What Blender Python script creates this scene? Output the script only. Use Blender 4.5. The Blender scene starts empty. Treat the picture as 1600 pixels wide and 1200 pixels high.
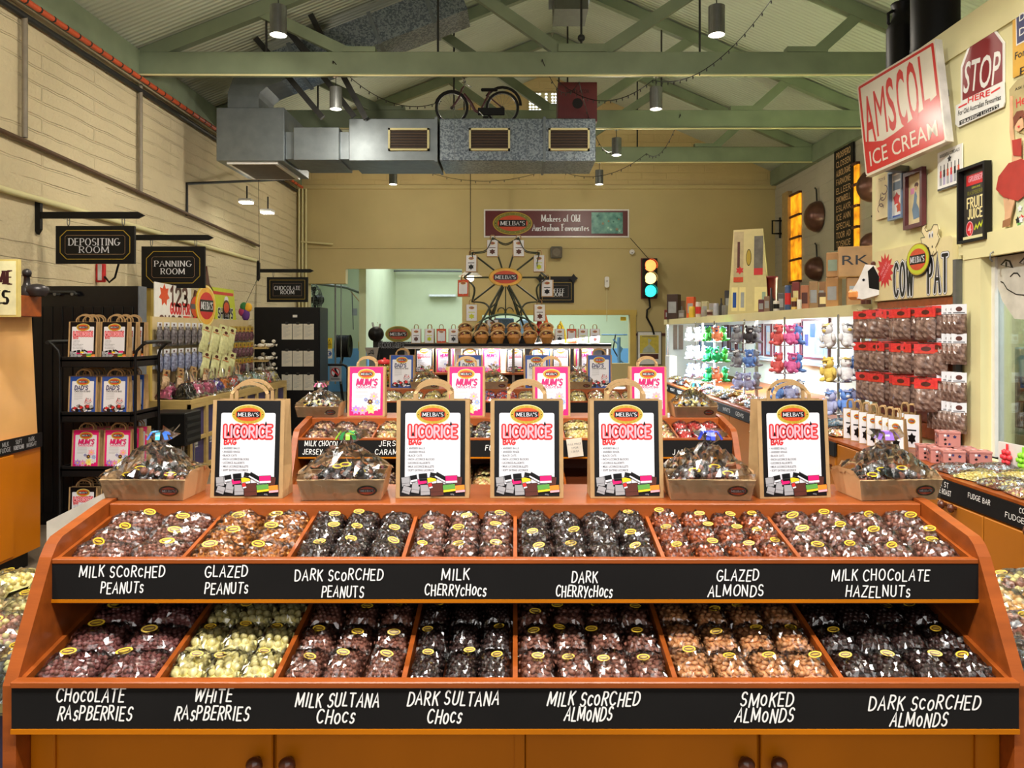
import bpy, math, random
from mathutils import Vector, Matrix, noise

# ------------------------------------------------------------------ camera, world, lights, exposure
SC = bpy.context.scene
COL = SC.collection
PI = math.pi
F, CX, CY, EYE = 1180.0, 805.0, 518.0, 1.6          # focal length and vanishing point in a 1600x1200 frame, eye height (m)

cam_data = bpy.data.cameras.new('camera')
cam = bpy.data.objects.new('camera', cam_data)
COL.objects.link(cam)
cam.location = (0, 0, EYE)
cam.rotation_euler = (PI / 2, 0, 0)
cam_data.sensor_width = 36
cam_data.lens = 36 * F / 1600
cam_data.shift_x = -(CX - 800) / 1600
cam_data.shift_y = -(600 - CY) / 1600
cam_data.clip_start = 0.05
SC.camera = cam

SC.view_settings.view_transform = 'Standard'
SC.view_settings.look = 'None'
SC.view_settings.gamma = 1.0
SC.view_settings.use_curve_mapping = False
SC.view_settings.exposure = 0.68
SC.cycles.use_denoising = True
SC.cycles.max_bounces = 6
SC.cycles.diffuse_bounces = 3
SC.cycles.glossy_bounces = 3
SC.cycles.transmission_bounces = 4
SC.cycles.transparent_max_bounces = 16
SC.cycles.sample_clamp_indirect = 4.0
SC.cycles.caustics_reflective = False
SC.cycles.caustics_refractive = False

world = bpy.data.worlds.new('world')
SC.world = world
world.use_nodes = True
world.node_tree.nodes['Background'].inputs[0].default_value = (1.0, 0.96, 0.90, 1)
world.node_tree.nodes['Background'].inputs[1].default_value = 0.17


def light(name, kind, loc, energy, color, target=None, **kw):
    d = bpy.data.lights.new(name, kind)
    d.energy = energy
    d.color = color
    for k, v in kw.items():
        setattr(d, k, v)
    o = bpy.data.objects.new(name, d)
    COL.objects.link(o)
    o.location = loc
    if target is not None:
        o.rotation_euler = (Vector(target) - Vector(loc)).to_track_quat('-Z', 'Y').to_euler()
    return o


WARM = (1.0, 0.91, 0.77)
COOL = (0.80, 0.92, 1.0)
# added soft fill behind the visitor, unseen ceiling spots with extras for film highlights
light('front_fill', 'AREA', (0, -3.2, 2.9), 58, (1.0, 0.97, 0.93), (0, 4, 1.2), shape='RECTANGLE', size=6, size_y=2.6)
for sx in (-2.08, -1.1, -0.2, 0.75, 1.70):
    light('ceiling_spot', 'SPOT', (sx, 0.75 if abs(sx) > 1.5 else 0.35, 4.25), 162, (1.0, 0.96, 0.90), (sx * 0.55, 2.05, 0.8), spot_size=1.5, spot_blend=0.6, shadow_soft_size=0.09)
    light('ceiling_spot', 'SPOT', (sx, 3.0, 4.25), 90, WARM, (sx, 4.0, 0.8), spot_size=1.9, spot_blend=0.7, shadow_soft_size=0.06)
# pendants hanging from the trusses (their housings are built further down)
PENDANTS = [(-2.07, 6.6), (1.76, 6.6), (-2.09, 8.8), (1.64, 8.8), (1.49, 11.1), (-2.15, 13.3), (1.48, 13.3)]
for px_, py_ in PENDANTS:
    light('pendant_fill', 'POINT', (px_, py_, 4.09), 10 if py_ == 8.8 else (40 if px_ < 0 else 24), WARM, shadow_soft_size=0.07)  # added point fill below each lens, lightens roof and beams
    light('pendant_spot', 'SPOT', (px_, py_, 4.19), 115, WARM, (px_, py_, 0), spot_size=2.3, spot_blend=0.8, shadow_soft_size=0.065)
# added fill spots aimed at the walls, no fixtures built
light('wall_fill', 'SPOT', (-2.0, 3.2, 4.2), 135, (1.0, 0.92, 0.80), (-4.45, 5.5, 2.9), spot_size=1.9, spot_blend=0.9, shadow_soft_size=0.1)
light('wall_fill', 'SPOT', (-1.6, 7.8, 4.3), 95, (1.0, 0.92, 0.80), (-4.45, 9.5, 2.2), spot_size=1.9, spot_blend=0.9, shadow_soft_size=0.1)
light('wall_fill', 'SPOT', (0.7, 2.8, 3.6), 135, (1.0, 0.98, 0.92), (2.6, 4.8, 1.75), spot_size=1.15, spot_blend=1.0, shadow_soft_size=0.1)
# fluorescent room behind the back wall, showcase strip, lit shelf, toy-room window
light('back_room_light', 'AREA', (-2.4, 17.6, 3.9), 90, COOL, (-2.4, 17.6, 0), shape='RECTANGLE', size=3.5, size_y=2.5)
light('back_room_light', 'AREA', (1.2, 17.4, 3.1), 110, COOL, (1.2, 17.4, 0), shape='RECTANGLE', size=2.5, size_y=2.5)
light('showcase_light', 'AREA', (2.82, 9.0, 1.735), 480, COOL, (3.0, 9.0, 0), shape='RECTANGLE', size=0.25, size_y=6.4)
light('shelf_light', 'AREA', (0.0, 8.86, 1.405), 16, (0.95, 0.97, 1.0), (0, 9.0, 0.6), shape='RECTANGLE', size=2.2, size_y=0.1)
light('kitchen_light', 'AREA', (3.5, 3.6, 2.6), 48, (0.85, 0.95, 1.0), (3.5, 3.6, 0), shape='RECTANGLE', size=1.2, size_y=1.2)

# ------------------------------------------------------------------ helpers
RND = random.Random(11)


def P(px, py, Y):
    return Vector(((px - CX) * Y / F, Y, EYE - (py - CY) * Y / F))


def wx(px, Y): return (px - CX) * Y / F
def wz(py, Y): return EYE - (py - CY) * Y / F
def yx(px, X): return X * F / (px - CX)          # depth at which plane X shows at pixel column px


def lin(c):
    return tuple(((v / 255) / 12.92 if v / 255 <= 0.04045 else ((v / 255 + 0.055) / 1.055) ** 2.4) for v in c) + (1.0,)


MATS = {}


def mat(name, col, rough=0.5, var=0.12, scale=14, metal=0.0, bump=0.0, bscale=60, emit=0.0, stretch=None, spec=0.5, kind=None, col2=None):
    """A procedural material: noise-varied colour, optional bump."""
    if name in MATS:
        return MATS[name]
    m = bpy.data.materials.new(name)
    MATS[name] = m
    m.use_nodes = True
    nt = m.node_tree
    N, L = nt.nodes, nt.links
    b = N['Principled BSDF']
    b.inputs['Roughness'].default_value = rough
    b.inputs['Metallic'].default_value = metal
    b.inputs['Specular IOR Level'].default_value = spec
    c = lin(col)
    tc = N.new('ShaderNodeTexCoord')
    src = tc.outputs['Object']
    if stretch:
        mp = N.new('ShaderNodeMapping')
        mp.inputs['Scale'].default_value = stretch
        L.new(src, mp.inputs[0])
        src = mp.outputs[0]
    if kind == 'voronoi':
        t = N.new('ShaderNodeTexVoronoi')
        t.inputs['Scale'].default_value = scale
        fac = t.outputs['Color']
        sep = N.new('ShaderNodeSeparateColor')
        L.new(fac, sep.inputs[0])
        fac = sep.outputs[0]
    else:
        t = N.new('ShaderNodeTexNoise')
        t.inputs['Scale'].default_value = scale
        t.inputs['Detail'].default_value = 4
        fac = t.outputs['Fac']
    L.new(src, t.inputs['Vector'])
    r = N.new('ShaderNodeValToRGB')
    r.color_ramp.elements[0].position = 0.3
    r.color_ramp.elements[1].position = 0.7
    lo = lin(col2)[:3] if col2 else tuple(v * (1 - var) for v in c[:3])
    hi = c[:3] if col2 else tuple(min(1, v * (1 + var)) for v in c[:3])
    r.color_ramp.elements[0].color = (*lo, 1)
    r.color_ramp.elements[1].color = (*hi, 1)
    L.new(fac, r.inputs[0])
    L.new(r.outputs[0], b.inputs['Base Color'])
    if emit:
        L.new(r.outputs[0], b.inputs['Emission Color'])
        b.inputs['Emission Strength'].default_value = emit
    if bump:
        n2 = N.new('ShaderNodeTexNoise')
        n2.inputs['Scale'].default_value = bscale
        L.new(src, n2.inputs['Vector'])
        bp = N.new('ShaderNodeBump')
        bp.inputs['Strength'].default_value = bump
        bp.inputs['Distance'].default_value = 0.01
        L.new(n2.outputs['Fac'], bp.inputs['Height'])
        L.new(bp.outputs[0], b.inputs['Normal'])
    return m


def clear_mat(name, gloss, rough, tint=(1, 1, 1), bump=0.0, bscale=90, ior=1.45, base=0.02):
    """Clear film or glass: see-through with a Fresnel sheen."""
    if name in MATS:
        return MATS[name]
    m = bpy.data.materials.new(name)
    MATS[name] = m
    m.use_nodes = True
    nt = m.node_tree
    N, L = nt.nodes, nt.links
    N.clear()
    out = N.new('ShaderNodeOutputMaterial')
    tr = N.new('ShaderNodeBsdfTransparent')
    tr.inputs[0].default_value = (*tint, 1)
    gl = N.new('ShaderNodeBsdfGlossy')
    gl.inputs['Roughness'].default_value = rough
    fr = N.new('ShaderNodeFresnel')
    fr.inputs[0].default_value = ior
    ma = N.new('ShaderNodeMath')
    ma.operation = 'MULTIPLY_ADD'
    ma.inputs[1].default_value = gloss
    ma.inputs[2].default_value = base
    ma.use_clamp = True
    L.new(fr.outputs[0], ma.inputs[0])
    mx = N.new('ShaderNodeMixShader')
    L.new(ma.outputs[0], mx.inputs[0])
    L.new(tr.outputs[0], mx.inputs[1])
    L.new(gl.outputs[0], mx.inputs[2])
    L.new(mx.outputs[0], out.inputs[0])
    if bump:
        tc = N.new('ShaderNodeTexCoord')
        n2 = N.new('ShaderNodeTexNoise')
        n2.inputs['Scale'].default_value = bscale
        n2.inputs['Detail'].default_value = 3
        L.new(tc.outputs['Object'], n2.inputs['Vector'])
        bp = N.new('ShaderNodeBump')
        bp.inputs['Strength'].default_value = bump
        bp.inputs['Distance'].default_value = 0.02
        L.new(n2.outputs['Fac'], bp.inputs['Height'])
        L.new(bp.outputs[0], gl.inputs['Normal'])
        L.new(bp.outputs[0], fr.inputs['Normal'])
    return m


def FR(o, right=(1, 0, 0), up=(0, 0, 1)):
    """Frame with local x to the reader's right, y up and z out of the surface."""
    r, u = Vector(right).normalized(), Vector(up).normalized()
    n = r.cross(u)
    o = Vector(o)
    return Matrix(((r.x, u.x, n.x, o.x), (r.y, u.y, n.y, o.y), (r.z, u.z, n.z, o.z), (0, 0, 0, 1)))


def T(x, y, z): return Matrix.Translation((x, y, z))
def RZ(a): return Matrix.Rotation(a, 4, 'Z')
def RX(a): return Matrix.Rotation(a, 4, 'X')
def RY(a): return Matrix.Rotation(a, 4, 'Y')


def arc(cx, cy, rx, ry, a0, a1, n=10):
    return [(cx + rx * math.cos(math.radians(a0 + (a1 - a0) * i / n)), cy + ry * math.sin(math.radians(a0 + (a1 - a0) * i / n))) for i in range(n + 1)]


def rrect(x0, y0, x1, y1, r, n=4):
    return arc(x1 - r, y1 - r, r, r, 0, 90, n) + arc(x0 + r, y1 - r, r, r, 90, 180, n) + arc(x0 + r, y0 + r, r, r, 180, 270, n) + arc(x1 - r, y0 + r, r, r, 270, 360, n)


def star(cx, cy, r0, r1, n):
    return [(cx + (r1 if i % 2 else r0) * math.cos(PI / 2 + PI * i / n), cy + (r1 if i % 2 else r0) * math.sin(PI / 2 + PI * i / n)) for i in range(2 * n)]


_ICO = {}


def ico_data(sub):
    if sub not in _ICO:
        import bmesh
        bm = bmesh.new()
        bmesh.ops.create_icosphere(bm, subdivisions=sub, radius=1)
        bm.verts.ensure_lookup_table()
        _ICO[sub] = ([v.co.copy() for v in bm.verts], [[v.index for v in f.verts] for f in bm.faces])
        bm.free()
    return _ICO[sub]


_TXT = {}


def text_data(s, bold):
    k = (s, bold)
    if k not in _TXT:
        cu = bpy.data.curves.new('lettering', 'FONT')
        cu.body = s
        cu.size = 1
        cu.offset = bold
        cu.resolution_u = 3
        o = bpy.data.objects.new('lettering', cu)
        COL.objects.link(o)
        bpy.context.view_layer.update()
        me = o.evaluated_get(bpy.context.evaluated_depsgraph_get()).to_mesh()
        vs = [v.co.copy() for v in me.vertices]
        fs = [list(p.vertices) for p in me.polygons]
        o.evaluated_get(bpy.context.evaluated_depsgraph_get()).to_mesh_clear()
        bpy.data.objects.remove(o)
        bpy.data.curves.remove(cu)
        if not vs:
            vs = [Vector((0, 0, 0))]
        _TXT[k] = (vs, fs)
    return _TXT[k]


class MB:
    """Collects shapes and links them as ONE mesh object."""

    def __init__(s, M=None):
        s.v, s.f, s.m, s.s, s.mats = [], [], [], [], []
        s.M = M or Matrix()

    def mi(s, m):
        if m not in s.mats:
            s.mats.append(m)
        return s.mats.index(m)

    def add(s, vs, fs, m, smooth=False, M=None):
        A = s.M @ M if M is not None else s.M
        b = len(s.v)
        s.v.extend(A @ Vector(v) for v in vs)
        k = s.mi(m)
        for f in fs:
            s.f.append([b + i for i in f])
            s.m.append(k)
            s.s.append(smooth)
        return s

    def box(s, x0, x1, y0, y1, z0, z1, m, M=None, bev=0.0):
        x0, x1 = min(x0, x1), max(x0, x1)
        y0, y1 = min(y0, y1), max(y0, y1)
        z0, z1 = min(z0, z1), max(z0, z1)
        b = min(bev, (x1 - x0) * .45, (y1 - y0) * .45, (z1 - z0) * .45)
        if b <= 0:
            vs = [(x, y, z) for z in (z0, z1) for y in (y0, y1) for x in (x0, x1)]
            fs = [(0, 2, 3, 1), (4, 5, 7, 6), (0, 1, 5, 4), (2, 6, 7, 3), (0, 4, 6, 2), (1, 3, 7, 5)]
            return s.add(vs, fs, m, False, M)
        lim = ((x0, x1), (y0, y1), (z0, z1))
        vs, idx = [], {}
        for cx in (0, 1):
            for cy in (0, 1):
                for cz in (0, 1):
                    c = (cx, cy, cz)
                    for a in range(3):
                        p = [lim[k][c[k]] + (0 if k == a else (b if c[k] == 0 else -b)) for k in range(3)]
                        idx[(c, a)] = len(vs)
                        vs.append(p)
        fs = []
        for a in range(3):
            o1, o2 = (a + 1) % 3, (a + 2) % 3
            for sgn in (0, 1):
                q = []
                for (u, w) in ((0, 0), (1, 0), (1, 1), (0, 1)):
                    c = [0, 0, 0]
                    c[a], c[o1], c[o2] = sgn, u, w
                    q.append(idx[(tuple(c), a)])
                fs.append(q if sgn else q[::-1])
        for a in range(3):
            o1, o2 = (a + 1) % 3, (a + 2) % 3
            for u in (0, 1):
                for w in (0, 1):
                    c0, c1 = [0, 0, 0], [0, 0, 0]
                    c0[o1] = c1[o1] = u
                    c0[o2] = c1[o2] = w
                    c1[a] = 1
                    q = [idx[(tuple(c0), o1)], idx[(tuple(c1), o1)], idx[(tuple(c1), o2)], idx[(tuple(c0), o2)]]
                    fs.append(q if (u == w) else q[::-1])
        for cx in (0, 1):
            for cy in (0, 1):
                for cz in (0, 1):
                    q = [idx[((cx, cy, cz), a)] for a in range(3)]
                    fs.append(q if (cx + cy + cz) % 2 else q[::-1])
        return s.add(vs, fs, m, False, M)

    def tube(s, pts, r, m, n=8, closed=False, M=None, caps=True):
        pts = [Vector(p) for p in pts]
        rs = r if isinstance(r, (list, tuple)) else [r] * len(pts)
        vs, fs = [], []
        up = None
        N = len(pts)
        for i, p in enumerate(pts):
            a = pts[(i - 1) % N] if (closed or i > 0) else p
            b = pts[(i + 1) % N] if (closed or i < N - 1) else p
            d = (b - a)
            d = d.normalized() if d.length > 1e-9 else Vector((0, 0, 1))
            if up is None:
                up = Vector((0, 0, 1)) if abs(d.z) < 0.9 else Vector((1, 0, 0))
            u = (up - d * up.dot(d))
            u = u.normalized() if u.length > 1e-6 else d.orthogonal().normalized()
            up = u
            w = d.cross(u)
            for k in range(n):
                t = 2 * PI * k / n
                vs.append(p + (u * math.cos(t) + w * math.sin(t)) * rs[i])
        for i in range(N if closed else N - 1):
            j = (i + 1) % N
            for k in range(n):
                l = (k + 1) % n
                fs.append((i * n + k, i * n + l, j * n + l, j * n + k))
        s.add(vs, fs, m, n > 4, M)
        if not closed and caps:
            s.add([vs[k] for k in range(n)], [tuple(range(n))[::-1]], m, False, M)
            s.add([vs[(N - 1) * n + k] for k in range(n)], [tuple(range(n))], m, False, M)
        return s

    def bar(s, a, b, w, h, m, up=(0, 0, 1)):
        """Square bar from a to b, w across and h along up."""
        a, b = Vector(a), Vector(b)
        d = (b - a).normalized()
        u = Vector(up)
        u = (u - d * u.dot(d)).normalized()
        c = d.cross(u)
        vs = [p + c * sx * w / 2 + u * su * h / 2 for p in (a, b) for sx, su in ((-1, -1), (1, -1), (1, 1), (-1, 1))]
        return s.add(vs, [(0, 1, 2, 3), (4, 7, 6, 5), (0, 4, 5, 1), (1, 5, 6, 2), (2, 6, 7, 3), (3, 7, 4, 0)], m)

    def lathe(s, prof, m, n=24, M=None, smooth=True):
        vs, fs = [], []
        for r, z in prof:
            for k in range(n):
                t = 2 * PI * k / n
                vs.append((r * math.cos(t), r * math.sin(t), z))
        for i in range(len(prof) - 1):
            for k in range(n):
                l = (k + 1) % n
                fs.append((i * n + k, i * n + l, (i + 1) * n + l, (i + 1) * n + k))
        return s.add(vs, fs, m, smooth, M)

    def prism(s, poly, z0, z1, m, M=None, m_side=None):
        n = len(poly)
        vs = [(x, y, z0) for x, y in poly] + [(x, y, z1) for x, y in poly]
        area = sum(poly[i][0] * poly[(i + 1) % n][1] - poly[(i + 1) % n][0] * poly[i][1] for i in range(n))
        top, bot = list(range(n, 2 * n)), list(range(n))[::-1]
        sides = [(i, (i + 1) % n, n + (i + 1) % n, n + i) for i in range(n)]
        if area < 0:
            top, bot, sides = top[::-1], bot[::-1], [q[::-1] for q in sides]
        s.add(vs, [top, bot], m, False, M)
        s.add(vs, sides, m_side or m, False, M)
        return s

    def flat(s, poly, z, m, M=None):
        n = len(poly)
        area = sum(poly[i][0] * poly[(i + 1) % n][1] - poly[(i + 1) % n][0] * poly[i][1] for i in range(n))
        f = list(range(n))
        return s.add([(x, y, z) for x, y in poly], [f if area > 0 else f[::-1]], m, False, M)

    def ell(s, cx, cy, rx, ry, z, m, M=None, n=28):
        return s.flat(arc(cx, cy, rx, ry, 0, 360 - 360 / n, n - 1), z, m, M)

    def ball(s, c, r, m, sub=2, M=None, smooth=True):
        """Sphere or, with a 3-tuple r, an ellipsoid."""
        if not isinstance(r, (tuple, list)):
            r = (r, r, r)
        vs, fs = ico_data(sub)
        A = T(*c) @ Matrix.Diagonal((*r, 1))
        return s.add(vs, fs, m, smooth, (M @ A) if M is not None else A)

    def text(s, txt, h, m, M, x=0, y=0, z=0.0006, align='C', width=None, bold=0.0, slant=0.0, wide=1.0):
        """Sans lettering; h is the capital height, x y its centre (or its left end)."""
        vs, fs = text_data(txt, bold)
        x0, x1 = min(v.x for v in vs), max(v.x for v in vs)
        k = h / 0.69
        kx = (width / max(1e-6, x1 - x0)) if width else k * wide
        ox = x - (x0 + x1) / 2 * kx if align == 'C' else x - x0 * kx
        return s.add([(v.x * kx + ox + slant * v.y * k, v.y * k + y - h / 2, z) for v in vs], fs, m, False, M)

    def build(s, name, parent=None, loc=None, rot=None):
        me = bpy.data.meshes.new(name)
        me.from_pydata(s.v, [], s.f)
        for m in s.mats:
            me.materials.append(m)
        me.polygons.foreach_set('material_index', s.m)
        me.polygons.foreach_set('use_smooth', s.s)
        me.update()
        o = bpy.data.objects.new(name, me)
        COL.objects.link(o)
        if parent is not None:
            o.parent = parent
        if loc is not None:
            o.location = loc
        if rot is not None:
            o.rotation_euler = rot
        return o


def tag(o, label, cat, group=None, kind=None):
    o['label'] = label
    o['category'] = cat
    if group:
        o['group'] = group
    if kind:
        o['kind'] = kind
    return o


def thing(name, label, cat, loc=(0, 0, 0), rot=(0, 0, 0), group=None):
    o = bpy.data.objects.new(name, None)
    o.empty_display_size = 0.05
    COL.objects.link(o)
    o.location = loc
    o.rotation_euler = rot
    return tag(o, label, cat, group)


def dup(root, loc, rot=(0, 0, 0), label=None, group=None, scale=None):
    """A copy of a thing with copies of its parts and sub-parts."""
    r = root.copy()
    COL.objects.link(r)
    r.location = loc
    r.rotation_euler = rot
    if scale is not None:
        r.scale = scale
    if label:
        r['label'] = label
    if group:
        r['group'] = group
    for ch in KIDS(root):
        c = ch.copy()
        COL.objects.link(c)
        c.parent = r
        for g in KIDS(ch):
            d = g.copy()
            COL.objects.link(d)
            d.parent = c
    return r


_KID = {}


def KIDS(o):
    if o.name not in _KID:
        _KID[o.name] = list(o.children)
    return _KID[o.name]


class Maker:
    """Places a built thing the first time, copies of it afterwards."""

    def __init__(s, root):
        s.root, s.used = root, False

    def put(s, loc, rot=(0, 0, 0), label=None, group=None, scale=None):
        if s.used:
            return dup(s.root, loc, rot, label, group, scale)
        KIDS(s.root)
        s.used = True
        s.root.location = loc
        s.root.rotation_euler = rot
        if scale is not None:
            s.root.scale = scale
        if label:
            s.root['label'] = label
        if group:
            s.root['group'] = group
        return s.root

    def vary(s, o, rd, dx, dy, drop=.15):
        for c in list(o.children):
            if c.name.startswith('oval_sticker'):
                if rd.random() < drop and o is not s.root:
                    bpy.data.objects.remove(c)
                else:
                    c.location = (rd.uniform(-dx, dx), rd.uniform(-dy, dy), rd.uniform(-.001, .003))
                    c.rotation_euler = (rd.uniform(-.25, .25), rd.uniform(-.12, .12), rd.uniform(-.1, .1))


def struct(name, mb):
    o = mb.build(name)
    o['kind'] = 'structure'
    return o


ORD = ['first', 'second', 'third', 'fourth', 'fifth', 'sixth', 'seventh', 'eighth', 'ninth', 'tenth', 'eleventh', 'twelfth', 'thirteenth', 'fourteenth', 'fifteenth', 'sixteenth']

# ------------------------------------------------------------------ stroke lettering (chalk hand, brush and a Roman with serifs)
GL = {
    'A': (.62, [[(0, 0), (.31, 1), (.62, 0)], [(.12, .36), (.5, .36)]]),
    'B': (.56, [[(.04, 0), (.04, 1)], [(.04, 1)] + arc(.26, .77, .24, .23, 90, -90, 8) + [(.04, .54)], [(.04, .54)] + arc(.28, .27, .28, .27, 90, -90, 8) + [(.04, 0)]]),
    'C': (.62, [arc(.36, .5, .34, .5, 45, 315, 14)]),
    'D': (.62, [[(.04, 0), (.04, 1)], [(.04, 1)] + arc(.2, .5, .42, .5, 90, -90, 12) + [(.04, 0)]]),
    'E': (.5, [[(.04, 0), (.04, 1)], [(.04, 1), (.5, 1)], [(.04, .52), (.42, .52)], [(.04, 0), (.5, 0)]]),
    'F': (.48, [[(.04, 0), (.04, 1)], [(.04, 1), (.5, 1)], [(.04, .52), (.4, .52)]]),
    'G': (.66, [arc(.36, .5, .34, .5, 50, 340, 14) + [(.66, .42)], [(.4, .42), (.68, .42)]]),
    'H': (.6, [[(.04, 0), (.04, 1)], [(.56, 0), (.56, 1)], [(.04, .5), (.56, .5)]]),
    'I': (.14, [[(.07, 0), (.07, 1)]]),
    'J': (.42, [[(.36, 1)] + arc(.19, .2, .17, .2, 0, -170, 8)]),
    'K': (.56, [[(.04, 0), (.04, 1)], [(.54, 1), (.06, .46)], [(.2, .6), (.56, 0)]]),
    'L': (.48, [[(.04, 1), (.04, 0)], [(.04, 0), (.48, 0)]]),
    'M': (.86, [[(.04, 0), (.08, 1)], [(.08, 1), (.43, .14)], [(.43, .14), (.78, 1)], [(.78, 1), (.82, 0)]]),
    'N': (.62, [[(.04, 0), (.04, 1)], [(.04, 1), (.58, 0)], [(.58, 0), (.58, 1)]]),
    'O': (.7, [arc(.35, .5, .33, .5, 90, 450, 18)]),
    'P': (.52, [[(.04, 0), (.04, 1)], [(.04, 1)] + arc(.25, .74, .27, .26, 90, -90, 8) + [(.04, .48)]]),
    'Q': (.7, [arc(.35, .5, .33, .5, 90, 450, 18), [(.42, .25), (.7, -.05)]]),
    'R': (.58, [[(.04, 0), (.04, 1)], [(.04, 1)] + arc(.26, .75, .26, .25, 90, -90, 8) + [(.04, .5)], [(.22, .5), (.58, 0)]]),
    'S': (.54, [arc(.28, .74, .22, .26, 30, 250, 9) + arc(.27, .25, .24, .25, 70, -150, 9)]),
    'T': (.56, [[(.28, 0), (.28, 1)], [(0, 1), (.56, 1)]]),
    'U': (.6, [[(.04, 1)] + arc(.3, .28, .26, .28, 180, 360, 10) + [(.56, 1)]]),
    'V': (.6, [[(0, 1), (.3, 0)], [(.3, 0), (.6, 1)]]),
    'W': (.86, [[(0, 1), (.2, 0)], [(.2, 0), (.43, .8)], [(.43, .8), (.66, 0)], [(.66, 0), (.86, 1)]]),
    'X': (.58, [[(0, 1), (.58, 0)], [(0, 0), (.58, 1)]]),
    'Y': (.56, [[(0, 1), (.28, .48)], [(.56, 1), (.2, -.05)]]),
    'Z': (.54, [[(.02, 1), (.54, 1)], [(.54, 1), (0, 0)], [(0, 0), (.56, 0)]]),
    "'": (.16, [[(.1, 1), (.06, .72)]]),
    '4': (.55, [[(.4, 0), (.4, 1), (0, .3), (.55, .3)]]),
    ',': (.16, [[(.1, .1), (.04, -.15)]]),
    '1': (.3, [[(.02, .8), (.18, 1), (.18, 0)]]),
    '2': (.52, [arc(.26, .72, .24, .28, 170, -30, 8) + [(0, 0), (.52, 0)]]),
    '3': (.5, [arc(.24, .75, .22, .25, 150, -90, 8) + arc(.24, .26, .25, .26, 90, -150, 8)]),
}
LOW = {
    'a': (.44, [arc(.2, .24, .18, .24, 60, 300, 10), [(.38, .48), (.38, 0)]]),
    'd': (.46, [arc(.2, .24, .18, .24, 60, 300, 10), [(.38, 1), (.38, 0)]]),
    'e': (.44, [[(.04, .26), (.38, .26)] + arc(.21, .24, .18, .24, 5, 310, 12)]),
    'f': (.3, [[(.12, 0), (.12, .8)] + arc(.22, .84, .1, .16, 180, 60, 5), [(0, .48), (.26, .48)]]),
    'i': (.14, [[(.07, 0), (.07, .48)], [(.07, .68), (.07, .74)]]),
    'k': (.42, [[(.05, 0), (.05, 1)], [(.36, .48), (.07, .2)], [(.16, .28), (.42, 0)]]),
    'l': (.14, [[(.07, 0), (.07, 1)]]),
    'n': (.44, [[(.05, 0), (.05, .48)], [(.05, .34)] + arc(.21, .32, .16, .17, 150, 0, 6) + [(.37, 0)]]),
    'o': (.44, [arc(.21, .24, .19, .24, 90, 450, 14)]),
    'r': (.3, [[(.05, 0), (.05, .48)], [(.05, .32)] + arc(.2, .34, .12, .14, 150, 40, 4)]),
    's': (.34, [arc(.17, .36, .13, .12, 30, 250, 6) + arc(.16, .12, .14, .12, 70, -150, 6)]),
    't': (.28, [[(.12, .7), (.12, .08), (.24, 0)], [(0, .48), (.25, .48)]]),
    'u': (.44, [[(.05, .48)] + arc(.2, .16, .15, .16, 180, 350, 6), [(.37, .48), (.37, 0)]]),
    'v': (.4, [[(0, .48), (.2, 0)], [(.2, 0), (.4, .48)]]),
}


def ribbon(mb, pts, hw, z, m, M, rnd=True, thin=None, serif=0.0):
    """Flat continuous stroke along pts with round ends; with thin given, width follows a broad nib."""
    V2 = []
    for p in pts:
        v = Vector((p[0], p[1], 0))
        if not V2 or (v - V2[-1]).length > 1e-7:
            V2.append(v)
    if len(V2) < 2:
        return
    n = len(V2)
    closed = (V2[0] - V2[-1]).length < hw * .3 and n > 6
    lft, rgt = [], []
    for i, p in enumerate(V2):
        a = V2[i - 1] if i > 0 else (V2[-2] if closed else None)
        b = V2[i + 1] if i < n - 1 else (V2[1] if closed else None)
        d1 = (p - a).normalized() if a is not None else (b - p).normalized()
        d2 = (b - p).normalized() if b is not None else d1
        d = d1 + d2
        d = d.normalized() if d.length > .2 else d2
        w = hw if thin is None else thin + (hw - thin) * abs(d.y) ** 1.5
        nn = Vector((-d.y, d.x, 0))
        if thin is not None and abs(d.y) > .85:
            nn = Vector((-math.copysign(1, d.y), 0, 0))
        k = min(1.6, 1 / max(.3, nn.dot(Vector((-d2.y, d2.x, 0))))) if thin is None else 1.0
        lft.append(p + nn * w * k)
        rgt.append(p - nn * w * k)
    vs = lft + rgt
    fs = [(n + i, n + i + 1, i + 1, i) for i in range(n - 1)]
    if rnd and not closed:
        for e, o in ((0, 1), (n - 1, n - 2)):
            d = (V2[e] - V2[o]).normalized()
            a0 = math.atan2(d.y, d.x)
            k = len(vs)
            ring = [V2[e] + Vector((math.cos(a0 + t), math.sin(a0 + t), 0)) * hw for t in (-PI / 3, -PI / 6, 0, PI / 6, PI / 3)]
            vs += ring
            c0, c1 = (rgt, n), (lft, 0)
            if e == 0:
                fs.append((e, *range(k, k + 5), n + e))
            else:
                fs.append((n + e, *range(k, k + 5), e))
    if serif:
        for p, q in ((V2[0], V2[1]), (V2[-1], V2[-2])):
            d = (q - p).normalized()
            if abs(d.y) > .8:
                k = len(vs)
                t = thin * 1.1
                sg = 1 if d.y > 0 else -1
                e = Vector((0, 0, .00004))
                vs += [p + Vector((-serif, 0, 0)) + e, p + Vector((serif, 0, 0)) + e, p + Vector((serif, sg * 2 * t, 0)) + e, p + Vector((-serif, sg * 2 * t, 0)) + e]
                fs.append((k, k + 1, k + 2, k + 3) if sg > 0 else (k + 3, k + 2, k + 1, k))
    mb.add([(v.x, v.y, z + v.z) for v in vs], fs, m, False, M)


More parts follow.
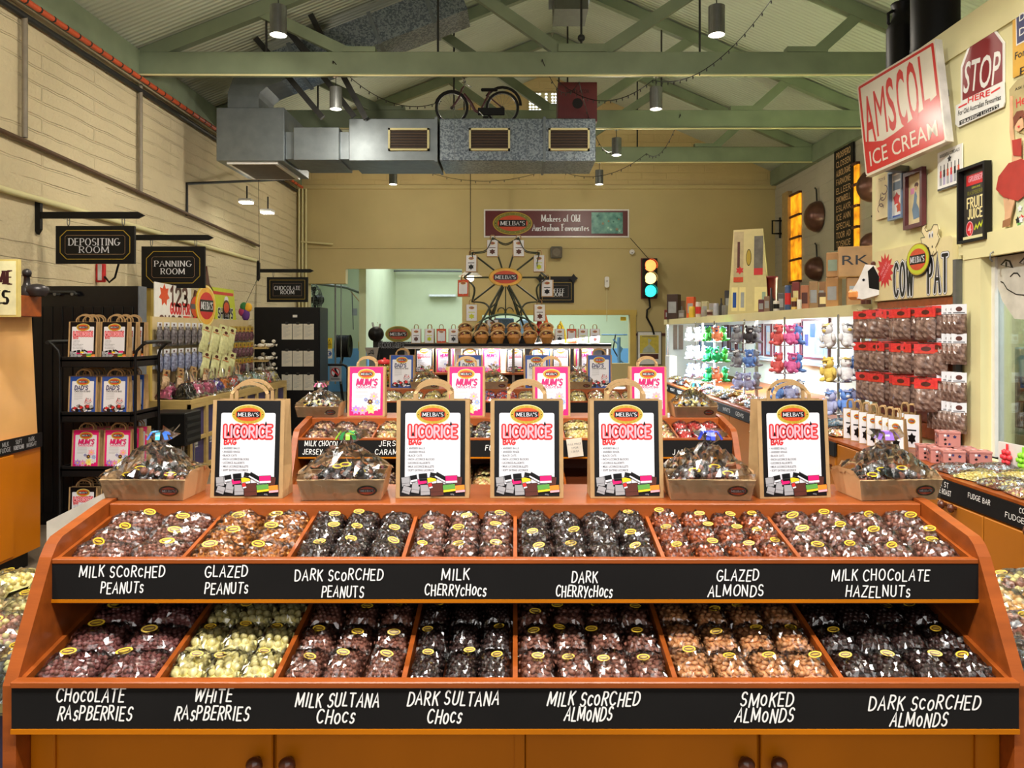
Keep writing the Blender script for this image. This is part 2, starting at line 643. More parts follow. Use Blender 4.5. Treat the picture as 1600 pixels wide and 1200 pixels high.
def strokes(mb, txt, h, m, M, x=0, y=0, z=0.0006, wt=.1, width=None, align='C', slant=0.0, serif=False, gap=.2, jit=0.0, low=False, rnd=None):
    """Stroke lettering. Without low, small letters are small capitals. wt is the stroke width over the height."""
    rr = rnd or random.Random(sum(ord(c) for c in txt))
    pen, items = 0.0, []
    for c in txt:
        if c == ' ':
            pen += .42
            continue
        sc = 1.0
        if c.islower() and low:
            w, ss = LOW[c]
        else:
            w, ss = GL.get(c.upper(), GL['I'])
            if c.islower():
                sc = .74
        items.append((c, pen, sc, ss, rr.uniform(-jit, jit), rr.uniform(-jit, jit)))
        pen += w * sc + gap
    tot = max(.1, pen - gap)
    kx = width / tot if width else h
    x0 = x - tot * kx / 2 if align == 'C' else x
    for c, pn, sc, ss, j1, j2 in items:
        for si, st in enumerate(ss):
            z_ = z + si * .00007
            pts = [(x0 + (pn + p[0] * sc) * kx + (slant + j1 * .5) * p[1] * sc * h, y - h / 2 + (p[1] * sc + j2 * .6) * h) for p in st]
            if serif:
                ribbon(mb, pts, wt * h / 2, z_, m, M, False, wt * h * .17, wt * h * (.95 if c not in 'MNAV' else .7))
            else:
                ribbon(mb, pts, wt * h / 2, z_, m, M, True)

# ------------------------------------------------------------------ materials
M_WOOD = mat('orange_wood', (146, 72, 24), 0.34, 0.2, 3, stretch=(1.2, 9, 9), bump=0.05, bscale=40)
M_WOODD = mat('honey_wood', (184, 106, 2), 0.45, 0.14, 2.2, stretch=(1, 1, .35), bump=0.03, spec=0.25)
M_WOODK = mat('shaded_tray_wood', (92, 42, 16), 0.45, 0.2, 4, stretch=(.5, 4, 4))  # wood colour darkened to deepen the shade inside the trays
M_PINE = mat('pale_pine', (205, 170, 112), 0.5, 0.12, 4, stretch=(6, 6, 1))
M_BLACK = mat('black_paint', (11, 10, 11), 0.5, 0.2, spec=0.3)
M_BOARD = mat('chalkboard', (14, 13, 13), 0.75, 0.25, 5, spec=0.25)
M_CHALK = mat('chalk_white', (242, 242, 240), 0.7, 0.05, 90)
M_WHITE = mat('white_print', (222, 223, 229), 0.35, 0.03)
M_KRAFT = mat('kraft_paper', (174, 140, 94), 0.75, 0.08, 30, bump=0.05, bscale=200)
M_KRAFTD = mat('kraft_card', (224, 182, 132), 0.6, 0.08, 22)
M_INK = mat('black_ink', (14, 13, 15), 0.3, 0.1, spec=0.4)
M_GOLD = mat('gold_print', (182, 152, 42), 0.4, 0.1, 120)
M_CREAMP = mat('cream_print', (240, 224, 160), 0.4, 0.05)
M_ORANGEP = mat('orange_print', (204, 74, 36), 0.4, 0.1, 60)
M_REDP = mat('red_print', (208, 44, 46), 0.4, 0.08)
M_PINKP = mat('pink_print', (226, 26, 112), 0.35, 0.06)
M_PINKL = mat('pale_pink_print', (246, 170, 182), 0.4, 0.06)
M_BLUEP = mat('blue_print', (34, 76, 160), 0.35, 0.06)
M_NAVY = mat('navy_print', (40, 44, 96), 0.4, 0.08)
M_GREYP = mat('grey_print', (92, 94, 98), 0.45, 0.1)
M_LGREY = mat('light_grey_print', (160, 162, 166), 0.45, 0.1)
M_BROWNP = mat('brown_print', (84, 40, 30), 0.4, 0.1)
M_YEL = mat('yellow_print', (238, 208, 40), 0.4, 0.06)
M_GREENP = mat('green_print', (92, 160, 70), 0.4, 0.06)
M_LIME = mat('lime_print', (196, 206, 40), 0.4, 0.06)
M_BRICKP = mat('wall_paint', (212, 192, 148), 0.8, 0.06, 2.5)
M_CREAM = mat('cream_wall_paint', (222, 214, 162), 0.7, 0.05, 3)
M_BACKP = mat('back_wall_paint', (194, 176, 124), 0.75, 0.05, 1.2)
M_GREEN = mat('green_beam_paint', (122, 134, 108), 0.55, 0.12, 3)
M_GREY = mat('grey_metal', (120, 122, 120), 0.4, 0.1, metal=0.6)
M_DARKM = mat('dark_steel', (44, 44, 42), 0.5, 0.2, metal=0.3)
M_CHROME = mat('bright_steel', (200, 202, 204), 0.22, 0.05, metal=1.0)
M_GALV = mat('galvanised_sheet', (160, 170, 178), 0.4, 0.2, 55, metal=0.85, kind='voronoi', col2=(112, 122, 132))
M_GALVS = mat('galvanised_plain', (132, 140, 144), 0.46, 0.1, 8, metal=0.85)
M_WHITEP = mat('white_enamel', (228, 226, 220), 0.3, 0.05)
M_FILM = clear_mat('clear_film', 1.0, 0.15, ior=1.45, base=0.10)
M_SEAL = clear_mat('crinkled_seal', 1.0, 0.2, ior=1.6, base=0.25)
M_CELLO = clear_mat('cellophane', 1.0, 0.14, ior=1.5, base=0.08)
M_GLASS = clear_mat('window_glass', 0.6, 0.02, (0.93, 0.97, 0.96))
M_PANE = clear_mat('servery_glass', 0.12, 0.03, (0.95, 0.98, 0.98), base=0.0)
M_KNOB = mat('brown_knob', (86, 44, 26), 0.2, 0.15)


def brick_mat(name, col, sx, sy, depth, strength, axis):
    """Painted brickwork: even paint with mortar joints and patches showing as relief."""
    m = mat(name, col, 0.8, 0.07, 1.5)
    nt = m.node_tree
    N, L = nt.nodes, nt.links
    tc = N.new('ShaderNodeTexCoord')
    mp = N.new('ShaderNodeMapping')
    mp.inputs['Rotation'].default_value = axis
    L.new(tc.outputs['Object'], mp.inputs[0])
    br = N.new('ShaderNodeTexBrick')
    br.inputs['Scale'].default_value = 1.0
    br.inputs['Brick Width'].default_value = sx
    br.inputs['Row Height'].default_value = sy
    br.inputs['Mortar Size'].default_value = 0.012
    br.inputs['Mortar Smooth'].default_value = 0.4
    br.inputs['Color1'].default_value = (1, 1, 1, 1)
    br.inputs['Color2'].default_value = (.85, .85, .85, 1)
    br.inputs['Mortar'].default_value = (0, 0, 0, 1)
    wob = N.new('ShaderNodeTexNoise')
    wob.inputs['Scale'].default_value = 3
    L.new(mp.outputs[0], wob.inputs['Vector'])
    mxv = N.new('ShaderNodeMix')
    mxv.data_type = 'VECTOR'
    mxv.inputs[0].default_value = 0.04
    L.new(mp.outputs[0], mxv.inputs[4])
    L.new(wob.outputs['Color'], mxv.inputs[5])
    L.new(mxv.outputs[1], br.inputs['Vector'])
    n = N.new('ShaderNodeTexNoise')
    n.inputs['Scale'].default_value = 22
    n.inputs['Detail'].default_value = 5
    L.new(mp.outputs[0], n.inputs['Vector'])
    msk = N.new('ShaderNodeTexNoise')
    msk.inputs['Scale'].default_value = 1.3
    L.new(mp.outputs[0], msk.inputs['Vector'])
    rp = N.new('ShaderNodeValToRGB')
    rp.color_ramp.elements[0].position = 0.38
    rp.color_ramp.elements[1].position = 0.62
    L.new(msk.outputs['Fac'], rp.inputs[0])
    mu = N.new('ShaderNodeMix')
    mu.data_type = 'FLOAT'
    L.new(rp.outputs[0], mu.inputs[0])
    mu.inputs[2].default_value = 0.9
    L.new(br.outputs['Color'], mu.inputs[3])
    ad = N.new('ShaderNodeMath')
    ad.operation = 'MULTIPLY_ADD'
    ad.inputs[1].default_value = 0.35
    L.new(n.outputs['Fac'], ad.inputs[0])
    L.new(mu.outputs[0], ad.inputs[2])
    bp = N.new('ShaderNodeBump')
    bp.inputs['Strength'].default_value = strength
    bp.inputs['Distance'].default_value = depth
    L.new(ad.outputs[0], bp.inputs['Height'])
    L.new(bp.outputs[0], N['Principled BSDF'].inputs['Normal'])
    return m


M_LBRICK = brick_mat('left_wall_brick', (212, 197, 160), 1.7, 0.145, 0.035, 1.0, (0, PI / 2, PI / 2))
M_RBRICK = brick_mat('right_wall_brick', (176, 170, 150), 0.5, 0.16, 0.02, 0.7, (0, PI / 2, PI / 2))
M_GBRICK = brick_mat('gable_brick', (206, 182, 128), 0.5, 0.15, 0.02, 0.8, (PI / 2, 0, 0))


def roof_mat():
    m = mat('roof_sheet', (180, 188, 168), 0.6, 0.05, 1.2)
    nt = m.node_tree
    N, L = nt.nodes, nt.links
    tc = N.new('ShaderNodeTexCoord')
    w = N.new('ShaderNodeTexWave')
    w.wave_type = 'BANDS'
    w.bands_direction = 'Y'
    w.inputs['Scale'].default_value = 4.2
    w.inputs['Distortion'].default_value = 0.05
    L.new(tc.outputs['Object'], w.inputs['Vector'])
    bp = N.new('ShaderNodeBump')
    bp.inputs['Strength'].default_value = 0.55
    bp.inputs['Distance'].default_value = 0.02
    L.new(w.outputs['Fac'], bp.inputs['Height'])
    L.new(bp.outputs[0], N['Principled BSDF'].inputs['Normal'])
    return m


M_ROOF = roof_mat()
M_FLOOR = mat('concrete_floor', (122, 108, 92), 0.55, 0.25, 2.2, bump=0.1, bscale=25)

# ------------------------------------------------------------------ the room
XL, XR, YB, ZW = -4.45, 5.3, 15.4, 4.5
RX0, RZ0 = 0.65, 6.88
ROOF = lambda x: RZ0 - (RZ0 - 4.86) * (RX0 - x) / (RX0 - XL) if x < RX0 else RZ0 - (RZ0 - 4.86) * (x - RX0) / (XR - RX0)

struct('floor', MB().box(-7, 8, -4, 21.5, -0.1, 0, M_FLOOR))
struct('wall_left', MB().box(XL - .25, XL, -4, YB + .2, 0, 4.88, M_LBRICK))
w = MB()
zA, zA2, zB = wz(443, YB), wz(420, YB), wz(492, YB)
xa, xb, xc, xd, xe = wx(482, YB), wx(540, YB), wx(722, YB), wx(753, YB), wx(984, YB)
w.box(XL, xa, YB, YB + .2, 0, zA, M_BACKP)
w.box(XL, xb, YB, YB + .2, zA, zA2, M_BACKP)
w.box(XL, XR, YB, YB + .07, zA2, 4.58, M_BACKP)
w.box(xc, xd, YB, YB + .2, 0, zA2, M_BACKP)
w.box(xd, xe, YB, YB + .2, zB, zA2, M_BACKP)
w.box(xd, xe, YB, YB + .2, 0, .95, M_BACKP)
w.box(xe, XR, YB, YB + .2, 0, zA2, M_BACKP)
struct('wall_back', w)
g = MB()
g.add([(XL, YB + .08, 4.3), (XR, YB + .08, 4.3), (XR, YB + .08, ROOF(XR)), (RX0, YB + .08, RZ0), (XL, YB + .08, ROOF(XL))], [(0, 1, 2, 3, 4)], M_GBRICK)
struct('wall_gable', g)
struct('wall_right', MB().box(XR, XR + .25, 2.0, YB + .2, 0, 4.95, M_RBRICK))
# nook wall on the visitor's right with its kitchen window
XN, YN0, YN1 = 2.6, 2.2, 5.5
yw = yx(1537, XN)
zw0, zw1 = wz(712, yw), wz(403, yw)
w = MB()
w.box(XN, XN + .14, yw, YN1, 0, 3.42, M_CREAM)
w.box(XN, XN + .14, YN0, yw, 0, zw0, M_CREAM)
w.box(XN, XN + .14, YN0, yw, zw1, 3.42, M_CREAM)
w.box(XN - .012, XN, YN0, YN1, 3.22, 3.3, M_CREAM)
struct('wall_nook', w)
w = MB()
w.box(XN + .14, 5.3, YN1 - .12, YN1, 0, 1.7, M_CREAM)
w.box(XN + .14, 5.3, 2.0, YN1, 3.34, 3.42, M_CREAM)
w.box(4.5, 4.6, 2.0, YN1 - .12, 0, 3.34, mat('kitchen_wall', (150, 176, 170), 0.5, 0.06))
struct('wall_kitchen', w)
# the room behind the back wall
M_BRW = mat('back_room_wall', (206, 214, 178), 0.7, 0.04, 2)
M_BRD = mat('blue_dado', (120, 176, 226), 0.6, 0.06, 2)
w = MB()
w.box(-5.2, 4.5, 20.2, 20.4, 0, 4.2, M_BRW)
w.box(-5.4, -5.2, YB + .2, 20.4, 0, 4.2, M_BRW)
w.box(4.5, 4.7, YB + .2, 20.4, 0, 4.2, M_BRW)
w.box(-5.2, 4.5, 20.15, 20.2, 0, 1.15, M_BRD)
w.box(-5.4, 4.7, YB + .2, 20.4, 4.2, 4.3, M_WHITEP)
w.box(-3.35, -3.2, 16.2, 20.2, 0, 4.2, M_BRW)
w.box(-3.2, -3.17, 16.2, 20.2, 0, 1.2, M_BRD)
struct('wall_back_room', w)
r = MB()
for (x0, x1) in ((XL - .3, RX0), (XR + .3, RX0)):
    z0, z1 = (ROOF(XL) - .12 + .06 if x0 < 0 else ROOF(XR) - .06), RZ0
    zz = 4.86 - .3 * .396 if x0 < 0 else 4.86 - .3 * .434
    a = [(x0, -4, zz), (x0, YB + .2, zz), (x1, YB + .2, z1), (x1, -4, z1)]
    r.add(a + [(p[0], p[1], p[2] + .08) for p in a], [(0, 1, 2, 3), (7, 6, 5, 4), (0, 4, 5, 1), (3, 2, 6, 7), (0, 3, 7, 4), (1, 5, 6, 2)], M_ROOF)
struct('ceiling', r)
# wall plates, cornice, corner pipes, wall pipes
struct('trim_1', MB().box(XL, XL + .1, -4, YB, 4.56, 4.86, M_GREEN))
struct('trim_2', MB().box(XR - .1, XR, YN1, YB, 4.56, 4.86, M_GREEN))
t = MB()
t.box(XL, XR, YB - .06, YB, 4.5, 4.58, M_BACKP)
t.box(XL, XR, YB - .015, YB, wz(386, YB) - .03, wz(386, YB), M_BACKP)
struct('trim_3', t)
t = MB()                                                                  # yellow timber door frame on the left wall
M_YFR = mat('yellow_frame_paint', (196, 168, 84), 0.5, 0.08, 3)
t.box(XL, XL + .1, 9.02, 9.14, 0, 2.12, M_YFR)
t.box(XL, XL + .06, 9.14, 9.3, 0, 2.05, M_CREAM)
t.box(XL, XL + .1, 9.3, 9.42, 0, 2.12, M_YFR)
t.box(XL, XL + .12, 9.0, 9.45, 2.12, 2.22, M_YFR)
struct('door_1', t)
t = MB()                                                                  # timber frame round the far servery window
for (x0, x1, z0, z1) in ((xd - .1, xd, .9, zB), (xe, xe + .12, 0, zB), (xd - .12, xe + .14, zB, zB + .1)):
    t.box(x0, x1, YB - .04, YB + .01, z0, z1, M_YFR)
struct('window_1', t)
pane = MB().box(xd, xe, YB + .09, YB + .1, .95, zB, M_PANE)
struct('window_1_pane', pane)
t = MB()                                                                  # nook window frame
t.box(XN - .03, XN + .16, yw - .02, yw + .13, zw0, zw1, M_CREAM)
t.box(XN - .035, XN + .165, YN0 - .01, yw + .135, zw1, zw1 + .13, M_CREAM)
t.box(XN + .03, XN + .08, yw - .05, yw - .02, zw0, zw1, M_WHITEP)
t.box(XN - .05, XN + .17, YN0 - .01, yw + .1, zw0 - .05, zw0, M_CREAM)
struct('window_2', t)
struct('window_2_pane', MB().box(XN + .05, XN + .056, YN0, yw - .05, zw0, zw1, M_GLASS))
M_AMBER = mat('amber_glass', (250, 168, 30), 0.3, 0.3, 5, emit=0.9, col2=(150, 84, 10))  # emission stands in for light coming through the panes
for k, (c0, c1, p0, p1, nn) in enumerate(((1238, 1253, 303, 440, 4), (1336, 1344, 256, 388, 4))):
    y0, y1 = yx(c0, XR), yx(c1, XR)
    ym = (y0 + y1) / 2
    t = MB()
    z0, z1 = wz(p1, ym), wz(p0, ym)
    for i in range(nn):
        t.box(XR - .03, XR - .01, y1, y0, z0 + (z1 - z0) * i / nn + .02, z0 + (z1 - z0) * (i + 1) / nn - .02, M_AMBER)
    for i in range(nn + 1):
        t.box(XR - .06, XR, y1, y0, z0 + (z1 - z0) * i / nn - .02, z0 + (z1 - z0) * i / nn + .02, M_BROWNP)
    if k == 0:
        t.box(XR - .09, XR, y0, y0 + .3, z0 - .05, z1 + .1, mat('tan_reveal', (178, 150, 96), .7))
    struct('window_%d' % (k + 3), t)
# conduit and pipes on the left wall
o = MB().tube([(XL + .16, y, 4.5) for y in (-1, 3, 7, 11, 15.2)], .028, mat('orange_conduit', (196, 82, 44), 0.5, .1), 8)
for i in range(60):
    y = 3 + i * .2
    o.tube([(XL + .16, y, 4.5), (XL + .16, y + .02, 4.5)], .031, M_DARKM, 8)
tag(o.build('conduit'), 'orange ringed conduit running along the top of the brick wall', 'conduit')
for (z, c, r_, lab, m_) in ((4.43, 0, .03, 'black pipe directly under the orange conduit on the brick wall', M_DARKM),):
    tag(MB().tube([(XL + .05, -1, z), (XL + .05, 15.2, z)], r_, m_).build('wall_pipe'), lab, 'pipe')
M_BPIPE = mat('brown_pipe', (88, 64, 44), 0.5, .1)
tag(MB().tube([(XL + .05, 3, 3.42), P(0, 207, 6.52) + Vector((.05, 0, 0)), P(400, 384, 12.97) + Vector((.05, 0, 0))], .022, M_BPIPE).build('wall_pipe'), 'long brown pipe sloping across the middle of the brick wall', 'pipe')
tag(MB().tube([(XL + .05, 4, wz(290, 6.6) + .04), P(0, 297, 6.52) + Vector((.05, 0, 0)), P(395, 407, 12.9) + Vector((.05, 0, 0))], .03, M_CREAM).build('wall_pipe'), 'cream pipe on the brick wall behind the hanging room signs', 'pipe')
for (px, p0, p1, lab) in ((30, 25, 215, 'vertical grey pipe on the brick wall near the front corner'), (213, 132, 300, 'vertical grey pipe on the brick wall near the first tie beam')):
    Y = -yx(px, XL) * -1
    tag(MB().tube([(XL + .05, Y, wz(p0, Y)), (XL + .05, Y, wz(p1, Y))], .025, mat('grey_pipe', (132, 122, 104), .5)).build('wall_pipe'), lab, 'pipe')
o = MB()
for k, dx in enumerate((.06, .13, .2)):
    o.tube([(XL + dx, YB - .06, 4.5), (XL + dx, YB - .06, 1.2)], .022, M_CREAM, 6)
o.tube([(XL + .1, YB - .07, wz(386, YB) + .1), (XL + .75, YB - .07, wz(386, YB) + .05)], .02, M_CREAM, 6)
tag(o.build('pipe_cluster'), 'cluster of cream pipes down the far corner of the brick wall', 'pipes')
# black rail carrying two floodlights
o = MB().tube([P(292, 337, 10.2), P(292, 287, 10.2), P(455, 280, 12.4)], .02, M_DARKM, 6)
tag(o.build('light_rail'), 'thin black rail bent out from the brick wall above two floodlights', 'rail')
for k, (px, py, Y) in enumerate(((384, 316, 11.2), (417, 332, 11.6))):
    t = thing('floodlight', ('white floodlight on the brick wall, the nearer of the pair', 'white floodlight on the brick wall, the farther of the pair')[k], 'light', P(px, py, Y), (0, 0, 0), 'floodlights on the brick wall')
    MB().box(-.1, .1, -.06, .1, 0, .05, M_WHITEP, bev=.015).tube([(0, .05, .05), (0, .05, .25)], .012, M_DARKM, 6).build('housing', t)
    MB().box(-.085, .085, -.05, .09, -.012, 0, mat('lit_lens', (255, 250, 235), .3, .02, emit=14)).build('lens', t)
# red fire fitting and bracket marks on the brick wall
t = thing('fire_hose_nozzle', 'red and white fittings on the brick wall below the first room sign', 'fire fitting', P(156, 441, 8.0))
MB().box(-.05, .05, 0, .04, -.0, .2, M_REDP, bev=.01).box(-.02, .02, -.006, 0, .02, .19, M_WHITE).build('red_bracket', t)
MB().tube([(.05, 0, .06), (.1, 0, .0), (.16, 0, .05), (.2, 0, .2)], .012, M_BLACK, 6).build('hose', t)

# ------------------------------------------------------------------ roof trusses, duct, pendants
XK = 0.78
TR = {6.6: 'near', 8.8: 'second', 11.1: 'third', 13.3: 'far'}
TLAB = {6.6: 'green timber roof truss nearest the visitor, carrying the frontmost pendants', 8.8: 'green timber roof truss with tie beam crossing above the metal duct',
        11.1: 'green timber roof truss passing behind the metal duct', 13.3: 'green timber roof truss closest to the gable wall'}
for Y in (6.6, 8.8, 11.1, 13.3):
    t = thing('roof_truss', TLAB[Y], 'roof truss', (0, Y, 0), (0, 0, 0), 'green roof trusses')
    MB().box(XL, XR, -.06, .06, 4.58, 4.84, M_GREEN, bev=.006).box(-2.0, -1.62, -.065, .065, 4.84, 4.9, M_GREEN).box(.5, 1.05, -.07, .07, 4.84, 4.93, M_GREEN).box(3.15, 3.62, -.065, .065, 4.84, 4.9, M_GREEN).build('tie_beam', t)
    MB().tube([(XL, -.07, 4.57), (0, -.07, 4.56), (XR, -.07, 4.57)], .012, M_CREAM, 6).build('conduit', t)
    for x0 in (XL + .05, XR - .05):
        MB().bar((x0, 0, ROOF(x0) - .1), (RX0, 0, RZ0 - .12), .1, .16, M_GREEN).build('rafter', t)
    for (xb_, xt_) in ((-1.95, -2.95), (.55, -1.15), (1.0, 2.6), (3.5, 4.0)):
        MB().bar((xb_, 0, 4.84), (xt_, 0, ROOF(xt_) - .14), .08, .13, M_GREEN).build('web_brace', t)
    for x in (-.9, .77, 2.15, -2.9):
        o = MB().tube([(x, .0, 4.84), (x, .0, ROOF(x) - .1)], .013, M_DARKM, 6)
        if abs(x - .77) < .01 and Y < 9:
            o.ball((x, 0, 5.02), .045, M_DARKM)
        o.build('tie_rod', t)

# pendants
pt = thing('pendant_light', 'x', 'pendant light')
fl = MB()
prof = [(.0, .26), (.06, .26), (.068, .25)]
vs = []
for k in range(24):
    a0 = 2 * PI * k / 24
    fl.box(-.009, .009, .058, .071, .0, .25, M_GREY, RZ(a0))
fl.lathe([(.062, 0), (.062, .25), (0, .26)], M_GREY, 20)
fl.build('housing', pt)
MB().lathe([(.058, .004), (0, .004)], mat('lit_lens', (255, 250, 235), .3, .02, emit=14), 20).build('lens', pt)
MB().tube([(0, 0, .26), (.0, 0, .38)], .005, M_DARKM, 6).lathe([(.03, .37), (.03, .39), (0, .39)], M_WHITEP, 12).build('hanger', pt)
PM = Maker(pt)
PL = ['beneath the nearest truss, on the brick-wall side', 'beneath the nearest truss, on the ice cream sign side', 'in front of the duct, under the second truss', 'under the second truss, beyond the red box',
      'under the third truss, past the end of the duct', 'below the duct near the back wall', 'just below the end of the duct, near the back wall']
for (x, y), l in zip(PENDANTS, PL):
    PM.put((x, y, 4.19), label='ribbed grey pendant light ' + l, group='pendant lights on the trusses')

# supply duct
YD0, YD1 = 9.6, 10.4
ZD0, ZD1 = 3.77, wz(185, YD0)
dt = thing('air_duct', 'large galvanised metal air duct with grilles hung across the room', 'air duct', (0, 0, 0))
xd0, xd1, xd2 = wx(545, YD0), wx(683, YD0), wx(931, YD0)
MB().box(xd0, xd1, YD0, YD1, ZD0, ZD1, M_GALVS, bev=.008).build('plain_section', dt)
o = MB().box(xd1 + .03, xd2, YD0, YD1, ZD0, ZD1, M_GALV, bev=.008)
for px in (710, 748, 785, 823, 851, 898):
    x = wx(px, YD0)
    o.box(x - .004, x + .004, YD0 - .006, YD0, ZD0, ZD1, M_GALVS)
o.build('spangled_section', dt)
for px in (681, 850):
    x = wx(px, YD0)
    MB().box(x - .012, x + .022, YD0 - .02, YD1 + .01, ZD0 - .015, ZD1 + .015, M_GALVS).build('joint_flange', dt)
MB().box(wx(460, YD0), wx(531, YD0), YD0 - .04, YD1 - .05, ZD0, wz(200, YD0), M_GALVS, bev=.006).box(wx(445, YD0), wx(545, YD0), YD0 + .04, YD1 - .1, ZD0 + .03, wz(205, YD0), M_GALVS).build('mixing_box', dt)
zb = wz(168, YD0)
MB().box(wx(338, YD0), wx(444, YD0), YD0, YD1 + .35, ZD0, zb, M_GALVS, bev=.006).build('return_box', dt)
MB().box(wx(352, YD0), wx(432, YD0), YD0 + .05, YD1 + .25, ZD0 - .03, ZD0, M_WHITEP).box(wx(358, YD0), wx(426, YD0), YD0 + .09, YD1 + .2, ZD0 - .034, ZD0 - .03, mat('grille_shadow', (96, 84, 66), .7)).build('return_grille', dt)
for (p0, p1) in ((607, 671), (733, 797), (857, 921)):
    x0, x1, z0, z1 = wx(p0, YD0), wx(p1, YD0), wz(236, YD0), wz(201, YD0)
    o = MB()
    for (a, b, c, d) in ((x0, x1, z0, z0 + .025), (x0, x1, z1 - .025, z1), (x0, x0 + .025, z0, z1), (x1 - .025, x1, z0, z1)):
        o.box(a, b, YD0 - .035, YD0, c, d, M_CREAM)
    o.box(x0 + .02, x1 - .02, YD0 - .012, YD0 - .008, z0 + .02, z1 - .02, mat('vent_dark', (50, 36, 26), .6))
    for k in range(7):
        zz = z0 + .035 + (z1 - z0 - .07) * k / 6
        o.box(x0 + .025, x1 - .025, YD0 - .03, YD0 - .014, zz - .004, zz + .004, mat('vent_slat', (92, 70, 50), .5))
    o.build('grille', dt)
# sloping duct climbing to the ridge
t = thing('sloping_duct', 'spangled metal duct rising from the return box up to the ridge', 'air duct')
x0, x1 = wx(366, 9.95), wx(415, 9.95)
path = []
a0 = Vector((wx(392, 9.95), 9.95, zb))
o = MB()
pts = [a0, a0 + Vector((0, 0, .18)), a0 + Vector((.05, 0, .33)), a0 + Vector((.2, 0, .46)), a0 + Vector((.42, 0, .55))]
d = Vector((1, 0, .385)).normalized()
pts += [pts[-1] + d * 1.0, pts[-1] + d * 2.55]
hw = .2
vs, fs = [], []
for i, p in enumerate(pts):
    q = (pts[min(i + 1, len(pts) - 1)] - pts[max(i - 1, 0)]).normalized()
    n = Vector((-q.z, 0, q.x))
    for sn, sy in ((-1, -1), (1, -1), (1, 1), (-1, 1)):
        vs.append(p + n * sn * hw + Vector((0, sy * .28, 0)))
for i in range(len(pts) - 1):
    for k in range(4):
        l = (k + 1) % 4
        fs.append((i * 4 + k, i * 4 + l, i * 4 + 4 + l, i * 4 + 4 + k))
nb = 4 * 4
o.add(vs[:20], fs[:nb], M_GALVS)
o.build('elbow', t)
MB().add(vs[16:], [tuple(i - 16 for i in f) for f in fs[nb:]], M_GALV).build('run', t)
for k in (0.25, 1.35, 2.1):
    p = pts[4] + d * k
    MB().box(-.025, .025, -.3, .3, -.22, .22, M_GALVS, T(*p) @ RY(-math.atan2(d.z, d.x))).build('band', t)
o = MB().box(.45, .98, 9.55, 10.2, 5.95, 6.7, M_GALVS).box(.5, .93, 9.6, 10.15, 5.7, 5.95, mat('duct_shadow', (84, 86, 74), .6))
tag(o.build('roof_vent_box'), 'metal vent box hanging below the roof ridge', 'vent box')
# dark steel struts bracing the duct
for k, (a, b) in enumerate((((437, 35), (484, 86)), ((452, 122), (504, 184)), ((507, 122), (553, 182)), ((538, 122), (572, 186)))):
    Y = 9.5 if k else 9.0
    A_, B_ = P(*a, Y), P(*b, Y)
    q = (A_ - B_).normalized()
    while A_.z < ROOF(A_.x) - .07:
        A_ = A_ + q * .05
    o = MB().bar(A_, B_, .05, .07, M_DARKM)
    tag(o.build('steel_strut'), 'dark steel strut ' + ('above the tie beam with the pendant', 'slanting down to the return end of the duct', 'slanting behind the pendant in front of the duct', 'slanting down beside the green brace by the duct')[k], 'strut', 'dark struts round the duct')
# red box and bicycle on the duct
xr0, xr1 = wx(872, 9.75), wx(933, 9.75)
t = thing('wooden_box', 'dark red wooden box with a round hole standing on the duct', 'box', ((xr0 + xr1) / 2, 9.9, ZD1))
h = (185 - 123) * 9.75 / F
M_DRED = mat('dark_red_paint', (82, 20, 24), .5, .1)
MB().box(-(xr1 - xr0) / 2, (xr1 - xr0) / 2, -.15, .25, 0, h, M_DRED, bev=.006).build('case', t)
MB(FR((0, -.151, h * .46))).ell(0, 0, .068, .068, .002, M_BLACK).build('hole', t)
MB(FR((0, -.151, 0))).text('VENTILATOR', .045, M_BLACK, Matrix(), 0, h * .76, .002, width=.3).build('lettering', t)

t = thing('bicycle', 'old dark step-through bicycle standing on the metal duct', 'bicycle', (wx(742, 9.9), 9.9, ZD1 + .018))
M_BIKE = mat('dark_maroon_paint', (70, 26, 30), .4, .1)
sc = 9.9 / F
fx, rx_ = -(742 - 706) * sc, (785 - 742) * sc
rw = 24.5 * sc
def wheel(x):
    o = MB().tube([(x + rw * math.cos(a * PI / 16), 0, rw + rw * math.sin(a * PI / 16)) for a in range(32)], .016, M_BLACK, 6, closed=True)
    o.tube([(x + rw * .9 * math.cos(a * PI / 12), 0, rw + rw * .9 * math.sin(a * PI / 12)) for a in range(24)], .007, M_CHROME, 5, closed=True)
    for k in range(18):
        a = k * 2 * PI / 18
        o.tube([(x, 0, rw), (x + rw * .9 * math.cos(a), 0, rw + rw * .9 * math.sin(a))], .002, M_CHROME, 3)
    o.ball((x, 0, rw), .022, M_DARKM)
    o.build('wheel', t)
wheel(fx)
wheel(rx_)
hd = Vector((-(742 - 725) * sc, 0, (185 - 127) * sc))
o = MB()
o.tube([(fx, 0, rw), (fx + .09, 0, rw + .12), (fx + .13, 0, rw + .24), hd], .014, M_BIKE)
bb = Vector((.06, 0, .14))
o.tube([hd - Vector((0, 0, .1)), (-.05, 0, .27), (.0, 0, .17), bb], .02, M_BIKE)
o.tube([bb, (rx_, 0, rw)], .012, M_BIKE)
o.tube([bb, (.2, 0, .42)], .014, M_BIKE)
o.tube([(.17, 0, .36), (rx_, 0, rw)], .01, M_BIKE)
o.build('bicycle_frame', t)
MB().tube([hd, hd + Vector((.02, 0, .07)), hd + Vector((-.03, .12, .09)), hd + Vector((.08, .24, .07))], .01, M_CHROME).tube([hd + Vector((.02, 0, .07)), hd + Vector((-.03, -.12, .09)), hd + Vector((.08, -.24, .07))], .01, M_CHROME).build('handlebar', t)
MB().box(.08, .3, -.025, .025, .42, .46, M_BLACK, bev=.012).build('saddle', t)
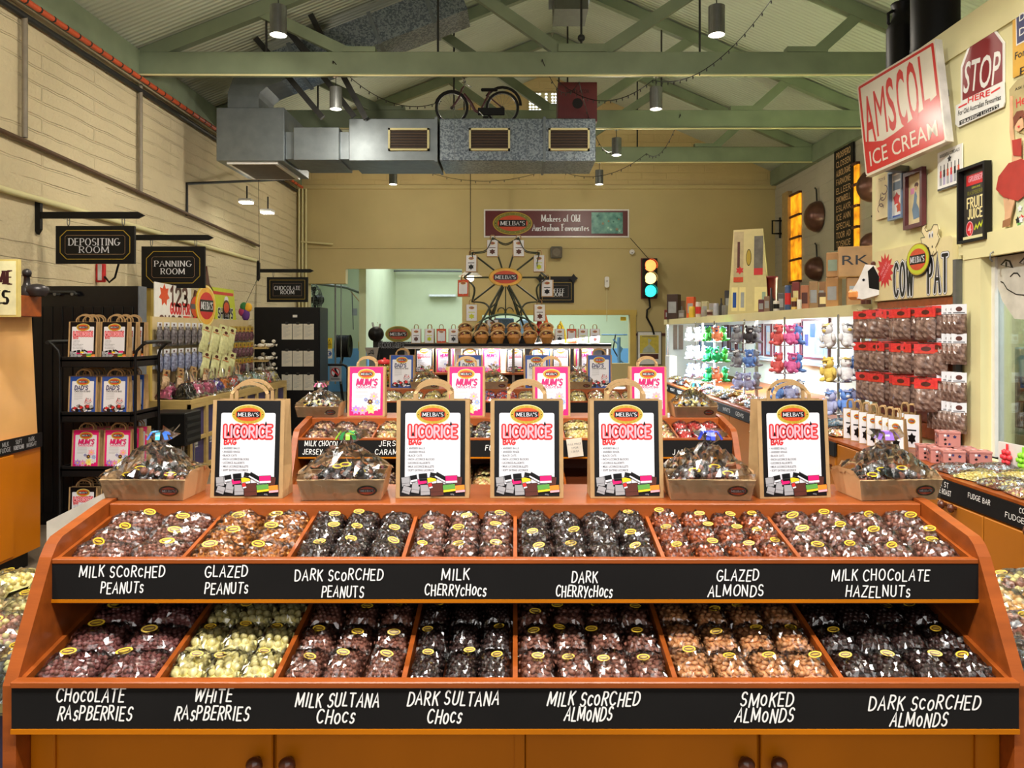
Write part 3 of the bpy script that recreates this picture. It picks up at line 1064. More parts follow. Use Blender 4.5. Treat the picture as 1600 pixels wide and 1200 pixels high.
for s_ in (1.12, 1.2):
    MB().tube([(rx_ + rw * s_ * math.cos(a * PI / 12), 0, rw + .03 + rw * s_ * math.sin(a * PI / 12)) for a in range(0, 11)], .011, M_BLACK, 6).build('mudguard', t)
MB().tube([(fx + rw * 1.1 * math.cos(a * PI / 12), 0, rw + rw * 1.1 * math.sin(a * PI / 12)) for a in range(2, 12)], .01, M_BLACK, 6).build('mudguard', t)
MB().box(.04, rx_ + .03, -.03, -.015, .1, .2, M_BLACK, bev=.006).build('chain_case', t)
MB().tube([(bb.x, -.05, .14), (bb.x + .08, -.05, .06)], .008, M_CHROME, 6).box(bb.x + .05, bb.x + .12, -.1, -.05, .05, .07, M_BLACK).build('pedal', t)

# gable vent of pierced blocks
o = MB()
x0, x1, z0, z1 = wx(826, 15.4), wx(871, 15.4), wz(184, 15.4), wz(144, 15.4)
M_SKY = mat('daylit_hole', (236, 242, 255), .5, .02, emit=1.3)
o.box(x0, x1, YB + .03, YB + .07, z0, z1, M_CREAM)
for i in range(9):
    for j in range(8):
        if i in (4, 6) and True:
            continue
        cx_, cz_ = x0 + (x1 - x0) * (i + .5) / 9, z0 + (z1 - z0) * (j + .5) / 8
        o.ell(cx_, cz_, .026, .024, -(YB + .025), M_SKY, Matrix(((1, 0, 0, 0), (0, 0, -1, 0), (0, 1, 0, 0), (0, 0, 0, 1))), 8)
tag(o.build('gable_vent'), 'pierced block vent letting in daylight high on the gable wall', 'vent')

# fairy lights draped between the trusses
def fairy(pts, lab, n=40):
    o = MB()
    res = []
    for a, b, sag in zip(pts[:-1], pts[1:], [.25] * len(pts)):
        for i in range(n + 1):
            q = i / n
            res.append(a.lerp(b, q) - Vector((0, 0, sag * 4 * q * (1 - q))))
    o.tube(res, .005, M_BLACK, 4)
    for i in range(0, len(res), 3):
        o.ball(res[i] - Vector((0, 0, .02)), (.008, .008, .018), M_DARKM, 1)
    tag(o.build('fairy_light_string'), lab, 'string lights', 'unlit fairy lights under the roof')
fairy([P(520, 95, 8.7), P(690, 158, 10.2)], 'unlit fairy lights hanging from the tie beam down to the bicycle')
fairy([P(1205, 0, 6.7), P(1020, 125, 8.7), P(870, 125, 9.4)], 'unlit fairy lights swooping from the near truss to the red box', 50)
fairy([P(1063, 178, 11.0), P(1010, 240, 12.2), P(865, 262, 12.5), P(640, 258, 13.0)], 'unlit fairy lights looping below the duct towards the back wall', 30)
fairy([P(847, 92, 8.7), P(905, 128, 9.3), P(955, 237, 10.9)], 'unlit fairy lights crossing the front of the red box', 24)

# ------------------------------------------------------------------ printed marks and carrier bags
def logo(mb, M, cx, cy, rx, ry, z=0.0006, dz=0.0003, rim=M_CREAMP, ring=M_GOLD, core=M_ORANGEP, full=True):
    """The oval shop mark: cream rim, gold ring, orange heart, black banner with white Roman capitals."""
    mb.ell(cx, cy, rx, ry, z, rim, M, 36)
    mb.ell(cx, cy, rx * .955, ry * .93, z + dz, ring, M, 36)
    mb.ell(cx, cy, rx * .76, ry * .68, z + 2 * dz, core, M, 32)
    bw, bh = rx * .7, ry * .29
    mb.flat([(cx - bw, cy - bh), (cx + bw, cy - bh), (cx + bw * .96, cy), (cx + bw, cy + bh), (cx - bw, cy + bh), (cx - bw * .96, cy)], z + 3 * dz, M_INK, M)
    strokes(mb, "MELBA'S", bh * 1.25, M_WHITE, M, cx, cy, z + 4 * dz, .19, width=bw * 1.72, serif=True)
    if full:
        for k in range(40):
            a = 2 * PI * k / 40
            x, y = cx + rx * .86 * math.cos(a), cy + ry * .81 * math.sin(a)
            mb.ell(x, y, rx * .012, ry * .02, z + 2 * dz, M_CREAMP if k % 2 else M_GREENP, M, 5)
        for s in (-1, 1):
            mb.ell(cx + s * rx * .86, cy, rx * .03, ry * .05, z + 3 * dz, M_INK, M, 8)


def sweet_block(mb, M, x, y, w, h, top, side, ang, z, line=M_INK):
    c, s = math.cos(ang), math.sin(ang)
    def tr(p): return (x + p[0] * c - p[1] * s, y + p[0] * s + p[1] * c)
    o = .0012
    mb.flat([tr(p) for p in ((-w / 2 - o, -h / 2 - h * .5 - o), (w / 2 + o, -h / 2 - h * .5 - o), (w / 2 + o, h / 2 + o), (-w / 2 - o, h / 2 + o))], z, line, M)
    mb.flat([tr(p) for p in ((-w / 2, -h / 2), (w / 2, -h / 2), (w / 2, h / 2), (-w / 2, h / 2))], z + .0002, top, M)
    mb.flat([tr(p) for p in ((-w / 2, -h), (w / 2, -h), (w / 2, -h / 2 - .0008), (-w / 2, -h / 2 - .0008))], z + .0002, side, M)


BW, BH, BD, BDT = .222, .295, .095, .05


def carrier_bag(kind, label, cat='bag'):
    t = thing('carrier_bag', label, cat)
    W, H, D, DT = BW, BH, BD, BDT
    b = MB()
    g = .022
    vs = []
    for z, d, gi in ((0, D, 0), (.09, D + (DT - D) * .09 / H, g * .5), (H, DT, g)):
        w2 = W / 2 - (.003 if z == .09 else 0)
        vs += [(-W / 2, -d / 2, z), (W / 2, -d / 2, z), (w2 - gi, 0, z), (W / 2, d / 2, z), (-W / 2, d / 2, z), (-w2 + gi, 0, z)]
    fs = [(0, 5, 4, 3, 2, 1)]
    for r in (0, 6):
        for k in range(6):
            l = (k + 1) % 6
            fs.append((r + k, r + l, r + 6 + l, r + 6 + k))
    b.add(vs, fs, M_KRAFT)
    yl = (D - DT) / 2 / H
    M = FR((0, -D / 2 - .0012, 0), (1, 0, 0), (0, yl, 1))
    pw = .0985
    body, fr = {'licorice': (M_INK, M_WHITE), 'dads': (M_BLUEP, M_WHITE), 'mums': (M_PINKP, M_WHITE)}[kind]
    b.flat([(-pw, .006), (pw, .006), (pw, H - .001), (-pw, H - .001)], 0, body, M)
    b.flat(rrect(-.084, .042, .084, .257, .006), .0004, fr, M)
    logo(b, M, 0, .252, .052, .03, .0008)
    z = .0009
    if kind == 'licorice':
        strokes(b, 'LICORICE', .034, M_REDP, M, 0, .2, z, .46, width=.142, gap=.16)
        strokes(b, 'LICORICE', .034, M_PINKL, M, 0, .2, z + .0003, .17, width=.142, gap=.16)
        for (cx, cy) in ((-.06, .193), (.055, .224)):
            b.flat([(cx - .004, cy - .005), (cx + .004, cy - .005), (cx + .002, cy + .003), (cx, cy + .008), (cx - .002, cy + .003)], z + .0006, M_INK, M)
        strokes(b, 'BAG', .015, M_REDP, M, -.072, .169, z, .3, align='L', width=.036)
        for k, s in enumerate(('ANISEED BALLS', 'ANISEED RINGS', 'BLACK CATS', 'INCH LICORICE BLOCKS', 'LICORICE ALLSORTS', 'MILK LICORICE BULLETS', 'SOFT EATING LICORICE')):
            yy = .15 - k * .011
            b.ell(-.0765, yy, .001, .001, z, M_GREYP, M, 6)
            b.text(s, .0058, M_GREYP, M, -.073, yy, z, 'L', wide=.85, bold=.012)
        zz = .0013
        spec = [(-.074, .068, .022, .018, M_LGREY, M_LGREY, .1), (-.052, .076, .018, .012, M_INK, M_WHITE, .2), (-.07, .042, .022, .014, M_LGREY, M_LGREY, -.3), (-.045, .05, .022, .02, M_LGREY, M_LGREY, -.15),
                (-.028, .064, .024, .014, M_PINKP, M_INK, .15), (-.026, .08, .022, .014, M_INK, M_INK, .1), (-.02, .044, .026, .02, M_LGREY, M_LGREY, .05), (-.002, .07, .024, .013, M_YEL, M_WHITE, .2),
                (.004, .084, .02, .01, M_INK, M_INK, -.2), (.026, .078, .036, .01, M_INK, M_WHITE, -.5), (.012, .046, .036, .024, M_BROWNP, M_BROWNP, .08), (.07, .066, .022, .024, M_BROWNP, M_BROWNP, -.1),
                (.052, .074, .032, .014, M_PINKP, M_WHITE, .05), (.046, .048, .034, .014, M_GREENP, M_YEL, .12), (.076, .046, .026, .014, mat('orange_sweet', (236, 136, 40)), M_PINKL, .1), (-.006, .054, .01, .01, M_REDP, M_WHITE, .3)]
        for k, (x, y, w_, h_, a, c, r_) in enumerate(spec):
            sweet_block(b, M, x * 1.1, y - .014, w_ * 1.08, h_, a, c, r_, zz + k * .00012, M_INK if a != M_INK else M_GREYP)
        b.text('400g', .004, M_LGREY, M, .06, .012, z)
    elif kind == 'dads':
        strokes(b, "DAD'S", .032, M_NAVY, M, -.014, .205, z, .22, width=.1, slant=.12)
        strokes(b, 'CHOCOLATE BAG', .0115, M_INK, M, -.003, .177, z, .22, width=.12)
        for k in range(7):
            b.flat([(-.065, .16 - k * .008), (.0 - .03 * (k == 6), .16 - k * .008), (.0 - .03 * (k == 6), .162 - k * .008), (-.065, .162 - k * .008)], z, M_LGREY, M)
        r = random.Random(4)
        for k in range(12):
            sweet_block(b, M, -.066 + k * .0122, .03 + r.uniform(0, .035), .026, .02, (M_BROWNP, M_REDP, M_INK, M_LGREY)[k % 4], (M_BROWNP, M_WHITE, M_INK)[k % 3], r.uniform(-.6, .6), .0013 + k * .00012)
        for k in range(3):
            pts = arc(.045, .09 + k * .012, .028 - k * .005, .02, 20 + k * 60, 300 + k * 40, 10)
            ribbon(b, pts, .0014, .003, (M_REDP, M_INK, M_REDP)[k], M)
    else:
        strokes(b, "MUM'S", .036, M_PINKP, M, 0, .204, z + .0003, .2, width=.12, slant=.16, gap=.22)
        strokes(b, "MUM'S", .036, M_BROWNP, M, .0015, .2035, z - .0001, .25, width=.12, slant=.16, gap=.22)
        strokes(b, 'CHOCOLATE BAG', .0115, M_PINKP, M, 0, .174, z, .24, width=.116)
        for k in range(6):
            b.flat([(-.065, .158 - k * .009), (.01 - .03 * (k == 5), .158 - k * .009), (.01 - .03 * (k == 5), .16 - k * .009), (-.065, .16 - k * .009)], z, M_LGREY, M)
        fl = [(.046, .12, .03, M_PINKL), (.066, .085, .02, mat('lilac_flower', (150, 170, 230))), (-.002, .1, .014, mat('blue_flower', (120, 130, 200))), (-.06, .04, .03, mat('mauve_flower', (176, 130, 210))), (-.02, .036, .03, mat('rose_flower', (232, 150, 190))),
              (.03, .046, .034, mat('lemon_flower', (240, 226, 130))), (.024, .088, .02, M_BROWNP), (.06, .05, .02, M_WHITE)]
        for k, (x, y, r_, m_) in enumerate(fl):
            b.flat(star(x, y, r_, r_ * .62, 7), .0013 + k * .0002, m_, M)
            b.ell(x, y, r_ * .22, r_ * .22, .0014 + k * .0002, M_YEL, M, 8)
    b.build('paper_body', t)
    for s, hz in ((-1, 0), (1, .008)):
        hb = MB()
        y = s * DT / 2 * .8
        path = [(-.056, y, H - .03), (-.056, y, H + .018 + hz)] + [(x_, y - s * .004, H + .018 + hz + z_) for x_, z_ in arc(0, 0, .052, .032, 165, 15, 8)] + [(.056, y, H + .018 + hz), (.056, y, H - .03)]
        for a, c in zip(path[:-1], path[1:]):
            hb.bar(a, c, .003, .01, M_KRAFT, up=(1, 0, 0.3) if abs(a[0] - c[0]) < abs(a[2] - c[2]) else (0, 0, 1))
        hb.build('handle', t)
    return t


BAG = {k: Maker(carrier_bag(k, 'x')) for k in ('licorice', 'dads', 'mums')}


# ------------------------------------------------------------------ bags of sweets in clear film
M_STK = mat('sticker_gold', (226, 186, 48), .45, .1)


def pillow(u, v, t):
    return t * max(0.0, (1 - abs(u) ** 3.2)) ** .55 * max(0.0, (1 - abs(v) ** 3.2)) ** .55


def sweet_bag(name, w, l, t, r, m, seed, shape=(1, 1, 1), label_on=True, card=True, sub=1, film=M_FILM, lab='x', cat='bag of sweets', mix=None, rough=.1, tuft=False):
    """A sealed clear bag: the sweets, the crinkled film over them, an oval sticker."""
    rd = random.Random(seed)
    root = thing(name, lab, cat)
    b = MB()
    if card:
        b.box(-w * .47, w * .47, -l * .52, l * .45, 0, .003, M_INK)
    step = r * 1.86
    base_m = m if m is not None else mix[0]
    pv, pf = [], []
    for j in range(9):
        for i in range(9):
            u, v = -.96 + 1.92 * i / 8, -.96 + 1.92 * j / 8
            pv.append((u * w / 2, v * l / 2, max(.0035, pillow(u, v, t) - r * 1.25)))
    for j in range(8):
        for i in range(8):
            a = j * 9 + i
            pf.append((a, a + 1, a + 10, a + 9))
    b.add(pv, pf, base_m, True)
    ny = max(2, int(l * .92 / step))
    for j in range(ny):
        y = -l * .45 + l * .9 * (j + .5) / ny
        nx = max(2, int(w * .94 / step))
        for i in range(nx):
            x = -w * .46 + w * .92 * (i + .5 + (.25 if j % 2 else -.25)) / nx
            x += rd.uniform(-.2, .2) * r
            yy = y + rd.uniform(-.2, .2) * r
            u, v = 2 * x / w, 2 * yy / l
            if abs(u) > .97 or abs(v) > .97:
                continue
            z = max(r * .8, pillow(u, v, t) - r * .9 + rd.uniform(-.25, .25) * r)
            k = rd.uniform(.86, 1.12)
            mm = rd.choice(mix) if mix else m
            if shape == (1, 1, 1):
                b.ball((x, yy, z), r * k, mm, sub)
            else:
                A = T(x, yy, z) @ Matrix.Rotation(rd.uniform(0, PI), 4, 'Z') @ Matrix.Rotation(rd.uniform(-.5, .5), 4, 'Y') @ Matrix.Diagonal((r * shape[0] * k, r * shape[1] * k, r * shape[2] * k, 1))
                vs, fs = ico_data(sub)
                b.add(vs, fs, mm, True, A)
    b.build('sweets', root)
    f = MB()
    n = 14
    vs, fs = [], []
    for j in range(n + 1):
        for i in range(n + 1):
            u, v = -1.0 + 2.0 * i / n, -1.12 + 2.24 * j / n
            ju, jv = (rd.uniform(-.04, .04), rd.uniform(-.04, .04)) if 0 < i < n and 0 < j < n else (0, 0)
            h = pillow(min(1, abs(u)), min(1, abs(v)), t * 1.04) + r * .25
            q = noise.noise(Vector((u * 2.4 + seed, v * 2.4, seed * .7)))
            edge = max(0, abs(v) - .95) / .17
            z = h + abs(q) * .012 + rd.uniform(0, .0075) + edge * rd.uniform(0, .014)
            vs.append(((u + ju) * w / 2, (v + jv) * l / 2, z))
    for j in range(n):
        for i in range(n):
            a = j * (n + 1) + i
            if (i + j) % 2:
                fs += [(a, a + 1, a + n + 2), (a, a + n + 2, a + n + 1)]
            else:
                fs += [(a, a + 1, a + n + 1), (a + 1, a + n + 2, a + n + 1)]
    if tuft:
        for k in range(9):
            a = 2 * PI * k / 9
            b0 = len(vs)
            vs += [(0, 0, t), (.05 * math.cos(a), .03 * math.sin(a) + .02, t + .07 + rd.uniform(0, .03)), (.05 * math.cos(a + .9), .03 * math.sin(a + .9) + .02, t + .05 + rd.uniform(0, .03))]
            fs.append((b0, b0 + 1, b0 + 2))
    f.add(vs, fs, film)
    for sg in (-1, 1):
        b0, sv, sf = 0, [], []
        ns = 11
        for i in range(ns + 1):
            u = -1 + 2 * i / ns
            lift = rd.uniform(.004, .022) if sg > 0 else rd.uniform(.002, .012)
            sv += [(u * w * .49, sg * l * .44, t * .30 + rd.uniform(0, .005)), (u * w * .5 + rd.uniform(-.004, .004), sg * l * .52, t * .2 + rd.uniform(-.003, .006)), (u * w * .5 + rd.uniform(-.004, .004), sg * l * .6, lift)]
        for i in range(ns):
            for j in range(2):
                a = i * 3 + j
                sf += [(a, a + 3, a + 4), (a, a + 4, a + 1)] if (i + j) % 2 else [(a, a + 3, a + 1), (a + 3, a + 4, a + 1)]
        f.add(sv, sf, M_SEAL if film is M_FILM else film)
    f.build('clear_wrapper', root)
    if label_on:
        s = MB()
        u, v = rd.uniform(-.5, .25), rd.uniform(.0, .4)
        A = T(u * w / 2, v * l / 2, pillow(u, v, t) + r * .25 + .009) @ RZ(rd.uniform(-.35, .35)) @ RX(.55)
        k = min(1.15, w / .1)
        s.ell(0, 0, .018 * k, .0085 * k, 0, M_STK, A, 18)
        s.ell(0, 0, .0135 * k, .0054 * k, .0004, M_BROWNP, A, 14)
        s.ell(0, 0, .0115 * k, .0028 * k, .0007, M_GOLD, A, 10)
        s.build('oval_sticker', root)
    return root


def choc(name, col, rough=.13):
    return mat(name, col, rough, .22, 40)


C_MILK, C_DARK, C_WHITE = choc('milk_chocolate', (142, 92, 76)), choc('dark_chocolate', (64, 44, 40)), choc('white_chocolate', (236, 222, 150))
C_MILKR = choc('milk_raspberry', (130, 80, 76))
C_PNUT = mat('glazed_peanut', (214, 140, 62), .25, .3, 60, col2=(150, 80, 30))
C_ALM = mat('glazed_almond', (168, 84, 44), .25, .3, 60)
C_SMOK = mat('smoked_almond', (214, 150, 96), .4, .2, 60)


def fill_tray(p0, p1, z0, z1, xa_, xb_, cols, rows, spec, what, side, tier, group, name='chocolate_bag', skip=(), lift=.0):
    """Lays rows of bags on a sloping tray from the front edge (y p0, height z0) to the back (p1, z1)."""
    wid = (xb_ - xa_) / cols
    dep = (p1 - p0) / rows
    w_, l_ = wid * .985, dep * 1.08
    t_ = spec.get('t', .036)
    mk = [Maker(sweet_bag(name, w_, l_, t_, spec['r'], spec.get('m'), 13 * k + int(abs(xa_ * 1000)) + rows, spec.get('shape', (1, 1, 1)), mix=spec.get('mix'), sub=spec.get('sub', 1), label_on=spec.get('sticker', True), card=spec.get('card', True))) for k in range(2)]
    rown = ('front row', 'middle row', 'back row') if rows == 3 else ('front row', 'back row')
    sl = math.atan2(z1 - z0, p1 - p0)
    for r in range(rows):
        for c in range(cols):
            if (r, c) in skip:
                continue
            y = p0 + dep * (r + .55)
            z = z0 + (z1 - z0) * (r + .55) / rows + .004 + lift
            M = mk[(r * 2 + c + (c > 1)) % 2] if not (r == 0 and c < 2) else mk[c % 2]
            e = RND.uniform
            o_ = M.put((xa_ + wid * (c + .5) + e(-.003, .003), y, z + e(0, .006)), (sl + e(-.05, .12), e(-.06, .06), e(-.09, .09)),
                  'bag of %s, %s, %s, %s' % (what, tier, rown[r], ('beside ' + side if c == 0 else '%s along from %s' % (ORD[c], side))), group)
            M.vary(o_, RND, w_ * .16, l_ * .14)


SP = {
    'milk_peanut': dict(r=.0068, m=C_MILK), 'glazed_peanut': dict(r=.0072, m=C_PNUT, shape=(1.15, .85, .8)), 'dark_peanut': dict(r=.0064, m=C_DARK), 'milk_cherry': dict(r=.0085, m=C_MILK),
    'dark_cherry': dict(r=.0075, m=C_DARK), 'glazed_almond': dict(r=.0078, m=C_ALM, shape=(1.3, .85, .75)), 'hazelnut': dict(r=.0088, m=C_MILK),
    'raspberry': dict(r=.0074, m=C_MILKR), 'white_raspberry': dict(r=.0108, m=C_WHITE, sub=2), 'milk_sultana': dict(r=.0064, m=C_MILK), 'dark_sultana': dict(r=.006, m=C_DARK),
    'milk_almond': dict(r=.0078, m=C_MILK, shape=(1.35, .9, .8)), 'smoked_almond': dict(r=.0084, m=C_SMOK, shape=(1.35, .85, .7)), 'dark_almond': dict(r=.0074, m=C_DARK, shape=(1.25, .9, .85)),
}


# ------------------------------------------------------------------ counter display units
UX = 1.19


def display_unit(dy, ud, ld, utext, ltext, label, front=True):
    t = thing('display_counter', label, 'display counter', (0, dy, 0), group='two-tier display counters')
    prof = [(1.80, 0), (1.80, .755)] + [(1.80 + .155 * q, .755 + .295 * q) for q in (.1, .9)] + [(1.962, 1.048), (1.985, 1.062), (2.2, 1.098), (2.235, 1.103), (2.5, 1.103), (2.5, 0)]
    for s in (-1, 1):
        b = MB()
        M = Matrix(((0, 0, 1, 0), (1, 0, 0, 0), (0, 1, 0, 0), (0, 0, 0, 1)))
        x0 = UX if s > 0 else -UX - .032
        b.prism(prof, x0, x0 + .032, M_WOOD, M)
        b.build('side_panel', t)
    MB().box(-UX, UX, 2.215, 2.5, 1.074, 1.095, M_WOOD, bev=.003).build('top_shelf', t)
    MB().box(-UX, UX, 2.213, 2.232, 1.048, 1.0955, M_WOOD, bev=.003).build('top_rail', t)
    MB().box(-UX, UX, 2.23, 2.25, .9, 1.08, M_WOODK).build('tray_back', t)
    # upper tray
    b = MB()
    b.add([(-UX, 1.955, .974), (UX, 1.955, .974), (UX, 2.232, 1.032), (-UX, 2.232, 1.032), (-UX, 1.955, .962), (UX, 1.955, .962), (UX, 2.232, 1.02), (-UX, 2.232, 1.02)],
          [(0, 1, 2, 3), (7, 6, 5, 4), (0, 4, 5, 1), (2, 6, 7, 3)], M_WOODK)
    b.build('upper_tray', t)
    MB().box(-UX, UX, 1.938, 1.96, 1.003, 1.016, M_WOOD, bev=.002).build('upper_lip', t)
    for x in [-UX + .006] + ud + [UX - .006]:
        b = MB()
        b.add([(x - .005, 1.957, .968), (x + .005, 1.957, .968), (x + .005, 2.215, 1.023), (x - .005, 2.215, 1.023), (x - .005, 1.957, 1.014), (x + .005, 1.957, 1.014), (x + .005, 2.215, 1.06), (x - .005, 2.215, 1.06)],
              [(3, 2, 1, 0), (4, 5, 6, 7), (0, 1, 5, 4), (2, 3, 7, 6), (0, 4, 7, 3), (1, 2, 6, 5)], M_WOOD)
        b.build('divider', t)
    # upper chalkboard
    b = MB().box(-UX, UX, 1.94, 1.955, .912, 1.003, M_BOARD)
    M = FR((0, 1.9392, 0))
    for (s, cx, cy, ww) in utext:
        Y = 1.939 + dy
        strokes(b, s, .0275, M_CHALK, M, wx(cx, Y), wz(cy, Y), .0006, .125, width=ww * Y / F, jit=.13, slant=.1, gap=.26)
    b.build('upper_chalkboard', t)
    MB().box(-UX, UX, 1.937, 1.957, .904, .912, M_WOODD).build('board_edge', t)
    MB().box(-UX, UX, 1.957, 2.23, .895, .906, M_WOODK).build('upper_tray_bottom', t)
    # lower tray
    b = MB()
    b.add([(-UX, 1.81, .726), (UX, 1.81, .726), (UX, 2.2, .804), (-UX, 2.2, .804), (-UX, 1.81, .714), (UX, 1.81, .714), (UX, 2.2, .792), (-UX, 2.2, .792)],
          [(0, 1, 2, 3), (7, 6, 5, 4), (0, 4, 5, 1), (2, 6, 7, 3)], M_WOODK)
    b.build('lower_tray', t)
    MB().box(-UX, UX, 2.2, 2.215, .6, .9, M_WOODK).build('lower_tray_back', t)
    MB().box(-UX - .004, UX + .004, 1.784, 1.812, .756, .771, M_WOOD, bev=.002).build('lower_lip', t)
    for x in [-UX + .006] + ld + [UX - .006]:
        b = MB()
        b.add([(x - .006, 1.811, .716), (x + .006, 1.811, .716), (x + .006, 2.19, .794), (x - .006, 2.19, .794), (x - .006, 1.811, .766), (x + .006, 1.811, .766), (x + .006, 2.19, .842), (x - .006, 2.19, .842)],
              [(3, 2, 1, 0), (4, 5, 6, 7), (0, 1, 5, 4), (2, 3, 7, 6), (0, 4, 7, 3), (1, 2, 6, 5)], M_WOOD)
        b.build('divider', t)
    b = MB().box(-UX - .004, UX + .004, 1.79, 1.806, .658, .756, M_BOARD)
    M = FR((0, 1.7892, 0))
    for (s, cx, cy, ww) in ltext:
        Y = 1.789 + dy
        strokes(b, s, .0315, M_CHALK, M, wx(cx, Y), wz(cy, Y), .0006, .125, width=ww * Y / F, jit=.13, slant=.2, gap=.26)
    b.build('lower_chalkboard', t)
    MB().box(-UX - .004, UX + .004, 1.786, 1.81, .647, .658, M_WOODD).build('board_edge', t)
    # cupboard below
    MB().box(-UX, UX, 1.88, 2.46, .1, .646, M_WOODD).build('cupboard', t)
    MB().box(-UX, UX, 1.9, 2.45, 0, .1, M_BLACK).build('plinth', t)
    for s in (-1, 1):
        MB().box(s * UX, s * (UX - .06), 1.852, 1.885, 0, .646, M_WOODD, bev=.003).build('post', t)
    if front:
        xs = [wx(60, 1.87), wx(430, 1.87) , wx(818, 1.87), wx(1185, 1.87), wx(1556, 1.87)]
        for k in range(4):
            d = MB().box(xs[k] + .004, xs[k + 1] - .004, 1.862, 1.88, .12, .612, M_WOODD, bev=.003)
            d = d.build('door', t)
            kx = xs[k + 1] - .04 if k % 2 == 0 else xs[k] + .04
            MB(T(kx, 1.862, .545) @ RX(PI / 2)).lathe([(.008, 0), (.008, .012), (.018, .018), (.021, .028), (.016, .037), (0, .041)], M_KNOB, 20).build('knob', d)
        MB().box(-UX + .06, UX - .06, 1.866, 1.88, .614, .646, M_WOODD).build('door_rail', t)
        for x in (wx(812, 1.87),):
            MB().box(x - .012, x + .012, 1.858, 1.88, .1, .646, M_WOODD).build('post', t)
    return t


UD = [wx(px, 1.957) for px in (285, 450, 630, 805, 1037, 1250)]
LD = [wx(px, 1.815) for px in (245, 430, 631, 805, 1055, 1315)]
UT = [('MILK SCoRcHED', 190, 893, 133), ('PEANUTs', 190, 918, 66), ('GLAZED', 353, 893, 66), ('PEANUTs', 353, 919, 67), ('DARK ScoRCHED', 529, 898, 137), ('PEANUTS', 535, 924, 65), ('MILK', 711, 898, 43), ('CHERRYcHocs', 711, 922, 95),
      ('DARK', 913, 901, 40), ('CHERRYcHocs', 912, 924, 87), ('GLAZED', 1152, 899, 65), ('ALMONDS', 1149, 923, 86), ('MILK CHOCoLATE', 1375, 899, 152), ('HAZELNUTs', 1371, 924, 100)]
LT = [('CHocoLATE', 140, 1086, 105), ('RAsPBERRIES', 147, 1114, 115), ('WHiTE', 332, 1086, 58), ('RAsPBERRIES', 330, 1114, 115), ('MILK SULTANA', 526, 1093, 130), ('CHocs', 523, 1119, 58), ('DARK SULTANA', 707, 1091, 142), ('CHocs', 693, 1119, 52),
      ('MILK ScoRCHED', 926, 1092, 143), ('ALMoNDS', 918, 1116, 73), ('SMoKED', 1197, 1093, 82), ('ALMoNDS', 1193, 1118, 90), ('DARK ScoRCHED', 1443, 1098, 173), ('ALMoNDS', 1434, 1125, 88)]
display_unit(0, UD, LD, UT, LT, 'orange wooden two-tier sweet counter with chalkboard fronts, nearest the visitor')
GF = 'chocolate bags in the front counter'
e_ = [-UX + .012] + UD + [UX - .012]
UP = [('milk_peanut', 'milk scorched peanuts', 2), ('glazed_peanut', 'glazed peanuts', 2), ('dark_peanut', 'dark scorched peanuts', 3), ('milk_cherry', 'milk cherry chocs', 3), ('dark_cherry', 'dark cherry chocs', 4), ('glazed_almond', 'glazed almonds', 4), ('hazelnut', 'milk chocolate hazelnuts', 4)]
NB = ['the outer side panel'] + [u[1] for u in UP]
for k, (sp, wh, n) in enumerate(UP):
    fill_tray(1.96, 2.215, .977, 1.031, e_[k] + .007, e_[k + 1] - .007, n, 3, SP[sp], wh, 'the ' + NB[k] if k else 'the end panel', 'upper tray', GF)
e_ = [-UX + .012] + LD + [UX - .012]
LP = [('raspberry', 'chocolate raspberries', 2), ('white_raspberry', 'white raspberries', 3), ('milk_sultana', 'milk sultana chocs', 3), ('dark_sultana', 'dark sultana chocs', 3), ('milk_almond', 'milk scorched almonds', 4), ('smoked_almond', 'smoked almonds', 4), ('dark_almond', 'dark scorched almonds', 4)]
NB = [''] + [u[1] for u in LP]
for k, (sp, wh, n) in enumerate(LP):
    fill_tray(1.815, 2.16, .73, .797, e_[k] + .008, e_[k + 1] - .008, n, 3, SP[sp], wh, 'the ' + NB[k] if k else 'the end panel', 'lower tray', GF)

# carrier bags along the top of the front counter
YT = 2.335
LB = ['above the glazed peanuts, next to the green-bowed gift tray', 'above the milk cherry chocs', 'above the dark cherry chocs, in the middle of the three together', 'above the glazed almonds label side, beside the blue-bowed gift tray', 'between the blue-bowed and purple-bowed gift trays']
LB = ['between the turquoise and lime bows', 'beside the gift tray with lime bow', 'middle of the three together', 'beside the gift tray with plain blue bow', 'between plain blue and purple bows']
for (cx, rz, l) in ((394, -.03, LB[0]), (678, .01, LB[1]), (823, -.01, LB[2]), (976, .015, LB[3]), (1232, .09, LB[4])):
    BAG['licorice'].put((wx(cx, YT), YT, 1.0955), (0, 0, rz), 'black licorice carrier bag on front counter, ' + l, 'licorice bags on the front counter')


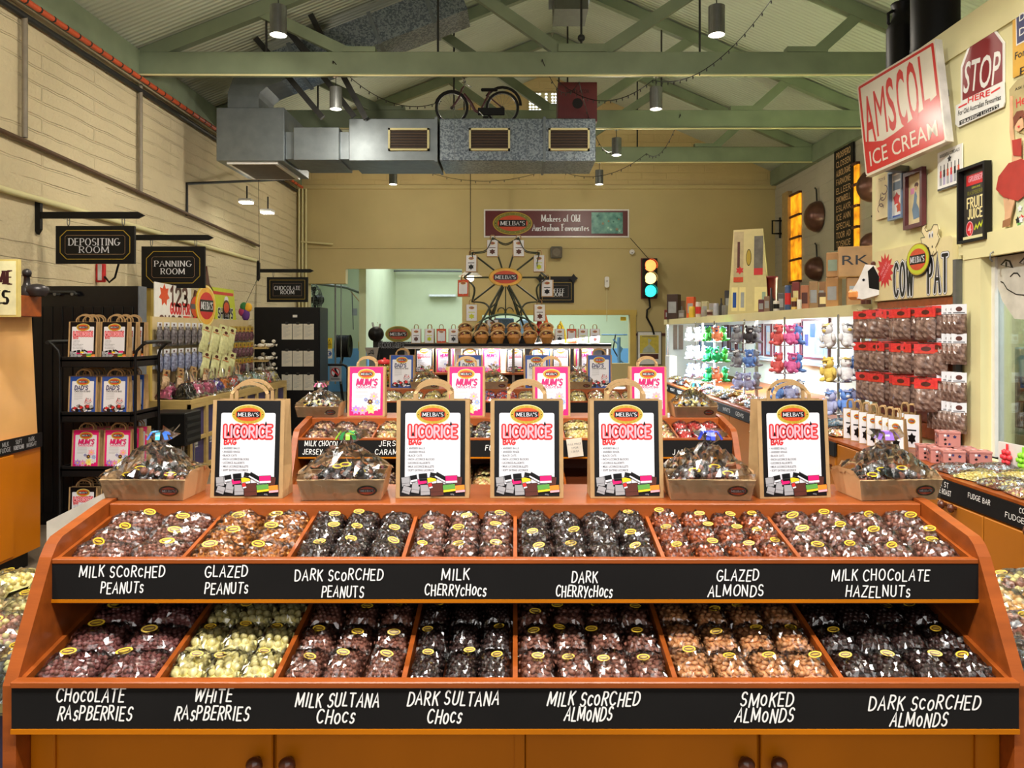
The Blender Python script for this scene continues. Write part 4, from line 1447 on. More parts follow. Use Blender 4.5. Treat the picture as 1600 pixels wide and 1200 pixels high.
# gift trays wrapped in cellophane
def gift_tray(label, bow, bow2, seed, mats, W=.235, D=.15, H=.062):
    rd = random.Random(seed)
    t = thing('gift_tray', label, 'gift tray', group='cellophane gift trays')
    b = MB()
    s = .012
    for sgn in (-1, 1):
        b.add([(-W / 2, sgn * D / 2, 0), (W / 2, sgn * D / 2, 0), (W / 2 + s, sgn * (D / 2 + s), H), (-W / 2 - s, sgn * (D / 2 + s), H)], [(0, 1, 2, 3) if sgn < 0 else (3, 2, 1, 0)], M_KRAFTD)
        b.add([(-W / 2 + .004, sgn * (D / 2 - .004), 0), (W / 2 - .004, sgn * (D / 2 - .004), 0), (W / 2 + s - .004, sgn * (D / 2 + s - .004), H), (-W / 2 - s + .004, sgn * (D / 2 + s - .004), H)], [(3, 2, 1, 0) if sgn < 0 else (0, 1, 2, 3)], M_KRAFTD)
        e = [(sgn * W / 2, -D / 2, 0), (sgn * W / 2, D / 2, 0), (sgn * (W / 2 + s), D / 2 + s, H), (sgn * (W / 2 + s * 1.3), D / 3, H + .022), (sgn * (W / 2 + s * 1.3), -D / 3, H + .022), (sgn * (W / 2 + s), -D / 2 - s, H)]
        b.add(e, [(0, 1, 2, 3, 4, 5) if sgn > 0 else (5, 4, 3, 2, 1, 0)], M_KRAFTD)
        b.add([(p[0] - sgn * .004, p[1], p[2]) for p in e], [(5, 4, 3, 2, 1, 0) if sgn > 0 else (0, 1, 2, 3, 4, 5)], M_KRAFTD)
        b.bar((-W / 2 - s, sgn * (D / 2 + s), H), (W / 2 + s, sgn * (D / 2 + s), H), .005, .003, mat('card_edge', (214, 180, 130), .6))
    b.box(-W / 2, W / 2, -D / 2, D / 2, 0, .003, M_KRAFTD)
    b.build('card_tray', t)
    l = MB()
    M = FR((0, -D / 2 - .0012, 0), (1, 0, 0), (0, -s, H))
    logo(l, M, W * .33, H * .48, .031, .0175, .0006, rim=M_GOLD, ring=M_INK, core=M_ORANGEP, full=False)
    l.build('oval_sticker', t)
    c = MB()
    for k in range(150):
        x, y = rd.uniform(-W * .45, W * .45), rd.uniform(-D * .42, D * .42)
        z = .03 + .06 * (1 - (2 * x / W) ** 2) * rd.uniform(.5, 1)
        c.ball((x, y, z), rd.uniform(.009, .015), rd.choice(mats), 1)
    c.build('sweets', t)
    yl = MB()
    for k in range(3):
        x = rd.uniform(-.08, .08)
        A = T(x, -D * .3, .105 - abs(x) * .5) @ RZ(rd.uniform(-.4, .4)) @ RX(.7)
        yl.ell(0, 0, .018, .009, 0, M_YEL, A, 16).ell(0, 0, .012, .005, .0005, M_BROWNP, A, 12)
    yl.build('product_stickers', t)
    f = MB()
    n, m_ = 20, 12
    vs, fs = [], []
    for j in range(m_ + 1):
        for i in range(n + 1):
            u, v = -1 + 2 * i / n, -1 + 2 * j / m_
            h = H + .012 + .085 * max(0, (1 - abs(u) ** 1.7)) * max(0, 1 - abs(v) ** 2) + rd.uniform(-.009, .009)
            vs.append((u * (W / 2 + s + .004) + rd.uniform(-.003, .003), v * (D / 2 + s + .004) + rd.uniform(-.003, .003), h))
    for j in range(m_):
        for i in range(n):
            a = j * (n + 1) + i
            fs += [(a, a + 1, a + n + 2), (a, a + n + 2, a + n + 1)]
    f.add(vs, fs, M_CELLO)
    # wrap down the front and ends
    wv, wf = [], []
    for j in range(4):
        for i in range(n + 1):
            u = -1 + 2 * i / n
            zz = H * 1.15 * (1 - j / 3)
            k = s * (1 - j / 3)
            wv.append((u * (W / 2 + k + .004), -(D / 2 + k) - .006 - rd.uniform(0, .003), zz))
    for j in range(3):
        for i in range(n):
            a = j * (n + 1) + i
            wf.append((a, a + n + 1, a + n + 2, a + 1))
    f.add(wv, wf, M_CELLO)
    top = H + .1
    ox = rd.uniform(-.02, .02)
    for k in range(11):
        a = 2 * PI * k / 11
        f.add([(ox, 0, top - .01), (ox + .06 * math.cos(a), .04 * math.sin(a), top + .03 + rd.uniform(0, .03)), (ox + .06 * math.cos(a + .7), .04 * math.sin(a + .7), top + .02 + rd.uniform(0, .03))], [(0, 1, 2)], M_CELLO)
    f.build('cellophane_wrap', t)
    w = MB()
    for k in range(9):
        a = 2 * PI * k / 9 + rd.uniform(-.2, .2)
        col = bow if k % 2 else bow2
        rr = rd.uniform(.03, .044)
        pts = [(ox + rr * q * math.cos(a), rr * q * math.sin(a) * .8 - .01, top + .012 + .024 * math.sin(q * PI)) for q in (0, .3, .6, .85, 1)]
        for p, q in zip(pts[:-1], pts[1:]):
            w.bar(p, q, .013, .0012, col)
    w.build('ribbon_bow', t)
    return t


RB = {k: mat(k + '_ribbon', c, .25, .08) for k, c in dict(blue=(70, 120, 220), turquoise=(80, 190, 225), lime=(150, 205, 60), green=(50, 130, 70), royal=(50, 70, 200), purple=(150, 110, 210), pink=(230, 110, 160), silver=(205, 215, 220)).items()}
GT = [(244, 'turquoise', 'blue', -.03, 'kraft gift tray of sweets with blue and turquoise bow, over the milk scorched peanuts'), (540, 'lime', 'green', .04, 'kraft gift tray of sweets with lime green bow, over the dark scorched peanuts'),
      (1103, 'royal', 'royal', -.04, 'kraft gift tray of sweets with plain blue bow, over the glazed almonds'), (1384, 'purple', 'purple', .08, 'kraft gift tray of sweets with purple bow, over the milk chocolate hazelnuts')]
for k, (cx, a, b_, rz, l) in enumerate(GT):
    g_ = gift_tray(l, RB[a], RB[b_], 30 + k, [C_MILK, C_DARK, M_INK, mat('foil_wrap', (180, 180, 185), .2, .1, metal=.8)])
    g_.location = (wx(cx, 2.33), 2.335, 1.0955)
    g_.rotation_euler = (0, 0, rz)

# ------------------------------------------------------------------ middle and third counters
MIX_CARAMEL = dict(r=.012, mix=[C_WHITE, mat('caramel_cream', (222, 178, 130), .35, .1), C_MILK], t=.04, sticker=False)
SWEETS = {
    'jersey_milk': dict(r=.011, mix=[C_MILK, mat('caramel_cream', (222, 178, 130)), mat('wrapped_taupe', (170, 140, 124), .3)], t=.04, sticker=False),
    'jersey': dict(r=.012, mix=[mat('caramel_cream', (222, 178, 130)), C_WHITE, mat('butter_caramel', (224, 170, 96), .35)], t=.04, sticker=False),
    'fudge': dict(r=.011, mix=[C_WHITE, mat('pale_nougat', (232, 214, 186), .4)], t=.04, sticker=False),
    'dark_mix': dict(r=.01, mix=[C_DARK, M_GREYP, C_WHITE], t=.04, sticker=False),
    'red_mix': dict(r=.011, mix=[mat('jaffa_red', (206, 52, 50), .25, .1), mat('jaffa_pink', (222, 84, 84), .25, .1)], t=.04, sticker=False),
    'yellow_mix': dict(r=.011, mix=[mat('lemon_sweet', (236, 214, 120), .3), C_WHITE, mat('straw_sweet', (224, 196, 140), .3)], t=.045, sticker=False),
    'red_blue': dict(r=.012, mix=[mat('coral_sweet', (230, 90, 84), .25), mat('jaffa_red', (206, 52, 50)), mat('blue_sweet', (110, 130, 200), .25)], t=.045, sticker=False),
    'peach': dict(r=.012, mix=[mat('peach_sweet', (240, 176, 140), .3), C_WHITE], t=.045, sticker=False),
}
MD = [-.79, -.42, -.05, .27, .62, .90]
display_unit(2.2, MD, MD, [('MILK CHOCOLATE', 510, 693, 68), ('JERSEY CARAMELs', 512, 706, 78), ('JERSEY', 612, 693, 40), ('CARAMELs', 612, 706, 52), ('JAFFAS', 1070, 707, 38), ('FUDGE', 775, 700, 34)], [], 'orange wooden sweet counter with chalkboards standing behind the licorice bags', False)
GM = 'sweet bags in the middle counter'
e_ = [-UX + .012] + MD + [UX - .012]
MS = [('jersey_milk', 'milk chocolate jersey caramels', 3), ('jersey', 'jersey caramels', 3), ('dark_mix', 'dark wrapped sweets', 2), ('fudge', 'pale fudge', 2), ('yellow_mix', 'lemon sweets', 2), ('peach', 'peach sweets', 2), ('red_mix', 'red jaffas', 3)]
NB = ['the end panel'] + ['the ' + m_[1] for m_ in MS]
for k, (sp, wh, n) in enumerate(MS):
    fill_tray(4.16, 4.415, .977, 1.031, e_[k] + .007, e_[k + 1] - .007, n, 2, SWEETS[sp], wh, NB[k], 'middle counter', GM, 'sweet_bag')
for k, (sp, wh, n) in enumerate((('fudge', 'milk caramels', 3), ('jersey_milk', 'soft toffees', 3), ('jersey', 'pale toffees', 2))):
    fill_tray(4.02, 4.36, .73, .797, e_[k] + .008, e_[k + 1] - .008, n, 2, SWEETS[sp], wh, ('the end panel', 'the milk caramels', 'the soft toffees')[k], 'lower middle counter', GM, 'sweet_bag')
for (cx, l) in ((574, 'first, beside the small gift tray'), (729, 'second, behind the licorice bags'), (861, 'third along the row'), (1011, 'last, near the jaffas')):
    BAG['mums'].put((wx(cx, 4.53), 4.53, 1.0955), (0, 0, RND.uniform(-.06, .06)), 'pink mums chocolate carrier bag on the middle counter, ' + l, 'pink bags on the middle counter')
for k, (cx, bow, l) in enumerate(((500, 'silver', 'kraft gift tray with clear bow on the middle counter, beside the pink bags'), (1083, 'silver', 'kraft gift tray with silver bow on the middle counter, above the jaffas'))):
    g_ = gift_tray(l, RB[bow], RB['turquoise' if k else 'pink'], 50 + k, [C_WHITE, C_MILK, M_INK, M_LGREY])
    g_.location = (wx(cx, 4.5), 4.52, 1.0955)
# white note card hanging on the middle counter
o = MB(FR((wx(898, 4.13), 4.12, wz(699, 4.13)), (1, 0, .12), (-.12, 0, 1)))
o.box(-.042, .042, -.05, .05, 0, .003, mat('note_card', (206, 196, 180), .7)).text('FULL PRICE', .01, M_GREYP, Matrix(), 0, .02, .0035).text('2 FOR', .01, M_GREYP, Matrix(), 0, 0, .0035).text('1.50 EA', .01, M_GREYP, Matrix(), 0, -.02, .0035)
tag(o.build('price_card'), 'pale handwritten card hanging on the middle chalkboard', 'card')

TD = [-.79, -.35, .02, .33, .62, .92]
display_unit(4.4, TD, TD, [], [], 'orange wooden sweet counter under the blue dads bags, beyond the pink bags', False)
e_ = [-UX + .012] + TD + [UX - .012]
TS = [('fudge', 'cream sweets', 2), ('yellow_mix', 'lemon drops', 3), ('red_blue', 'coral and blue sweets', 2), ('fudge', 'white nougat', 2), ('yellow_mix', 'butter drops', 2), ('peach', 'peach jellies', 2), ('fudge', 'pale toffee', 2)]
NB = ['the end panel'] + ['the ' + m_[1] for m_ in TS]
for k, (sp, wh, n) in enumerate(TS):
    fill_tray(6.36, 6.615, .977, 1.031, e_[k] + .007, e_[k + 1] - .007, n, 2, SWEETS[sp], wh, NB[k], 'third counter', 'sweet bags in the third counter', 'sweet_bag')
for (cx, l) in ((629, 'beside the red-lidded jar'), (838, 'half hidden behind a pink bag'), (936, 'nearest the framed yellow poster'), (734, 'behind the second pink bag')):
    BAG['dads'].put((wx(cx, 6.73), 6.73, 1.0955), (0, 0, RND.uniform(-.06, .06)), 'blue dads chocolate carrier bag on the third counter, ' + l, 'blue bags on the third counter')
GB = Maker(gift_tray('x', RB['silver'], RB['silver'], 61, [C_WHITE, mat('straw_sweet', (224, 196, 140)), M_LGREY]))
for (cx, l) in ((665, 'between two blue dads bags'), (902, 'nearest the framed yellow poster'), (1000, 'at the end nearest the soft toys'), (770, 'behind the third pink bag')):
    GB.put((wx(cx, 6.7), 6.7, 1.0955), (0, 0, RND.uniform(-.1, .1)), 'small cellophane gift tray on the third counter, ' + l, 'gift trays on the third counter')
# jar of mixed sweets with a red lid
t = thing('sweet_jar', 'round clear jar of mixed sweets with red lid', 'jar', (wx(601, 7.0), 7.0, 1.0955))
rd = random.Random(3)
o = MB()
for k in range(160):
    a, z = rd.uniform(0, 2 * PI), rd.uniform(.02, .2)
    r_ = .075 * math.sin(PI * min(.95, (z + .04) / .26)) ** .5
    o.ball((r_ * math.cos(a), r_ * math.sin(a), z), .013, rd.choice([M_YEL, M_REDP, C_WHITE, mat('orange_sweet', (236, 136, 40)), M_GREENP]), 1)
o.build('sweets', t)
MB().lathe([(.06, 0), (.088, .05), (.092, .12), (.075, .2), (.07, .22)], M_GLASS, 24).build('glass', t)
MB().lathe([(.074, .205), (.078, .21), (.07, .235), (.03, .245), (0, .246)], M_REDP, 24).lathe([(.012, .246), (.014, .26), (0, .262)], M_REDP, 10).build('lid', t)

# ------------------------------------------------------------------ lit shelf island with baskets and the wheel
YS = 9.0
t = thing('lit_shelf_unit', 'lit island shelf with black top carrying the wheel and kraft baskets', 'shelf unit', (0, YS, 0))
x0, x1 = wx(632, 8.75), wx(955, 8.75)
zt = wz(537, 8.75)
MB().box(x0, x1, -.28, .5, zt - .03, zt, M_BLACK).build('top_shelf', t)
MB().box(x0, x1, -.262, -.25, zt - .06, zt - .032, M_WHITEP).build('light_strip', t)
MB().box(x0, x1, -.25, .5, wz(583, 8.75) - .02, wz(583, 8.75), M_WOOD).build('middle_shelf', t)
MB().box(x0, x1, .44, .47, .1, zt - .03, mat('grey_back_panel', (170, 176, 184), .5)).build('back_panel', t)
for x in (x0, wx(700, 8.75), wx(800, 8.75), wx(905, 8.75), x1 - .03):
    MB().box(x, x + .03, -.24, .44, .1, zt - .03, mat('divider_grey', (120, 112, 104), .5)).build('divider', t)
MB().box(x0, x1, -.25, .45, 0, .82, M_WOOD).build('base', t)
MB().box(x0, x1, -.3, -.25, .8, wz(600, 8.7), M_WOODD).build('front_rail', t)
zm = wz(583, 8.75)
for k, (px, kind) in enumerate(((663, 'licorice'), (696, 'mums'), (736, 'licorice'), (768, 'mums'), (805, 'licorice'), (846, 'dads'), (876, 'licorice'), (912, 'mums'))):
    BAG[kind].put((wx(px, 8.9), 8.9, zm), (0, 0, RND.uniform(-.1, .1)), {'licorice': 'black', 'mums': 'pink', 'dads': 'blue'}[kind] + ' fronted carrier bag on the lit shelf under the wheel, %s along' % ORD[k], 'carrier bags on the lit shelf')


def mini_bag(kind):
    t = thing('small_bag', 'x', 'bag', group='small bags')
    w, d, h = .072, .04, .115
    f = {'white': (M_WHITE, M_BROWNP), 'lime': (M_WHITE, M_LIME), 'orange': (M_ORANGEP, M_WHITE), 'grey': (M_WHITE, M_INK)}[kind]
    o = MB().add([(-w, -d, 0), (w, -d, 0), (w, d, 0), (-w, d, 0), (-w, -d * .5, 2 * h), (w, -d * .5, 2 * h), (w, d * .5, 2 * h), (-w, d * .5, 2 * h)], [(0, 1, 5, 4), (1, 2, 6, 5), (2, 3, 7, 6), (3, 0, 4, 7), (3, 2, 1, 0)], M_KRAFT)
    M = FR((0, -d - .001, 0), (1, 0, 0), (0, d * .5, 2 * h))
    o.flat([(-w * .9, .01), (w * .9, .01), (w * .9, 2 * h), (-w * .9, 2 * h)], .0002, f[0], M)
    o.flat(rrect(-w * .75, .04, w * .75, h * 1.7, .01), .0008, M_WHITE, M)
    logo(o, M, 0, h * 1.62, .035, .02, .0014, .0005, full=False)
    o.flat(star(.0, .07, .04, .026, 6), .0014, f[1], M)
    o.flat([(-.04, .12), (.04, .12), (.04, .13), (-.04, .13)], .0014, f[1], M)
    o.build('paper_body', t)
    for s in (-1, 1):
        MB().tube([(-.03, s * .015, 2 * h - .02), (-.03, s * .015, 2 * h + .04), (-.018, s * .015, 2 * h + .065), (.018, s * .015, 2 * h + .065), (.03, s * .015, 2 * h + .04), (.03, s * .015, 2 * h - .02)], .006, M_KRAFT, 5).build('handle', t)
    return t


MINI = {k: Maker(mini_bag(k)) for k in ('white', 'lime', 'orange', 'grey')}
for k, (px, kd) in enumerate(((651, 'white'), (672, 'lime'), (690, 'orange'), (709, 'grey'), (874, 'grey'), (893, 'orange'), (910, 'lime'), (929, 'white'))):
    MINI[kd].put((wx(px, 8.95), 8.92, zt), (0, 0, RND.uniform(-.1, .1)), 'small %s printed bag on the black shelf, %s along from %s' % (kd, ORD[k % 4], 'the hose reel end' if k < 4 else 'the wheel'), 'small bags beside the wheel', (.8, .8, .75))


def basket():
    t = thing('kraft_basket', 'x', 'basket', group='kraft baskets')
    o = MB()
    M_B = mat('golden_kraft', (188, 128, 62), .5, .15, 20)
    for a in range(10):
        a0, a1 = 2 * PI * a / 10, 2 * PI * (a + 1) / 10
        for (ra, za, rb, zb_) in ((.055, 0, .085, .07), (.085, .07, .07, .11)):
            o.add([(ra * math.cos(a0), ra * .7 * math.sin(a0), za), (ra * math.cos(a1), ra * .7 * math.sin(a1), za), (rb * math.cos(a1), rb * .7 * math.sin(a1), zb_), (rb * math.cos(a0), rb * .7 * math.sin(a0), zb_)], [(0, 1, 2, 3)], M_B, True)
    o.build('bowl', t)
    h = MB()
    for s in (-.03, .03):
        h.tube([(.08 * math.cos(q), s, .09 + .06 * math.sin(q)) for q in [PI * i / 10 for i in range(11)]], .012, M_KRAFT, 6)
    h.build('handle', t)
    c = MB()
    rd = random.Random(2)
    for k in range(14):
        c.ball((rd.uniform(-.05, .05), rd.uniform(-.04, .04), .105 + rd.uniform(0, .02)), .018, rd.choice([M_B, C_MILK, C_WHITE, M_BROWNP]), 1)
    c.build('sweets', t)
    return t


BK = Maker(basket())
n = 0
for row, (y, z) in enumerate(((8.86, zt), (9.12, zt))):
    for k in range(6):
        px = 727 + k * 25.4
        BK.put((wx(px, y), y, z + (.09 if row else 0)), (0, 0, RND.uniform(-.2, .2)), 'golden kraft basket at the wheel foot, %s row, %s from the small grey bag' % (('front', 'raised back')[row], ORD[k]), 'kraft baskets at the foot of the wheel')
tag(MB().box(wx(715, 9.1), wx(868, 9.1), 9.04, 9.22, zt, zt + .09, M_BLACK).build('riser_block'), 'low black riser under the back row of kraft baskets', 'riser')

# the ferris wheel
YW = 9.28
zc = wz(434, YW)
t = thing('model_ferris_ride', 'dark green iron model ferris wheel hung with small bags', 'ferris wheel', (wx(790, YW), YW, zt))
M_IRON = mat('green_black_iron', (46, 52, 34), .45, .15)
hz = zc - zt
Rw = 65 * YW / F
tips = [(Rw * math.sin(math.radians(18 + 36 * k)), Rw * math.cos(math.radians(18 + 36 * k))) for k in range(10)]
for (x, z) in tips:
    MB().tube([(x * .2, -.05, hz + z * .15), (x, -.05, hz + z)], .011, M_IRON, 6).build('spoke', t)
for k in range(10):
    a, b = tips[k], tips[(k + 1) % 10]
    if k in (4,):
        continue
    for s in (-1, 1):
        pts = []
        for i in range(9):
            q = i / 8
            x, z = a[0] * (1 - q) + b[0] * q, a[1] * (1 - q) + b[1] * q
            f = 1 - .16 * math.sin(PI * q) - (.02 if s > 0 else 0)
            pts.append((x * f, -.05 + s * .03, hz + z * f))
        MB().tube(pts, .007, M_IRON, 5).build('rim_scallop', t)
for s in (-1, 1):
    for sx in (-1, 1):
        MB().tube([(sx * .04, -.05 + s * .06, hz - .1), (sx * (.43 if s < 0 else .3), -.05 + s * .2, 0.0)], .013, M_IRON, 6).build('leg', t)
o = MB()
for sx in (-1, 1):
    o.tube([(sx * q, -.08, z) for q, z in ((.02, hz - .12), (.1, hz - .3), (.19, hz - .38), (.2, hz - .5), (.13, hz - .55))], .009, M_IRON, 6)
    o.tube([(sx * (.05 + .045 * math.cos(q)), -.08, hz - .42 + .05 * math.sin(q)) for q in [PI * 1.2 * i / 10 for i in range(11)]], .007, M_IRON, 5)
o.tube([(.43 * math.sin(q), -.12, .05 + .3 * math.cos(q)) for q in [-1.25 + 2.5 * i / 14 for i in range(15)]], .012, mat('green_iron', (70, 98, 80), .45), 6)
o.tube([(0, -.08, hz - .1), (0, -.08, hz - .5)], .008, M_IRON, 5)
o.build('scrollwork', t)
o = MB(FR((0, -.1, hz)))
o.prism(arc(0, 0, .205, .115, 0, 350, 35), -.03, 0, M_GOLD)
logo(o, Matrix(), 0, 0, .204, .114, .001, .0012, rim=M_GOLD, ring=mat('amber_print', (236, 180, 70), .4), core=M_ORANGEP, full=False)
o.build('hub_sign', t)
KD = ['white', 'lime', 'grey', 'white', None, 'grey', 'lime', 'orange', 'grey', 'white']
WH = ['topmost, on the speaker side', 'under the speaker', 'in front of the toffee room sign, upper', 'in front of the toffee room sign, lower', '', 'lowest, beside the front leg', 'below the orange one', 'the only orange one', 'high up, above the orange one', 'topmost, on the pendant lamp side']
for k, (x, z) in enumerate(tips):
    if KD[k] is None:
        continue
    MINI[KD[k]].put((wx(790, YW) + x, YW - .06, zc + z - .238), (0, 0, RND.uniform(-.25, .25)), 'small printed bag hanging on the wheel, ' + WH[k], 'small bags hanging on the wheel', (.98, .85, .9))

# ------------------------------------------------------------------ on and beyond the back wall
YF = YB - .03
t = thing('shop_sign', 'long maroon shop sign with oval mark and green picture on the back wall', 'sign', (0, 0, 0))
M = FR((0, YF, 0))
x0, x1, z0, z1 = wx(756, YF), wx(983, YF), wz(371, YF), wz(327, YF)
M_MAROON = mat('maroon_paint', (92, 28, 30), .4, .08)
MB(M).prism([(x0, z0), (x1, z0), (x1, z1), (x0, z1)], -.04, 0, M_WHITEP).prism([(x0 + .03, z0 + .03), (x1 - .03, z0 + .03), (x1 - .03, z1 - .03), (x0 + .03, z1 - .03)], 0, .005, M_MAROON).build('board', t)
o = MB(M)
logo(o, Matrix(), wx(801, YF), wz(349, YF), 31 * YF / F, 18 * YF / F, .01, .003, rim=M_GOLD, ring=mat('olive_print', (120, 116, 40), .5), core=M_ORANGEP, full=True)
o.build('oval_mark', t)
o = MB(M)
strokes(o, 'Makers of Old', .14, M_WHITE, Matrix(), wx(876, YF), wz(341, YF), .008, .16, width=60 * YF / F, serif=True, low=True)
strokes(o, 'Australian Favourites', .14, M_WHITE, Matrix(), wx(876, YF), wz(355.5, YF), .008, .16, width=88 * YF / F, serif=True, low=True)
o.build('lettering', t)
o = MB(M)
px0, px1, pz0, pz1 = wx(924, YF), wx(973, YF), wz(365, YF), wz(332, YF)
M_TEAL = mat('teal_picture', (120, 176, 160), .4, .5, 9, col2=(40, 110, 104))
o.prism([(px0, pz0), (px1, pz0), (px1, pz1), (px0, pz1)], 0, .015, M_TEAL)
rd = random.Random(9)
for k in range(26):
    cx_, cz_ = rd.uniform(px0 + .05, px1 - .05), rd.uniform(pz0 + .05, pz1 - .05)
    o.flat(star(cx_, cz_, rd.uniform(.02, .05), .015, 5), .016 + k * .0002, rd.choice([M_TEAL, mat('pale_teal', (170, 210, 196)), mat('bronze_tone', (150, 120, 90)), mat('deep_teal', (40, 100, 92))]))
o.build('picture', t)


def frame_sign(name, label, c0, c1, p0, p1, Y, lines, style, hang=None):
    """Black hanging board with gold lines and Roman capitals; hang = (bracket start px, end px, height px)."""
    t = thing(name, label, 'sign')
    M = FR((0, Y, 0))
    x0, x1, z0, z1 = wx(c0, Y), wx(c1, Y), wz(p1, Y), wz(p0, Y)
    w, h = x1 - x0, z1 - z0
    o = MB(M).prism([(x0, z0), (x1, z0), (x1, z1), (x0, z1)], -.03, 0, M_BLACK)
    def octa(a, c):
        X0, X1, Z0, Z1 = x0 + a, x1 - a, z0 + a, z1 - a
        return [(X0 + c, Z0), (X1 - c, Z0), (X1, Z0 + c), (X1, Z1 - c), (X1 - c, Z1), (X0 + c, Z1), (X0, Z1 - c), (X0, Z0 + c)]
    for a, c, th, m_ in ((h * .12, h * .17 if style == 'cut' else 0, .007, M_GOLD), (h * .25, h * .04 if style == 'cut' else 0, .004, mat('dull_bronze', (150, 120, 90), .5))):
        pl = octa(a, c + 1e-4)
        for p, q in zip(pl, pl[1:] + pl[:1]):
            ribbon(o, [p, q], th / 2 * w / .75, .001, m_, Matrix(), True)
    for (s, px, py, ww, hh) in lines:
        strokes(o, s, hh * Y / F, M_WHITE, Matrix(), wx(px, Y), wz(py, Y), .0015, .17, width=ww * Y / F, serif=True)
    o.build('board', t)
    if hang:
        b0, b1, py, wall = hang
        xb0, xb1, zb = wx(b0, Y), wx(b1, Y), wz(py, Y)
        o = MB().box(xb0, xb1 - .06, Y + .0, Y + .03, zb - .03, zb + .03, M_BLACK)
        o.prism([(xb1 - .06, zb - .03), (xb1, zb), (xb1 - .06, zb + .03)], -.03, 0, M_BLACK, M)
        hp = .13
        o.prism([(xb0 - .03, zb - hp), (xb0, zb - hp - .05), (xb0 + .03, zb - hp), (xb0 + .03, zb + hp), (xb0, zb + hp + .05), (xb0 - .03, zb + hp)], -.035, .005, M_BLACK, M)
        if wall:
            o.box(XL, xb0, Y + .0, Y + .03, zb - .03, zb + .03, M_BLACK)
        o.build('bracket', t)
        for q in (.15, .85):
            x = x0 + w * q
            MB().tube([(x + .012 * math.cos(a), Y + .015, (z1 + zb) / 2 + (zb - z1) * .5 * math.sin(a)) for a in [2 * PI * i / 10 for i in range(10)]], .004, M_GREY, 5, closed=True).build('hook', t)
    return t


frame_sign('hanging_sign', 'black depositing room sign hanging from a bracket on the brick wall', 87, 210, 353, 412, 7.0, [('DEPOSITING', 147, 378, 79, 11), ('ROOM', 147, 390, 46, 10)], 'cut', (58, 225, 336, True))
frame_sign('hanging_sign', 'black panning room sign hanging beyond the depositing room sign', 221, 320, 385, 450, 8.6, [('PANNING', 270, 412, 57, 9), ('ROOM', 270, 424, 37, 9)], 'cut', (196, 333, 371, True))
frame_sign('hanging_sign', 'black chocolate room sign hanging near the pedestal fan', 417, 481, 433, 472, 13.0, [('CHOCOLATE', 449, 450, 41, 6), ('ROOM', 449, 456.5, 21, 6)], 'square', (403, 490, 423, True))
ts = frame_sign('wall_sign', 'black toffee room sign with pointed bracket on the back wall', 843, 897, 437, 473, YF, [('TOFFEE', 869, 454, 26, 6), ('ROOM', 869, 460, 20, 6)], 'square')
o = MB(FR((0, YF, 0)))
o.prism([(wx(842, YF), wz(438, YF)), (wx(898, YF), wz(438, YF)), (wx(898, YF), wz(432, YF)), (wx(842, YF), wz(432, YF))], -.03, .02, M_BLACK)
for px in (844, 896):
    o.prism([(wx(px - 7, YF), wz(435, YF)), (wx(px - 3, YF), wz(438, YF)), (wx(px, YF), wz(444, YF)), (wx(px + 3, YF), wz(438, YF)), (wx(px + 7, YF), wz(435, YF)), (wx(px + 3, YF), wz(432, YF)), (wx(px, YF), wz(428, YF)), (wx(px - 3, YF), wz(432, YF))], .02, .05, M_BLACK)
o.build('pointed_bracket', ts)
# traffic light
t = thing('traffic_light', 'old traffic light with all three lamps glowing on the back wall', 'traffic light')
x0, x1, z0, z1 = wx(1003, YF), wx(1025, YF), wz(465, YF), wz(405, YF)
xm, w_ = (x0 + x1) / 2, x1 - x0
M_HOUS = mat('maroon_housing', (104, 24, 24), .4, .1)
MB().box(x0, x1, YF - .16, YF + .02, z0, z1, M_BLACK, bev=.01).box(x0 - .02, x1 + .02, YF - .01, YF + .018, z0 - .02, z1 + .02, M_HOUS).build('housing', t)
for py, nm, c in ((416, 'red_lamp', (255, 120, 60)), (435.5, 'amber_lamp', (255, 206, 120)), (455.5, 'green_lamp', (40, 214, 190))):
    z = wz(py, YF)
    l_ = MB().ball((xm, YF - .16, z), (.118, .03, .118), mat(nm, c, .3, .05, emit=2.2), 3).build(nm, t)
    l_['label'] = nm.replace('_', ' ') + ' glowing'
    o = MB()
    vs, fs = [], []
    for i in range(15):
        a = PI * (-.15 + 1.3 * i / 14)
        for y in (-.16, -.3):
            vs.append((xm + .128 * math.cos(a), YF + y, z + .128 * math.sin(a)))
    for i in range(14):
        fs.append((2 * i, 2 * i + 1, 2 * i + 3, 2 * i + 2))
    o.add(vs, fs, M_HOUS if py < 420 else M_BLACK, True)
    o.build('visor', t)
MB().tube([(xm + dx, YF - .02, z) for dx, z in ((0, z0), (.02, z0 - .2), (-.04, z0 - .25), (-.05, z0 - .4), (.06, z0 - .6), (.1, z0 - .75))], .02, M_BLACK, 6).build('cable', t)
MB().tube([(xm, YF, z1), (wx(985, YF), YF + .01, wz(372, YF))], .006, M_BLACK, 4).build('cable', t)
